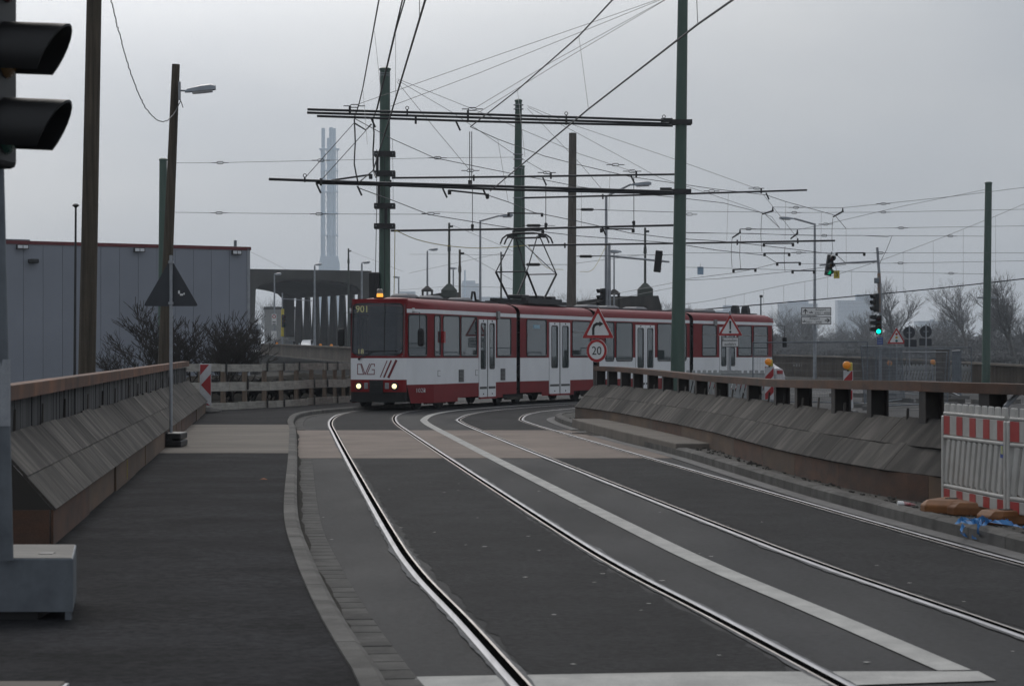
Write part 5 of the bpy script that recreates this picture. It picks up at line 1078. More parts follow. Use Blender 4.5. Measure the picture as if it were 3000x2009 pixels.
mb = MB(off=p); mb.tube([p+Vector((.05, .1, .5)), p+Vector((.1, .1, .62))], .03, 6); mb.build('hanger_bolt', M['dark'], t)
p = P(2451, 804, Yk-.2); t = thing('number_plate_sign', 'small yellow plate with a black number under the boom', 'sign', p); mb = MB(off=p); mb.box(p, (.27, .02, .36)); mb.build('plate', M['yellow'], t, bevel=.006)
text('3', .3, p+Vector((0, -.014, -.1)), (1, 0, 0), Z, M['inkblack'], t, p); mb = MB(off=p); mb.bar(p+Z*.18, P(2446, 774, Yk), .02, .02); mb.build('plate_strap', M['galv'], t)
# signal post behind the tram
Yk = 104.5; b = at(1786, Yk); t = thing('traffic_signal', 'signal post behind the tram with a boom and a signal seen from behind', 'traffic signal', b)
mb = MB(off=b); mb.tube([b, P(1785, 712, Yk)], [.09, .06], 10); mb.build('post', M['galv'], t, smooth=50)
mb = MB(off=b); mb.tube([P(1785, 750, Yk), P(1870, 758, Yk), P(1961, 767, Yk)], .045, 8); mb.build('boom', M['galv'], t)
signal_head(t, b, P(1929, 766, Yk+.1), .95, R(168), None, tilt=R(-6)); signal_head(t, b, P(1762, 872, Yk-.2), .82, R(-60))
p = P(2052, 793, 140); t = thing('sky_sign', 'small pale blue board hanging on a thin wire right of the tall mast', 'sign', p); mb = MB(off=p); mb.box(p, (.36, .03, .46)); mb.build('board', mat('pale_blue_board', (.3, .42, .55), rough=.5), t); mb = MB(off=p); mb.tube([p+Z*.2, P(2052, 771, 140)], .01, 5); mb.build('hanger', M['wire_lt'], t)
# ---------------------------------------------------------------- road signs
def sign_tri(t, b, c, size, rz, back=False, border=True):
    """triangle plate, c its centroid; returns the plane frame"""
    ex = Vector((math.cos(rz), math.sin(rz), 0)); en = Vector((math.sin(rz), -math.cos(rz), 0)); h = size*.866; r = .05
    def tri(s):
        pts = [(-s/2, -s*.2887), (s/2, -s*.2887), (0, s*.5774)]; outp = []
        for i in range(3):
            p0, p1, p2 = Vector(pts[i-1]), Vector(pts[i]), Vector(pts[(i+1) % 3])
            a = p1+(p0-p1).normalized()*r; d = p1+(p2-p1).normalized()*r
            for k in range(4): tt = k/3; outp.append(tuple((1-tt)**2*a + 2*tt*(1-tt)*p1 + tt*tt*d))
        return outp
    mb = MB(off=b); mb.prism(tri(size), c, ex, Z, -en, .012); mb.build('sign_plate', M['signback'] if back else M['white'], t)
    if not back:
        mb = MB(off=b); mb.ring(tri(size*.985), tri(size*.72), c+en*.002, ex, Z, en, .003); mb.build('red_border', M['red'], t)
    return ex, en
def post(t, b, p0, p1, r=.03, m=None): mb = MB(off=b); mb.tube([p0, p1], r, 10); return mb.build('post', m or M['galv'], t, smooth=50)
# warning sign seen from behind, on the left pavement
Y = 37.6; b = at(501, Y, .1); t = thing('road_sign', 'triangular warning sign seen from behind, on a pole beside the left barrier', 'sign', b)
post(t, b, b+Z*.1, P(501, 748, Y), .026)
c = P(499.5, 850, Y-.0); c.y += .04
sign_tri(t, b, c, .87, 0, True)
for v in (768, 888): mb = MB(off=b); mb.box(P(501, v, Y-.01), (.075, .07, .04)); mb.build('clamp', M['galv'], t)
for dx, dz, w_, h_ in ((.13, .07, .03, .05), (.17, .03, .05, .03), (.21, .045, .02, .03)): mb = MB(off=b); mb.box(c+Vector((dx, -.015, dz-.1)), (w_, .004, h_)); mb.build('sticker', M['white'], t)
for k in range(2): mb = MB(off=b); mb.box(b+Z*(.06+k*.115), (.42-.01*k, .78, .1)); mb.build('foot_plate', M['black'], t, bevel=.02)
mb = MB(off=b); mb.box(b+Vector((0, -.392, .12)), (.14, .01, .04)); mb.build('foot_handle', M['dark'], t)
# bend and speed limit signs
Y = 62; b = at(1752, Y, .0); t = thing('road_sign', 'warning sign of a right bend above a round 20 speed limit sign', 'sign', b); rz = R(-30)
post(t, b, b, P(1752, 900, Y), .035, M['rust']); c = P(1752, 960, Y)+Vector((0, -.05, 0)); ex, en = sign_tri(t, b, c, .94, rz)
mb = MB(off=b); arc = [(-.14, -.17), (-.14, -.02), (-.11, .06), (-.04, .1), (.06, .1)]
for i in range(len(arc)-1):
    a, d = Vector(arc[i]), Vector(arc[i+1]); dn = (d-a).normalized(); a = a-dn*.02; d = d+dn*.02; nn = Vector((-dn.y, dn.x))*.035
    mb.prism([tuple(a+nn), tuple(a-nn), tuple(d-nn), tuple(d+nn)], c+en*.004, ex, Z, en, .002+.0004*i)
mb.prism([(.04, .03), (.04, .17), (.16, .1)], c+en*.004, ex, Z, en, .003); mb.build('bend_arrow', M['inkblack'], t)
c = P(1748, 1027, Y)+Vector((0, -.05, 0)); mb = MB(off=b); mb.prism(circ(.3, 32), c, ex, Z, -en, .012); mb.build('round_plate', M['white'], t)
mb = MB(off=b); mb.ring(circ(.295, 32), circ(.225, 32), c+en*.002, ex, Z, en, .003); mb.build('red_ring', M['red'], t)
text('20', .31, c+en*.004-Z*.105, ex, Z, M['inkblack'], t, b, sx=.95)
# danger sign with plate
Y = 82; b = at(2139, Y); t = thing('road_sign', 'warning sign with an exclamation mark above a small white works exit plate', 'sign', b)
post(t, b, b, P(2139, 912, Y), .035); c = P(2139, 962, Y)+Vector((0, -.05, 0)); ex, en = sign_tri(t, b, c, .86, R(-14))
mb = MB(off=b); mb.prism([(-.035, .26), (.035, .26), (.02, -.04), (-.02, -.04)], c+en*.004, ex, Z, en, .003); mb.prism(circ(.04, 14, 0, -.12), c+en*.004, ex, Z, en, .003); mb.build('exclamation_mark', M['inkblack'], t)
c = P(2139, 1002, Y)+Vector((0, -.05, 0)); mb = MB(off=b); mb.prism(rrect(-.3, .3, -.17, .17, .03), c, ex, Z, -en, .012); pl = mb.build('text_plate', M['white'], t)
mb = MB(off=b); mb.ring(rrect(-.295, .295, -.165, .165, .03), rrect(-.275, .275, -.145, .145, .02), c+en*.002, ex, Z, en, .002); mb.build('plate_border', M['inkblack'], pl)
text('Baustellen-', .125, c+en*.004+Z*.025, ex, Z, M['inkblack'], t, b); text('ausfahrt', .125, c+en*.004-Z*.105, ex, Z, M['inkblack'], t, b)
# traffic light warning and two round signs from behind
Y = 112; b = at(2626, Y); t = thing('road_sign', 'triangular warning sign showing a traffic light, right of the lit green signal', 'sign', b); post(t, b, b, P(2628, 955, Y), .035)
c = P(2626, 991, Y)+Vector((0, -.05, 0)); ex, en = sign_tri(t, b, c, .9, R(-6))
for dz, m_ in ((.2, M['red']), (.04, mat('sign_amber', (.6, .36, .03))), (-.12, mat('sign_green', (.01, .14, .13)))): mb = MB(off=b); mb.prism(circ(.06, 16, 0, dz), c+en*.004, ex, Z, en, .003); mb.build('light_symbol', m_, t)
for u, v, k, lb in ((2664, 974, 4, 'left one of two round signs with plates seen from behind'), (2713, 971, -1, 'right one of two round signs with plates seen from behind')):
    Y = 100; b = at(u, Y); t = thing('road_sign', lb, 'sign', b, 0, 'round signs seen from behind'); post(t, b, b, P(u, v-22, Y), .032)
    c = P(u, v, Y)+Vector((0, .045, 0)); mb = MB(off=b); mb.prism(circ(.25, 28), c, (1, 0, 0), Z, (0, 1, 0), .012); mb.build('round_plate', M['signback'], t)
    c = P(u+k, v+31, Y)+Vector((0, .045, 0)); mb = MB(off=b); mb.prism(rrect(-.26, .26, -.15, .15, .02), c, (1, 0, -.02), Z, (0, 1, 0), .012); mb.build('plate', M['signback'], t)
    mb = MB(off=b); mb.box(P(u, v, Y)+Vector((0, .03, 0)), (.2, .03, .03)); mb.build('clamp', M['galv'], t)
# direction signs on the lamp post
for v0, v1, s1, s2, up, lb in ((900, 925, 'duisport', '3701 - 4000', True, 'upper white direction sign with an up arrow on the right street lamp post'), (926.5, 951, 'duisport', '3651 - 3700', False, 'lower white direction sign with a right arrow on the right street lamp post')):
    Y = 154.6; c = P(2391, (v0+v1)/2, Y); t = thing('direction_sign', lb, 'sign', c, 0, 'direction signs on the lamp post'); k = Y/F; w_, h_ = 89*k, (v1-v0)*k
    mb = MB(off=c); mb.box(c, (w_, .06, h_)); mb.build('panel', M['white'], t, bevel=.02); f = c+Vector((0, -.034, 0))
    mb = MB(off=c); mb.ring(rrect(-w_/2+.01, w_/2-.01, -h_/2+.01, h_/2-.01, .05), rrect(-w_/2+.05, w_/2-.05, -h_/2+.05, h_/2-.05, .03), f, (1, 0, 0), Z, (0, -1, 0), .004); mb.build('panel_border', M['inkblack'], t)
    dx = .28 if up else -.1
    text(s1, .2, f+Vector((dx, 0, .06)), (1, 0, 0), Z, M['inkblack'], t, c); text(s2, .21, f+Vector((dx+(.12 if up else -.05), 0, -.18)), (1, 0, 0), Z, M['inkblack'], t, c)
    mb = MB(off=c); o = f+Vector((-.7 if up else .72, 0, 0)); a, e = (Z, Vector((1, 0, 0))) if up else (Vector((1, 0, 0)), Z)
    mb.prism([(-.03, -.17), (.03, -.17), (.03, .17), (-.03, .17)], o, e, a, (0, -1, 0), .004)
    for s in (-1, 1): mb.prism([(0, .17), (s*.14, .02), (s*.14, -.05), (0, .1)], o, e, a, (0, -1, 0), .005)
    mb.build('arrow', M['inkblack'], t)
    mb = MB(off=c); o = f+Vector((-.33 if up else -.78, 0, -.06)); mb.prism([(-.14, .02), (.14, .02), (.1, -.04), (-.1, -.04)], o, (1, 0, 0), Z, (0, -1, 0), .004); mb.prism([(-.02, .03), (.04, .03), (.01, .12)], o, (1, 0, 0), Z, (0, -1, 0), .004); mb.build('ship_symbol', M['inkblack'], t)
# red and white beacons
M['chev_r'] = mat('beacon_red', (.38, .02, .025), rough=.4); M['chev_w'] = mat('beacon_white', (.6, .6, .62), rough=.4, dirt=.2, dirt_c=(.3, .3, .3))
def beacon(label, b, w, h, z0, chevron=False, lamp=None, rz=0, sandbag=False):
    t = thing('warning_beacon', label, 'beacon', b, rz); mb = MB(); mb.box((0, 0, z0+h/2), (w, .025, h)); mb.build('board', M['chev_w'], t, bevel=.008)
    def clip(poly, z_lo, z_hi):
        outp = poly
        for lim, sg in ((z_lo, 1), (z_hi, -1)):
            src, outp = outp, []
            for i in range(len(src)):
                a, d = src[i-1], src[i]; ia, idd = sg*(a[1]-lim) >= 0, sg*(d[1]-lim) >= 0
                if ia != idd: tt = (lim-a[1])/(d[1]-a[1]); outp.append((a[0]+(d[0]-a[0])*tt, lim))
                if idd: outp.append(d)
        return outp
    k = 0; z = z0-w*2
    wi = w/2-.012
    while z < z0+h+w*2:
        if chevron:
            polys = [[(-wi+2*wi*a_, z0+h*(1-d_)) for a_, d_ in pg] for pg in ([(0, .015), (.85, .015), (0, .27)], [(.08, .5), (1, .24), (1, .76)], [(.3, .88), (.3, .985), (.95, .985)])] if k == 0 else []
        else: polys = [[(-wi, z), (wi, z+w), (wi, z+w+.24), (-wi, z+.24)]]
        for pl in polys:
            c = clip(pl, z0+.012, z0+h-.012)
            if len(c) > 2: mb = MB(); mb.prism(c, (0, -.0135, 0), (1, 0, 0), Z, (0, -1, 0), .003); mb.build('red_stripe', M['chev_r'], t)
        z += .5 if not chevron else .38; k += 1
    mb = MB(); mb.loft([[(x, y, z) for x, y in ((-.2*a, -.36*a), (.2*a, -.36*a), (.2*a, .36*a), (-.2*a, .36*a))] for z, a in ((0, 1), (.07, 1), (.11, .85))]); mb.build('foot', M['black'], t, bevel=.02)
    mb = MB(); mb.bar((0, 0, .1), (0, 0, z0+.1), .05, .05); mb.build('stem', M['galv'], t)
    if lamp:
        mb = MB(); mb.lathe([(.1, -.03), (.1, .04), (.07, .07), (0, .085)], (-.03, -.04, z0+h+.14), 18, Vector((-.2, -1, 0))); mb.build('lamp_lens', M['amber'], t, smooth=50)
        mb = MB(); mb.box((.03, .05, z0+h+.1), (.13, .16, .22)); mb.build('lamp_battery', M['yellow'], t, bevel=.03)
        mb = MB(); mb.bar((0, 0, z0+h-.02), (0, 0, z0+h+.02), .1, .04); mb.build('lamp_clamp', M['black'], t)
    return t
M['amber'] = mat('amber_plastic', (.62, .22, .02), (.5, .16, .015), rough=.3, emit=(.8, .28, .02), estr=.12)
t = beacon('red and white chevron beacon board at the far end of the left timber barrier', at(602, 60.2, .1), .29, 1.06, .16, True, rz=R(8))
p = at(620, 59.8, .1); t = thing('sandbag', 'grey sandbag on the ground at the foot of the chevron beacon', 'sandbag', p); mb = MB(); mb.loft([[(x, y*k*.16, .07+z*k*.08) for y, z in ((-1, -.6), (-.7, .5), (0, .9), (.7, .5), (1, -.6), (0, -.85))] for x, k in ((-.24, .3), (-.18, .85), (-.05, 1), (.1, .9), (.2, .8), (.26, .25))]); mb.build('sack', mat('grey_sacking', (.2, .19, .175), (.12, .115, .11), scale=9, rough=.95, bump=.4), t, smooth=60)
beacon('red and white beacon board with an amber lamp in front of the tram tail', at(2254, 72, 0), .28, 1.0, .2, lamp=True, rz=R(-10)); beacon('leaning red and white beacon board with an amber lamp among the mesh fences', at(2485, 62, 0), .25, .98, .16, lamp=True, rz=R(-18))
# ---------------------------------------------------------------- plank fence behind the pavement
FP_ = [P(572, 1190, 61.5), P(760, 1190, 65), P(860, 1190, 67.5), P(960, 1190, 70.5), P(1050, 1190, 75), P(1130, 1190, 80)]
FPL = resample([(p.x, p.y) for p in FP_], .2); FS = [0]
for a, d in zip(FPL, FPL[1:]): FS.append(FS[-1]+(d-a).length)
def fpl(s):
    i = max(0, min(len(FPL)-2, max(j for j in range(len(FS)) if FS[j] <= max(s, 0)))); d = (FPL[i+1]-FPL[i]).normalized(); return FPL[i]+d*(s-FS[i]), d
t = thing('plank_fence', 'low fence of three rows of grey boards between the left barrier and the tram', 'fence', (FPL[0].x, FPL[0].y, 0)); OFp = t.location; rf = random.Random(4)
for row, (z0, hh) in enumerate(((.1, .2), (.58, .24), (1.1, .2))):
    s = -.2 - row*.5
    while s < FS[-1]-.5:
        L = 2.5; p0, _ = fpl(s); p1, _ = fpl(min(s+L-.05, FS[-1])); k = rf.uniform(-.02, .02); a = Vector((p0.x, p0.y, z0+k)); e = Vector((p1.x, p1.y, z0+rf.uniform(-.02, .02)))-a; nn = Vector((e.y, -e.x, 0)).normalized()
        plank('fence_board', a+nn*.05, e, Z*hh, nn*.03, M['board'], t, OFp); s += L
s = .3
while s < FS[-1]-.3:
    p, d = fpl(s); mb = MB(off=OFp); mb.box((p.x, p.y, .62), (.1, .1, 1.28), math.atan2(d.y, d.x)); mb.build('fence_post', M['post_wood'], t)
    for z0 in (.3, .82, 1.3):
        if rf.random() < .4: mb = MB(off=OFp); mb.box((p.x+d.y*.1, p.y-d.x*.1, z0-.08), (.07, .02, .26), math.atan2(d.y, d.x)); mb.build('splice_plate', M['dark'], t)
    s += 1.25
# ---------------------------------------------------------------- red and white plastic barriers near the right edge
M['plast'] = mat('white_barrier_plastic', (.5, .49, .46), (.42, .41, .385), scale=4, rough=.45, dirt=.5, dirt_c=(.26, .24, .21), dscale=3)
M['plast_r'] = mat('barrier_red_film', (.42, .035, .03), (.36, .03, .028), scale=4, rough=.35, dirt=.25, dirt_c=(.25, .06, .05), dscale=4)
def site_barrier(label, o, ang, group=None, detailed=True, dull=None):
    """two metre plastic fence panel along local +X with knobs, film boards and slats"""
    t = thing('site_barrier', label, 'barrier', o, ang, group); pm = dull or M['plast']
    def b_(c, s, n, m=None, bv=.01): mb = MB(); mb.box(c, s); return mb.build(n, m or pm, t, bevel=bv)
    b_((.03, 0, .5), (.06, .06, .86), 'end_post'); b_((1.97, 0, .5), (.06, .06, .86), 'end_post')
    for z0, h_ in ((.74, .2), (.09, .12)):
        bd = b_((1, 0, z0+h_/2), (1.88, .035, h_), 'film_board')
        for s in (-1, 1):
            for k in range(5 if detailed else 0):
                x = .1+k*.42; w_ = .19
                mb = MB(); mb.box((x+.055, s*.019, z0+h_/2), (w_, .003, h_-.015)); mb.build('red_field', M['plast_r'], bd)
    for z in (.72, .23): b_((1, 0, z), (1.88, .055, .035), 'rail', bv=.012)
    b_((1, 0, .955), (1.9, .05, .03), 'top_rail')
    n = 11
    for k in range(n):
        x = .14+k*(1.66/(n-1)); mb = MB(); mb.bar((x-.06, 0, .255), (x+.06, 0, .705), .11, .03, Vector((0, 1, 0))); mb.build('slat', pm, t, bevel=.012 if detailed else 0)
    for k in range(10):
        x = .1+k*.2; mb = MB(); mb.loft([[(x+sx*.06*a, sy*.012*a, z) for sx, sy in ((-1, -1), (1, -1), (1, 1), (-1, 1))] for z, a in ((.965, 1), (1.045, .92), (1.055, .7))]); mb.build('knob', pm, t)
    return t
a = at(2766, 22.4); c_ = at(2950, 20.45); ang = math.atan2(c_.y-a.y, c_.x-a.x)
site_barrier('red and white plastic site barrier standing at the near end of the right timber barrier', (a.x, a.y, .11), ang, 'red and white site barriers').scale = (1, 1, .93)
e = Vector((a.x, a.y, .11)) + Vector((math.cos(ang), math.sin(ang), 0))*2.03
tb = site_barrier('red and white plastic site barrier cut off by the right edge', e, ang+.1, 'red and white site barriers'); tb.scale = (1, 1, .93)
mb = MB(); mb.box((1.9, -.024, .66), (.1, .004, .14)); st = mb.build('blue_sticker', M['blue'], [o for o in bpy.data.objects if o.get('label', '').startswith('red and white plastic site barrier standing')][0])
mb = MB(); mb.box((1.9, -.028, .665), (.06, .003, .08)); mb.build('sticker_mark', mat('sticker_yellow', (.4, .42, .2)), st.parent)
M['footpl'] = mat('orange_brown_recycled_plastic', (.25, .095, .022), (.15, .055, .015), scale=5, rough=.7, dirt=.45, dirt_c=(.06, .04, .03), dscale=4)
def foot_slab(label, c, l, w_, rz):
    t = thing('barrier_foot', label, 'foot', c, rz, 'orange barrier feet'); mb = MB()
    mb.loft([[(x*l/2, y*w_/2, z) for x, y in ((-a_, -.6), (-.7*a_, -a_), (.7*a_, -a_), (a_, -.6), (a_, .6), (.7*a_, a_), (-.7*a_, a_), (-a_, .6))] for z, a_ in ((0, 1), (.07, 1), (.115, .8))]); bd = mb.build('slab', M['footpl'], t, bevel=.012)
    mb = MB(); mb.box((0, 0, .117), (.14, .1, .01)); mb.build('socket', M['dark'], t); mb = MB(); mb.box((l*.3, 0, .117), (.07, .12, .008)); mb.build('grip', M['dark'], t)
foot_slab('larger orange brown foot slab under the near end of the site barrier', at(2792, 21.9, .112), .8, .42, R(60)); foot_slab('orange brown foot slab under the joint of the two site barriers', at(2880, 21.4, .112), .6, .4, R(-25)); foot_slab('orange brown foot slab behind the blue strap at the right edge', at(2955, 20.3, .112), .5, .36, R(20))
# blue strap, cup
M['bluep'] = mat('blue_plastic_strap', (.012, .17, .42), (.008, .1, .3), scale=8, rough=.6, spec=.2)
t = thing('plastic_strap', 'crumpled blue plastic strap lying over the kerb at the right edge', 'strap', at(2900, 20.8, .1)); rs_ = random.Random(9)
for pts in ([(2800, 1535, 21.3), (2835, 1522, 21.4), (2870, 1528, 21.2), (2905, 1515, 21.3), (2940, 1505, 21.5), (2960, 1520, 21.3)], [(2815, 1530, 21.4), (2850, 1535, 21.3), (2890, 1518, 21.4), (2925, 1525, 21.2), (2950, 1508, 21.4)], [(2880, 1525, 21.2), (2866, 1550, 20.7), (2872, 1578, 20.2), (2905, 1588, 20.0), (2950, 1596, 19.7), (3020, 1612, 19.3)],
            [(2825, 1540, 21.0), (2815, 1560, 20.6), (2826, 1572, 20.4), (2860, 1580, 20.2)], [(2930, 1590, 19.9), (2970, 1598, 19.6), (3030, 1606, 19.4)], [(2900, 1530, 21), (2990, 1545, 20.6), (3030, 1560, 20.3)], [(2840, 1525, 21.3), (2880, 1540, 21.1), (2920, 1512, 21.4), (2955, 1530, 21.2)]):
    c = resample([P(u, v, (1.39 if v < 1562 else 1.515)*F/(v-VH)) for u, v, _ in pts], .06); mb = MB(off=t.location); secs = []
    for i, p in enumerate(c):
        a_ = rs_.uniform(-.25, .25)+math.sin(i*.3)*.8; secs.append([p+Vector((0, math.cos(a_), abs(math.sin(a_))))*.05, p+Vector((0, -math.cos(a_), 0))*.05+Z*.004])
    mb.loft(secs, closed=False); mb.build('strap_length', M['bluep'], t)
t = thing('paper_cup', 'crushed white and red paper cup lying on the right verge', 'cup', P(2648, 1478, 22.5)); mb = MB(off=t.location)
c = P(2630, 1474, 22.55); d = Vector((.16, -.03, -.012)); mb.loft([[c+d*x+Vector((0, math.cos(k*.785)*r, math.sin(k*.785)*r*.6)) for k in range(8)] for x, r in ((0, .04), (.3, .043), (.35, .04))]); mb.build('cup_rim', M['white'], t)
mb = MB(off=t.location); mb.loft([[c+d*x+Vector((0, math.cos(k*.785)*r, math.sin(k*.785)*r*.55)) for k in range(8)] for x, r in ((.34, .039), (.7, .032), (1.0, .012))]); mb.build('cup_body', mat('cup_red', (.4, .06, .08), (.5, .35, .35), scale=30, rough=.5), t)
p = at(772, 27.6, .1); t = thing('leaf', 'single orange leaf lying on the left pavement', 'leaf', p); mb = MB(); mb.add([(-.045, 0, .006), (0, -.02, .012), (.05, 0, .005), (0, .03, .02)], [(0, 1, 2), (0, 2, 3)]); mb.build('leaf_blade', mat('orange_leaf', (.5, .15, .04)), t)
# leaning steel strut at the far right
t = thing('steel_strut', 'slanted galvanised strut leaning behind the site barrier at the right edge', 'strut', at(2945, 21.6, .17)); mb = MB(off=t.location); mb.tube([P(2944, 1192, 22.4), P(3080, 1055, 23.2)], .022, 8); mb.build('tube', M['galv'], t); mb = MB(off=t.location); mb.tube([P(2944, 1192, 22.4), Vector((P(2944, 0, 22.4).x, 22.4, .15))], .022, 8); mb.build('leg', M['galv'], t)
# ---------------------------------------------------------------- construction area behind the right barrier
dull = mat('grey_barrier_plastic', (.36, .37, .37), (.3, .31, .31), scale=3, rough=.6, dirt=.3, dirt_c=(.2, .2, .2))
for k, (u, Y) in enumerate(((2008, 77), (2110, 76))): site_barrier(('left' if k == 0 else 'right')+' one of two grey plastic barriers in front of the rear tram car', at(u, Y), R(25-3*k), 'grey plastic barriers by the tram', False, dull)
for k, (u, w_) in enumerate(((2628, 'leftmost'), (2738, 'middle'), (2800, 'rightmost'))): site_barrier(w_+' of three pale plastic barriers behind the mesh fences', at(u, 128-k*4), R(4), 'pale plastic barriers behind the fences', False, dull)
for u, v, Y, lb in ((2606, 1063, 124, 'left amber warning lamp behind the mesh fences'), (2733, 1060, 126, 'middle amber warning lamp above the pale barriers'), (2803, 1059, 118, 'right amber warning lamp above the pale barriers')):
    p = P(u, v, Y); t = thing('warning_lamp', lb, 'lamp', (p.x, p.y, 0)); mb = MB(off=t.location); mb.lathe([(.13, -.04), (.13, .05), (.09, .09), (0, .1)], p, 16, Vector((-.2, -1, 0))); mb.build('lamp_lens', M['amber'], t, smooth=50); mb = MB(off=t.location); mb.bar((p.x, p.y+.08, 0), p+Vector((0, .08, 0)), .06, .06); mb.build('stem', M['galv'], t); mb = MB(off=t.location); mb.box(p+Vector((.08, .1, -.05)), (.14, .14, .22)); mb.build('lamp_battery', M['yellow'], t, bevel=.02)
def mesh_fence(label, a, b_, hgt, lean_=0):
    t = thing('mesh_fence', label, 'fence', a, 0, 'mobile mesh fences'); a, b_ = Vector(a), Vector(b_); e = b_-a; L = e.length; n = Vector((-e.y, e.x, 0)).normalized()*lean_; up = (Z+n)*hgt; o = t.location
    for nm, p, q_ in (('frame_post', a, a+up), ('frame_post', b_, b_+up), ('frame_rail', a+up, b_+up), ('frame_rail', a+up*.06, b_+up*.06)): mb = MB(off=o); mb.tube([p, q_], .021, 6); mb.build(nm, M['galv_dull'], t)
    mb = MB(off=o); k = int(L/.06)
    for i in range(1, k): p = lerp(a, b_, i/k); mb.tube([p+up*.06, p+up], .0026, 3, False)
    for j in range(1, 9): mb.tube([a+up*j/9, b_+up*j/9], .0026, 3, False)
    mb.build('wire_mesh', M['galv_dull'], t)
    for p in (a, b_): mb = MB(off=o); mb.box(p+Z*.06, (.22, .62, .13), math.atan2(e.y, e.x)); mb.build('fence_foot', mat_foot, t, bevel=.02)
mat_foot = mat('concrete_foot', (.16, .155, .15), rough=.9)
mesh_fence('mesh fence panel in front of the tram tail', at(2206, 74), at(2541, 71), 1.93); mesh_fence('left mesh fence panel with a bent rail right of the tram tail', at(2534, 70), at(2650, 78), 1.8, .06); mesh_fence('mesh fence panel standing askew in front of the traffic light sign', at(2560, 67), at(2775, 72), 1.72, -.05)
mesh_fence('mesh fence panel below the two round signs', at(2656, 100), at(2846, 97), 1.85); mesh_fence('mesh fence panel seen almost edge on, right of the works area', at(2790, 92), at(2815, 84), 1.7); mesh_fence('mesh fence panel crossing behind the askew one', at(2600, 90), at(2765, 86), 1.65, .08)
t = thing('fence_sheet', 'brown sheet hung on the mesh fence beside the pale barriers', 'sheet', at(2760, 95)); mb = MB(off=t.location); c0, c1 = at(2742, 95), at(2782, 94.6)
mb.loft([[lerp(c0, c1, x)+Vector((0, .05*math.sin(x*9+z), z)) for x in (0, .2, .4, .6, .8, 1)] for z in (.05, .6, 1.2, 1.75)], closed=False); mb.build('sheet', mat('brown_tarpaulin', (.11, .095, .08), rough=.9), t, smooth=40)
# parapet wall behind the works area
pw = [P(1960, 1034, 215), P(2285, 1040, 178), P(2420, 1044, 160), P(2530, 1048, 148), P(2700, 1055, 132), P(2840, 1063, 121), P(3010, 1072, 108), P(3160, 1080, 98)]
M['parapet'] = mat('brown_parapet_concrete', (.15, .125, .1), (.1, .085, .07), scale=1, stretch=(1, 1, .3), rough=.9, fine=.15, rnd=.1, dirt=.4, dscale=.8)
t = thing('parapet', 'long brown ribbed parapet wall behind the works area on the right', 'wall', (pw[0].x, pw[0].y, 0)); o = t.location
for a, d in zip(pw, pw[1:]):
    L = (d-a).length; n = max(1, int(L/4))
    for i in range(n):
        p, q_ = lerp(a, d, i/n), lerp(a, d, (i+1)/n-.01/n); mb = MB(off=o); e = q_-p; nn = Vector((-e.y, e.x, 0)).normalized()*.12
        mb.add([Vector((p.x, p.y, -.05)), Vector((q_.x, q_.y, -.05)), q_-Z*.06, p-Z*.06]+[Vector((p.x, p.y, -.05))+nn, Vector((q_.x, q_.y, -.05))+nn, q_-Z*.06+nn, p-Z*.06+nn], [(0, 1, 2, 3), (4, 5, 6, 7), (0, 1, 5, 4), (1, 2, 6, 5), (2, 3, 7, 6), (3, 0, 4, 7)])
        k = max(2, int(e.length/.3))
        for j in range(k): c = lerp(p, q_, (j+.5)/k)-nn*.3; mb.bar(Vector((c.x, c.y, .05)), c-Z*.07, .08, .08)
        mb.build('parapet_panel', M['parapet'], t); mb = MB(off=o); mb.bar(p, q_, .3, .1); mb.build('coping', M['parapet'], t)
t = thing('letter_board', 'faint white lettering strip on the parapet left of the right lamp post', 'board', at(2350, 169)); mb = MB(off=t.location)
for k in range(7): c = P(2326+k*8, 1070, 168.5); mb.box(c, (.12, .02, .2 if k % 3 else .14))
mb.build('letter_blocks', mat('faint_white_paint', (.3, .29, .28)), t)
# kerbs and slabs lying in the works area, road markings
for k, (u0, v0, u1, v1, w_, lb) in enumerate(((2430, 1163, 2600, 1163, .35, 'left pale kerb strip behind the beam posts'), (2560, 1140, 2960, 1143, .4, 'upper pale kerb strip in the works area'), (2520, 1178, 3000, 1184, .3, 'lower pale kerb strip in the works area'), (2500, 1107, 2640, 1110, .8, 'far pale slab strip in the works area'))):
    a, d = P(u0, v0, 10780/(v0-VH)), P(u1, v1, 10780/(v1-VH)); t = thing('kerb_strip', lb, 'kerb', (a.x, a.y, 0)); L = d.x-a.x; n = max(3, int(L/1.5))
    for i in range(n): mb = MB(off=t.location); mb.box((a.x+(i+.5)*L/n, lerp(a.y, d.y, (i+.5)/n), .07), (L/n-.03, w_, .16)); mb.build('kerb_stone', M['kerb'], t)
mb = MB()
for r_, cx, cy in ((2.6, 10.2, 73), (4.2, 10.6, 74), (3.4, 13.4, 70)):
    pts = [(cx+r_*math.cos(R(a_)), cy+r_*2.2*math.sin(R(a_))) for a_ in range(-80, 60, 10)]; pts = [Vector(p) for p in pts]; strip(mb, offs(pts, -.06), offs(pts, .06), .008)
tag(mb.build('site_lane_markings', M['paint']), kind='structure')
t = thing('dirt_heap', 'heap of brown earth behind the right beam posts', 'earth', at(2540, 46)); mb = MB(off=t.location); rg = random.Random(2)
mb.loft([[at(2540, 46)+Vector((x*1.6, math.cos(a_)*k*1.1, max(0, math.sin(a_))*k*(.22+rg.uniform(-.03, .05)))) for a_ in [math.pi*j/7 for j in range(8)]] for x, k in ((-1, .1), (-.7, .6), (-.3, 1), (.1, .85), (.5, .95), (.8, .6), (1, .1))], closed=False); mb.build('earth', mat('wet_earth', (.07, .055, .04), (.035, .028, .02), scale=6, rough=.95, bump=.6, bscale=20), t, smooth=60)
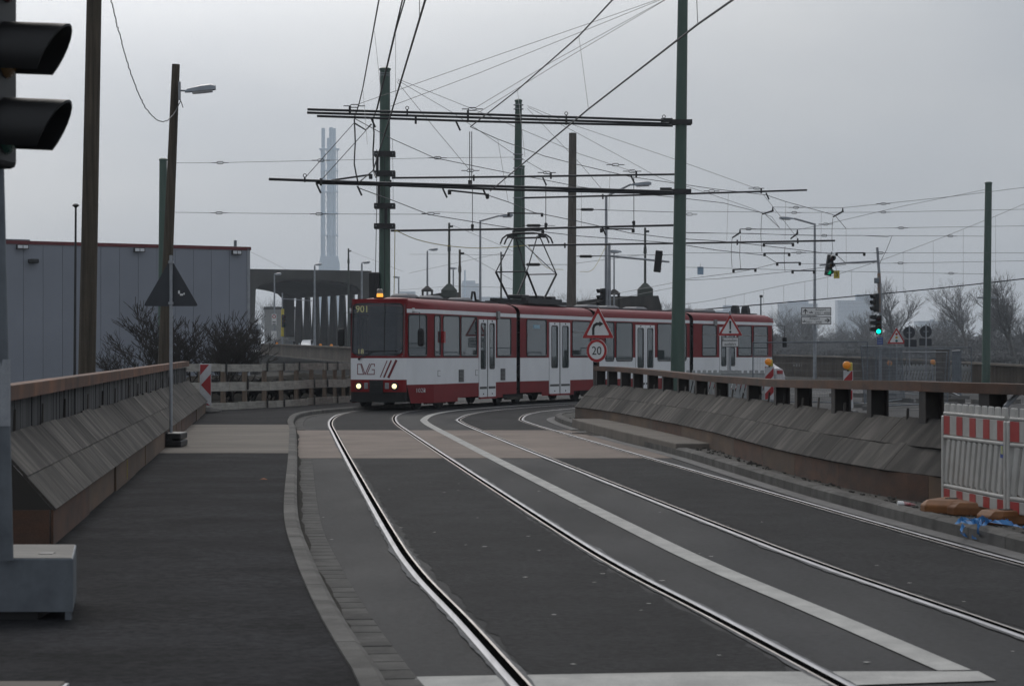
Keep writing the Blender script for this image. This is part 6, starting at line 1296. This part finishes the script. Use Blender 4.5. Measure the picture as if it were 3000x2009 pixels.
# parked car partly hidden behind the tram tail
b = at(2188, 106); t = thing('parked_car', 'pale car with a red door mirror half hidden behind the tram tail', 'car', b, R(-70)); carp = mat('pale_car_paint', (.55, .52, .53), rough=.3, coat=.5)
def car(t, paint, glassm, detail=True):
    sec = [(-2.1, .55, .72), (-1.95, .85, .78), (-1.2, .95, .8), (-.7, 1.35, .7), (.1, 1.48, .66), (.9, 1.44, .66), (1.6, 1.1, .74), (2.0, .95, .78), (2.1, .6, .72)]
    mb = MB(); mb.loft([[(x, -.82, .28), (x, -.85, .6), (x, -w_*1.0, min(z, .9)), (x, -w_*.82, z), (x, w_*.82, z), (x, w_, min(z, .9)), (x, .85, .6), (x, .82, .28)] for x, z, w_ in sec]); mb.build('body', paint, t, smooth=40)
    mb = MB(); mb.loft([[(x, -w_-.006, .93), (x, -w_*.84-.012, z-.03), (x, w_*.84+.012, z-.03), (x, w_+.006, .93)] for x, z, w_ in ((-1.02, 1.1, .76), (-.68, 1.36, .7), (.1, 1.47, .67), (.9, 1.43, .67), (1.4, 1.2, .72))], closed=False); mb.build('windows', glassm, t)
    for x in (-1.35, 1.3):
        for y in (-.76, .76): mb = MB(); mb.lathe([(.31, -.1), (.32, 0), (.31, .1)], (x, y, .32), 16, Vector((0, 1, 0))); wh = mb.build('wheel', M['black'], t); mb = MB(); mb.lathe([(.2, -.115), (.2, .115)], (x, y, .32), 12, Vector((0, 1, 0))); mb.build('rim', M['galv'], wh)
    for y in (-.6, .6): mb = MB(); mb.box((-2.03, y, .68), (.14, .3, .12)); mb.build('headlight', M['sky_white'], t, bevel=.02); mb = MB(); mb.box((2.06, y, .8), (.08, .26, .16)); mb.build('tail_light', M['red'], t)
    for y in (-.95, .95): mb = MB(); mb.lathe([(.02, -.1), (.09, -.06), (.1, .03), (.03, .07)], (-.75, y, 1.02), 10, Vector((1, 0, 0))); mb.build('door_mirror', M['red'] if not detail else paint, t, smooth=50)
carglass = mat('dark_car_glass', (.03, .035, .04), rough=.08)
car(t, carp, carglass, False)
# ---------------------------------------------------------------- warehouse on the left
WR, WL_ = at(728, 120), at(16, 113); wd = (WL_-WR).normalized(); wn_ = Vector((-wd.y, wd.x, 0)); wn_ = wn_ if wn_.y < 0 else -wn_
WH = H+(VH-726)*120/F
t = thing('warehouse', 'long grey metal panel warehouse with a thin red roof edge', 'building', WR); o = t.location
pan = mat('grey_sandwich_panel', (.25, .27, .315), (.23, .25, .29), scale=.5, rough=.5, rnd=.035, dirt=.2, dirt_c=(.2, .215, .25), dscale=.6, dstretch=(1, 1, .25))
joint = mat('panel_joint', (.06, .065, .075), rough=.8)
for i in range(32):
    a = WR+wd*(i*.985+.12); mb = MB(off=o); mb.hexa(a, wd*.968, wn_*.06, Z*(WH-.12)); mb.build('wall_panel', pan, t)
mb = MB(off=o); mb.hexa(WR-wn_*.02+wd*.1, wd*31.6, -wn_*.1, Z*(WH-.15)); mb.build('wall_backing', joint, t)
mb = MB(off=o); mb.hexa(WR+wd*.0-wn_*12, wd*.12, wn_*12.08, Z*(WH-.1)); mb.build('end_wall', pan, t)
mb = MB(off=o); mb.hexa(WR-wd*.04+wn_*.0, wd*.16, wn_*.1, Z*(WH-.05)); mb.build('corner_trim', M['galv'], t)
mb = MB(off=o); mb.hexa(WR-wd*.1+Z*(WH-.13)-wn_*.1, wd*32, wn_*.2, Z*.17); mb.build('roof_trim', mat('dark_red_trim', (.15, .02, .025), rough=.5), t)
mb = MB(off=o); mb.hexa(WR-wd*.1+Z*(WH-.06)-wn_*12, wd*32, wn_*11.8, Z*.05); mb.build('roof', joint, t)
def wpt(u):  # distance along the wall for photo column u
    k = (u-UC)/F; return (k*WR.y-WR.x)/(wd.x-k*wd.y)
for u, w_ in ((61, .52), (403, .5), (688, .46)):
    p = WR+wd*wpt(u)+wn_*.16+Z*(WH-.26)
    mb = MB(off=o); mb.hexa(p-wd*w_/2-Z*.08, wd*w_, wn_*.12, Z*.16); lf = mb.build('wall_lamp', M['sky_white'], t, bevel=.02); mb = MB(off=o); mb.ring(rrect(-w_/2-.03, w_/2+.03, -.11, .11, .02), rrect(-w_/2+.01, w_/2-.01, -.07, .07, .01), p-wn_*.02, wd, Z, wn_, .13); mb.build('lamp_frame', M['dark'], lf); mb = MB(off=o); mb.hexa(p-wd*.012-Z*.08+wn_*.121, wd*.024, wn_*.01, Z*.16); mb.build('lamp_bar', M['dark'], lf)
p = WR+wd*wpt(92)+wn_*.06+Z*(H+(VH-766)*114/F); mb = MB(off=o); mb.hexa(p-wd*.22-Z*.1, wd*.44, wn_*.4, Z*.2); mb.build('wall_vent', M['dark'], t, bevel=.05)
p = WR+wd*wpt(688)+Z*(WH+.05); mb = MB(off=o); mb.hexa(p-wd*.06, wd*.12, wn_*.1, Z*.3); mb.build('roof_vent_pipe', M['galv_dull'], t)
p = WR+wd*wpt(120)+Z*WH-wn_*4; mb = MB(off=o); mb.hexa(p-wd*.8, wd*1.9, wn_*.6, Z*.28); mb.build('roof_hatch', M['galv_dull'], t)
# ---------------------------------------------------------------- far concrete bridge hall
conc = mat('grey_brown_concrete', (.065, .062, .055), (.038, .036, .033), scale=.35, stretch=(1, 1, .3), rough=.9, fine=.12, dirt=.55, dirt_c=(.05, .047, .043), dscale=.35, dstretch=(1.5, 1.5, .2))
c0 = at(905, 330, 1.6); ang = R(25)
t = thing('concrete_bridge_hall', 'dark concrete bridge portal with a shallow arch and a row of tapering columns', 'bridge', c0, ang); HW, HT, LEN = 9.3, 11.7, 33
def arch(y, hw, zc, zs): return zs+(zc-zs)*math.sqrt(max(0, 1-(y/hw)**2))
N_ = 24
def vault(x0, dp, leg, zc, zs, name, m):
    iw = HW-leg; mb = MB(); ys = [-iw+2*iw*k/N_ for k in range(N_+1)]
    lo = [(y, arch(y, iw, zc, zs)) for y in ys]; fs, vs_ = [], []
    for dy in (0, dp): vs_ += [(y, dy+x0, z) for y, z in lo] + [(y, dy+x0, HT) for y, z in lo]
    n = N_+1; m_ = 2*n
    for k in range(N_): fs += [(k, k+1, n+k+1, n+k), (m_+k, m_+k+1, m_+n+k+1, m_+n+k), (k, k+1, m_+k+1, m_+k), (n+k, n+k+1, m_+n+k+1, m_+n+k)]
    mb.add(vs_, fs); return mb.build(name, m, t)
def legs(x0, dp, leg, zs, name):
    for s in (-1, 1): mb = MB(); mb.loft([[(s*HW, x0, z), (s*(HW-leg*k), x0, z), (s*(HW-leg*k), x0+dp, z), (s*HW, x0+dp, z)] for z, k in ((-1.5, .75), (zs, 1), (HT, 1))]); mb.build(name, conc, t)
vault(0, 1.2, 1.6, 10.4, 8.9, 'front_beam', conc); legs(0, 1.2, 1.6, 8.9, 'front_leg')
vault(1.22, LEN-2.44, .5, 10.1, 8.5, 'vault', conc_d); vault(LEN-1.2, 1.2, 1.6, 10.1, 8.6, 'rear_beam', conc); legs(LEN-1.2, 1.2, 1.6, 8.6, 'rear_leg')
for s in (-1, 1):
    for k in range(8):
        x = 3.4+k*3.65; mb = MB(); mb.loft([[(s*(HW-.1), x-w_, z), (s*(HW-.42), x-w_, z), (s*(HW-.42), x+w_, z), (s*(HW-.1), x+w_, z)] for z, w_ in ((-1.5, 1.78), (1.5, 1.7), (9.2, .75))]); mb.build('column', conc_d, t)
t = setting('bridge_deck'); mb = MB(); mb.add([at(745, 236, 1.0), at(1125, 166.5, .95), at(1120, 330, 1.55), at(1150, 560, 1.9), at(500, 560, 1.9), at(640, 330, 1.55)], [(0, 1, 2, 5), (5, 2, 3, 4)])
mb.build('deck_surface', M['asphalt'], t)
# approach parapet in panels with a pale drip edge
pp = [P(760, 1008, 232), P(830, 1010, 218), P(900, 1013, 204), P(970, 1016, 190), P(1040, 1019, 178), P(1110, 1022, 166)]
pq = [P(760, 1036, 232), P(830, 1042, 218), P(900, 1049, 204), P(970, 1055, 190), P(1040, 1060, 178), P(1110, 1066, 166)]
t = thing('bridge_parapet', 'brown bridge approach parapet left of the tram front with a pale lower edge', 'parapet', (pp[0].x, pp[0].y, 0)); o = t.location
for (a, b_), (c, d) in zip(zip(pp, pp[1:]), zip(pq, pq[1:])):
    for i in range(7):
        p, q_, r_, s_ = lerp(a, b_, i/7), lerp(a, b_, (i+.97)/7), lerp(c, d, i/7), lerp(c, d, (i+.97)/7); bk = Vector((.1, .3, 0))
        mb = MB(off=o); mb.add([r_, s_, q_, p, r_+bk, s_+bk, q_+bk, p+bk], [(0, 1, 2, 3), (4, 5, 6, 7), (0, 1, 5, 4), (1, 2, 6, 5), (2, 3, 7, 6), (3, 0, 4, 7)]); mb.build('parapet_panel', M['parapet'], t)
    mb = MB(off=o); mb.bar(a, b_, .4, .12); mb.build('coping', M['parapet'], t)
    for i in range(10):
        p = lerp(c, d, (i+.2)/10)+Vector((-.1, -.2, 0)); q_ = lerp(c, d, (i+.8)/10)+Vector((-.1, -.2, 0)); mb = MB(off=o); mb.bar(p, q_, .3, .1); mb.build('deck_end', M['slab_grey'], t)
    mb = MB(off=o); mb.add([c+Vector((0, .05, -.1)), d+Vector((0, .05, -.1)), Vector((d.x, d.y+.05, 0)), Vector((c.x, c.y+.05, 0))], [(0, 1, 2, 3)]); mb.build('abutment', conc, t)
# vehicles and signs on the bridge
cars = ((748, 360, 'blue_grey', (.2, .27, .33), 'blue grey car at the left on the far bridge'), (849, 345, 'silver', (.5, .52, .55), 'silver van like car in the middle of the far bridge'), (900, 320, 'white', (.55, .57, .6), 'pale car on the far bridge left of the lamp post'))
for u, Y, nm, col, lb in cars:
    b = at(u, Y, 1.75); t = thing('distant_car', lb, 'car', b, R(90-6), 'cars on the far bridge'); car(t, mat(nm+'_car_paint', col, rough=.3, coat=.5), carglass); t.scale = (1, 1, 1.25)
b = at(824, 350, 1.7); t = thing('delivery_box_truck', 'pale box truck behind the amber lamp on the far bridge', 'truck', b, R(-6)); mb = MB(); mb.box((0, 3, 1.55), (2.1, 3.6, 1.9)); mb.build('cargo_box', M['white'], t, bevel=.05); mb = MB(); mb.loft([[(sx*1.0, y, z) for sx, z in ((-1, .5), (1, .5), (1, zt), (-1, zt))] for y, zt in ((-.6, 1.2), (-.3, 1.5), (.3, 2.2), (1.1, 2.3))]); mb.build('cab', M['white'], t, bevel=.05); mb = MB(); mb.add([(-.85, -.25, 1.55), (.85, -.25, 1.55), (.8, .28, 2.1), (-.8, .28, 2.1)], [(0, 1, 2, 3)]); mb.build('windscreen', carglass, t)
for x in (-.8, .8):
    for y in (.2, 3.6): mb = MB(); mb.lathe([(.36, -.12), (.36, .12)], (x, y, .4), 14, Vector((1, 0, 0))); mb.build('wheel', M['black'], t)
for u, v, Y, lb in ((811, 1006, 226, 'leftmost amber lamp on the bridge parapet'), (939, 1011, 200, 'middle amber lamp on the bridge parapet'), (971, 1012, 195, 'rightmost amber lamp on the bridge parapet')):
    p = P(u, v, Y); t = thing('warning_lamp', lb, 'lamp', p); mb = MB(off=p); mb.lathe([(.12, -.05), (.13, .04), (.08, .09), (0, .1)], p, 14, Vector((0, -1, 0))); mb.build('lamp_lens', M['amber'], t, smooth=50); mb = MB(off=p); mb.box(p+Vector((0, .1, -.15)), (.16, .16, .4)); mb.build('lamp_battery', M['footpl'], t)
b = at(803, 250, 1.2); t = thing('road_sign', 'white round speed sign above white plates left on the far bridge', 'sign', b); post(t, b, b, P(803, 920, 250), .06); mb = MB(off=b); mb.box(P(803, 936, 249.8), (.5, .04, 1.15)); mb.build('upper_plate', M['white'], t); mb = MB(off=b); mb.ring(circ(.2, 20), circ(.13, 20), P(803, 927, 249.76), (1, 0, 0), Z, (0, -1, 0), .01); mb.build('red_ring', M['red'], t); mb = MB(off=b); mb.box(P(802.5, 982, 249.8), (.55, .04, .9)); mb.build('lower_plate', M['white'], t)
for v in (943, 950): mb = MB(off=b); mb.box(P(803, v, 249.7), (.34, .02, .1)); mb.build('plate_symbol', M['signback'], t)
b = at(827, 246, 1.2); t = thing('signal_mast', 'yellow mast with a dark signal head and a boom in front of the bridge arch', 'signal mast', b); mb = MB(off=b); mb.tube([b, P(827, 858, 246)], .07, 8); mb.build('post', M['galv'], t); mb = MB(off=b); mb.tube([P(827, 985, 245.9), P(828, 905, 245.9)], .16, 8); mb.build('yellow_sleeve', M['yellow'], t); signal_head(t, b, P(832, 940, 245.6), 1.3, R(20)); mb = MB(off=b); mb.tube([P(828, 875, 246), P(915, 881, 246)], .05, 6); mb.build('boom', M['galv'], t)
b = at(822, 300, 1.5); t = thing('wall_block', 'pale grey building wall seen through the bridge arch', 'building', at(815, 520)); mb = MB(off=t.location); p0, p1 = P(775, 866, 520), P(862, 1012, 520); mb.hexa((p0.x, 520, 0), (p1.x-p0.x, 0, 0), (0, 6, 0), (0, 0, p0.z-3)); mb.build('wall', mat('pale_render', (.3, .3, .29), rough=.9), t); mb = MB(off=t.location); mb.hexa((p0.x-.2, 519.8, p0.z-3), (p1.x-p0.x+.4, 0, 0), (0, 6.4, 0), (0, 0, .6)); mb.build('roof_edge', conc_d, t)
for k in range(3): mb = MB(off=t.location); mb.box((p0.x+1.4+k*2, 519.95, 3.4), (1.1, .1, 1.4)); mb.build('window', carglass, t)
# low grey shed between warehouse and bridge
t = thing('stacked_container', 'stack of pale and dark site containers between the warehouse and the bridge', 'container', at(744, 180)); o = t.location
for k, (v, h_, col) in enumerate(((958, .45, 'lamp_grey'), (972, .35, 'signback'), (984, .5, 'lamp_grey'), (1000, .4, 'signback'), (1015, .5, 'lamp_grey'), (1026, .25, 'white'))):
    p = P(743, v, 180); mb = MB(off=o); mb.box(p, (.9, 2, h_)); mb.build('container_panel', M[col], t)
mb = MB(off=o); mb.box((at(743, 181).x, 181.2, 1.8), (.86, 2, 3.5)); mb.build('container_core', conc_d, t)
# ---------------------------------------------------------------- chimneys, far buildings
Yc = 2600; k = Yc/F; b = at(965, Yc); t = thing('chimney_stack', 'tall pale blue chimney group in the haze left of the tram', 'chimney', b); o = b
chm = mat('hazed_chimney_steel', (.55, .68, .8), rough=.7)  # part of the haze is in this colour: steel made paler and bluer
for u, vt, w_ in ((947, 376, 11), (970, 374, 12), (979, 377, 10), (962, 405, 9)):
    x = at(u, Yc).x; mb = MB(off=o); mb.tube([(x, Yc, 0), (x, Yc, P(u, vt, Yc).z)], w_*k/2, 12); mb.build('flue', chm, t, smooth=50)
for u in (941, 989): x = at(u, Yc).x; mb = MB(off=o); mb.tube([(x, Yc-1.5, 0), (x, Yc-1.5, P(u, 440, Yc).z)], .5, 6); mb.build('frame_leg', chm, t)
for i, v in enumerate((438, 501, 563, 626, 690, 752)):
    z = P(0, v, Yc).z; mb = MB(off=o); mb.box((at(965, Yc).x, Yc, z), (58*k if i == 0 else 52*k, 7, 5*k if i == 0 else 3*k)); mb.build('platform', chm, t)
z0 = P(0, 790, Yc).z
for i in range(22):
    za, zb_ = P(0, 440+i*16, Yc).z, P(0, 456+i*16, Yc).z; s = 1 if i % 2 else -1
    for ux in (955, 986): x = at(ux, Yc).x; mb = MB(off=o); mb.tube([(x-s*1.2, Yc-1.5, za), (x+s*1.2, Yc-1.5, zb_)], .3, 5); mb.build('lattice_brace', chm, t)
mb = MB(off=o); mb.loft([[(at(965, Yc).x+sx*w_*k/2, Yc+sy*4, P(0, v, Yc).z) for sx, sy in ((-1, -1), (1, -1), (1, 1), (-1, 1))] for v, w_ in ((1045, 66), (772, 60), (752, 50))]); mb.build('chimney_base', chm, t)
far_w = mat('hazed_building_wall', (.6, .66, .73), rough=.8); far_d = mat('hazed_building_dark', (.5, .56, .64), rough=.8)  # both tones lightened and blued so haze fading is painted in
def far_building(label, u0, u1, vt, Y, blocks=(), rows=0, m=None):
    Y = min(2650, Y*3.2)
    b = at((u0+u1)/2, Y); t = thing('far_building', label, 'building', b); mb = MB(off=b); p0, p1 = P(u0, vt, Y), P(u1, vt, Y)
    mb.hexa((p0.x, Y, 0), (p1.x-p0.x, 0, 0), (0, 20, 0), (0, 0, p0.z)); mb.build('wall', m or far_w, t)
    mb = MB(off=b); mb.hexa((p0.x-.3, Y-.3, p0.z), (p1.x-p0.x+.6, 0, 0), (0, 20.6, 0), (0, 0, .8)); mb.build('parapet', far_d, t)
    for a, c, v in blocks: q0, q1 = P(a, v, Y), P(c, v, Y); mb = MB(off=b); mb.hexa((q0.x, Y+3, p0.z+.8), (q1.x-q0.x, 0, 0), (0, 8, 0), (0, 0, q0.z-p0.z)); mb.build('roof_block', far_d, t)
    n = int((u1-u0)/8)
    for r_ in range(rows):
        for i in range(n): q = P(u0+5+i*8, vt+7+r_*11, Y); mb = MB(off=b); mb.box((q.x, Y-.1, q.z), (4.5*Y/F, .3, 5*Y/F)); mb.build('window', far_d, t)
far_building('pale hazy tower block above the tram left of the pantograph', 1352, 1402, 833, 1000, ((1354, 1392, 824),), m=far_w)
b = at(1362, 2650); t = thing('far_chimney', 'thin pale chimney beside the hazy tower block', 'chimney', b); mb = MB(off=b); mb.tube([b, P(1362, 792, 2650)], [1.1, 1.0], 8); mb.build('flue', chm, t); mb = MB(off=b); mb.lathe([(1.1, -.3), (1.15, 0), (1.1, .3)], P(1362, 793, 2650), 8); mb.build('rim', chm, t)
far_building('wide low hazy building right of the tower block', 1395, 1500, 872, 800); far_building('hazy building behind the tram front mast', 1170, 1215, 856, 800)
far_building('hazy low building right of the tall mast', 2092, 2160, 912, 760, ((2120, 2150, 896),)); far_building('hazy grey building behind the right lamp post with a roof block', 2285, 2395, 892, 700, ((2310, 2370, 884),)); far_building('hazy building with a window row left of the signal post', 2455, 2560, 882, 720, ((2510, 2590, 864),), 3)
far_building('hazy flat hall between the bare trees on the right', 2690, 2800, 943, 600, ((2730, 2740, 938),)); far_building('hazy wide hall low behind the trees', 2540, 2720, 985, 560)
b = at(2229, 230); t = thing('floodlight_mast', 'thin floodlight mast above the tram tail', 'mast', b); mb = MB(off=b); mb.tube([b, P(2229, 868, 230)], [.12, .07], 6); mb.build('shaft', M['galv_dull'], t); mb = MB(off=b); mb.box(P(2230, 868, 229.8), (.3, .25, .24)); mb.build('floodlight', M['dark'], t, bevel=.03)
# ---------------------------------------------------------------- bare trees and bushes
bark = mat('bare_bark', (.15, .145, .14), (.1, .097, .093), scale=3, rough=.95)
twigm = mat('bare_twigs', (.17, .168, .168), (.12, .119, .12), scale=3, rough=.95)
def tree_meshes(seed, h, spread=.5, trunk_h=.22, dens=1.0, minr=.012, stems=1, r0=None, ML=5):
    rg = random.Random(seed); tm_, cm = MB(), MB()
    def seg(mb, a, b_, ra, rb_, n):
        d = (b_-a).normalized(); s = d.cross(Vector((.3, .8, .1))).normalized(); u_ = d.cross(s); vs_ = []
        for p, r in ((a, ra), (b_, rb_)):
            for k in range(n): th = 2*math.pi*k/n; vs_.append(p+(s*math.cos(th)+u_*math.sin(th))*r)
        mb.add(vs_, [(k, (k+1) % n, n+(k+1) % n, n+k) for k in range(n)])
    def grow(p, d, L, r, lev):
        n = 3 if lev < 3 else 2; mb = tm_ if lev < 2 else cm
        for i in range(n):
            d = (d+Vector((rg.gauss(0, .12), rg.gauss(0, .12), rg.gauss(.04, .06)))).normalized(); q_ = p+d*L/n; r2 = r*(1-.22/n*1.4)
            seg(mb, p, q_, r, r2, 6 if lev < 2 else 3); p = q_; r = r2
            if lev < ML and lev > 0 and i < n-1:
                for _ in range(1 if rg.random() < .75*dens else 2):
                    a_ = rg.uniform(0, 6.28); sd_ = Vector((math.cos(a_), math.sin(a_), rg.uniform(.0, .5))); grow(p, (d*.7+sd_*spread*1.5).normalized(), L*rg.uniform(.42, .62), max(minr, r*.5), lev+1)
        if lev < ML:
            for _ in range(3 if lev < 4 else 2):
                a_ = rg.uniform(0, 6.28); sd_ = Vector((math.cos(a_), math.sin(a_), rg.uniform(-.05, .35))); grow(p, (d+sd_*spread).normalized(), L*rg.uniform(.62, .85), max(minr, r*.66), lev+1)
    for s in range(stems):
        a_ = rg.uniform(0, 6.28); lean_ = 0 if stems == 1 else .45
        grow(Vector((math.cos(a_)*.2*(stems > 1), math.sin(a_)*.2*(stems > 1), -.1)), Vector((math.cos(a_)*lean_, math.sin(a_)*lean_, 1)).normalized(), h*trunk_h*rg.uniform(.8, 1.1), (r0 or h*.02), 0)
    return tm_, cm
protos = []
for sd_, h_ in ((11, 10), (23, 10), (37, 10), (41, 10)):
    a, c = tree_meshes(sd_, h_, .5, .2, dens=1.1, minr=.006, ML=6); me = [a.build('trunk', bark, fix=False), c.build('crown', twigm, fix=False)]
    zt = max(v.co.z for v in me[1].data.vertices); protos.append((me[0].data, me[1].data, zt)); print('tree faces', len(me[1].data.polygons))
    for m_ in me: bpy.data.objects.remove(m_)
def tree(label, u, vt, Y, k, name='bare_tree', wide_=1.0):
    Y = Y*2.1
    b = at(u, Y); t = thing(name, label, 'tree', b, random.uniform(0, 6), 'bare trees on the right'); tr, cr, zt = protos[k % 4]; s = (H+(VH-vt)*Y/F)/zt; t.scale = (s*wide_, s*wide_, s)
    for nm, me in (('trunk', tr), ('crown', cr)): o_ = bpy.data.objects.new(nm, me); C.objects.link(o_); o_.parent = t
TR = ((2628, 806, 185, 0, 'tallest bare tree just right of the signal post', .95), (2828, 812, 175, 1, 'bare tree left of the far right green mast', 1.0), (2975, 790, 165, 2, 'bare tree at the right edge of the picture', 1.05), (2925, 880, 230, 3, 'paler bare tree just right of the far right mast', 1.0),
      (2318, 890, 300, 1, 'hazy bare tree between the tram tail and the lamp post', 1.1), (2415, 905, 290, 2, 'hazy bare tree just right of the direction signs', 1.1), (2540, 895, 270, 3, 'hazy bare tree just left of the signal post', 1.1), (2750, 930, 260, 0, 'hazy low bare tree left of the big tree pair', 1.2),
      (2470, 935, 330, 0, 'faint low bare tree between lamp post and signal post', 1.3), (1668, 845, 330, 1, 'faint bare tree behind the brown mast', 1.4), (1725, 860, 340, 2, 'faint bare tree behind the bend sign', 1.4), (1965, 870, 320, 3, 'faint bare tree left of the tall mast foot', 1.2), (2185, 915, 380, 2, 'faint bare tree above the rear tram car', 1.4),
      (790, 868, 480, 0, 'bare tree seen through the concrete bridge arch', 1.3), (2690, 950, 240, 2, 'low hazy bare tree behind the round signs', 1.3), (3010, 905, 210, 1, 'pale bare tree cut by the right edge', 1.1), (2355, 925, 260, 3, 'hazy bare tree right behind the lamp post', 1.2), (2600, 900, 250, 1, 'hazy slender bare tree behind the lit green signal', .9), (2790, 900, 235, 3, 'hazy bare tree between the round signs and the tall tree', 1.0), (2870, 860, 215, 2, 'bare tree standing right behind the far right mast', .9))
for u, vt, Y, k, lb, w_ in TR: tree(lb, u, vt, Y, k, wide_=w_)
# far thicket that reads as one mass
a, c = tree_meshes(77, 5, .75, .2, stems=4, minr=.016, r0=.07, ML=4); print('bush faces', len(a.f)+len(c.f)); thick = MB(); rg = random.Random(8); src = a.v+c.v; sf = a.f+[[i+len(a.v) for i in f] for f in c.f]
for j in range(44):
    u = 2262+j*18+rg.uniform(-12, 12); Y = rg.uniform(430, 700); b = at(u, Y); s = rg.uniform(1.5, 2.9); th = rg.uniform(0, 6.28); ca, sa = math.cos(th), math.sin(th)
    thick.add([(b.x+(p.x*ca-p.y*sa)*s*1.5, b.y+(p.x*sa+p.y*ca)*s*1.5, p.z*s) for p in src], sf)
a, c = tree_meshes(78, 3, .9, .25, stems=6, minr=.03, r0=.06, ML=3); src = a.v+c.v; sf = a.f+[[i+len(a.v) for i in f] for f in c.f]
for j in range(90):
    b = at(2262+j*9+rg.uniform(-5, 5), rg.uniform(300, 420)); s = rg.uniform(.9, 1.6); th = rg.uniform(0, 6.28); ca, sa = math.cos(th), math.sin(th)
    thick.add([(b.x+(p.x*ca-p.y*sa)*s*1.4, b.y+(p.x*sa+p.y*ca)*s*1.4, p.z*s*.8) for p in src], sf)
tag(thick.build('thicket', twigm, fix=False), 'far hazy thicket of bare bushes below the trees', 'thicket', kind='stuff')
# bare shrubs behind the plank fence
bushm = mat('dark_shrub_twigs', (.045, .038, .034), (.03, .026, .023), scale=3, rough=.95)
for i, (u, Y, h_, lb) in enumerate(((440, 66, 2.6, 'bare dark shrub left of the second wooden pole'), (530, 68, 3.2, 'tallest bare dark shrub behind the barrier end'), (620, 70, 2.9, 'bare dark shrub behind the chevron beacon'), (690, 72, 2.5, 'bare dark shrub behind the plank fence next to the warehouse edge'))):
    b = at(u, Y); t = thing('bare_shrub', lb, 'shrub', b, 0, 'bare shrubs on the left'); a, c = tree_meshes(100+i, 3, .6, .3, dens=.5, stems=3, minr=.008, r0=.035, ML=4); tag(a.build('stem', bushm, t, fix=False), kind='stuff'); o_ = c.build('twigs', bushm, t, fix=False); k_ = h_/max(v.co.z for v in o_.data.vertices); t.scale = (k_, k_, k_)
a, c = tree_meshes(140, 1.0, .9, .3, stems=4, minr=.006, r0=.015); b = at(860, 79); t = thing('bare_shrub', 'low dark undergrowth behind the plank fence near the tram', 'shrub', b, 0, 'bare shrubs on the left'); mbs = MB(); src = a.v+c.v; sf = a.f+[[i+len(a.v) for i in f] for f in c.f]
for j in range(9): dx = -3+j*.75; mbs.add([(p.x+dx, p.y+random.uniform(-.5, .5), p.z) for p in src], sf)
mbs.build('twigs', bushm, t, fix=False)
tag(t.children[0], kind='stuff')
t = thing('earth_bank', 'dark earth bank behind the plank fence', 'bank', at(800, 84)); mb = MB(off=t.location); rg = random.Random(6)
mb.loft([[Vector((at(560, 84).x+x, 84+y, max(-.05, .85*math.sin(math.pi*(y+4)/8.01)*(1+.1*rg.uniform(-1, 1))))) for y in (-4, -2.5, -1, 0, 1.5, 3, 4)] for x in [j*.8 for j in range(9)]], closed=False); mb.build('earth', mat('dark_bank_earth', (.03, .027, .023), (.016, .015, .013), scale=2, rough=1, spec=.03), t, smooth=60)
# ---------------------------------------------------------------- haze
mb = MB(); mb.box((0, 1420, 134), (3900, 3000, 270.2)); hz = mb.build('haze', mat('haze_surface', (1, 1, 1))); tag(hz, 'pale grey blue haze filling the air', 'haze', kind='stuff')
hm = bpy.data.materials.new('haze_air'); hm.use_nodes = True; ht = hm.node_tree; ht.nodes.clear(); ho = ht.nodes.new('ShaderNodeOutputMaterial'); hv = ht.nodes.new('ShaderNodeVolumePrincipled')
hv.inputs['Color'].default_value = (.84, .92, 1, 1); hv.inputs['Density'].default_value = .00024; hv.inputs['Anisotropy'].default_value = .25; ht.links.new(hv.outputs[0], ho.inputs['Volume'])
hz.data.materials.clear(); hz.data.materials.append(hm)
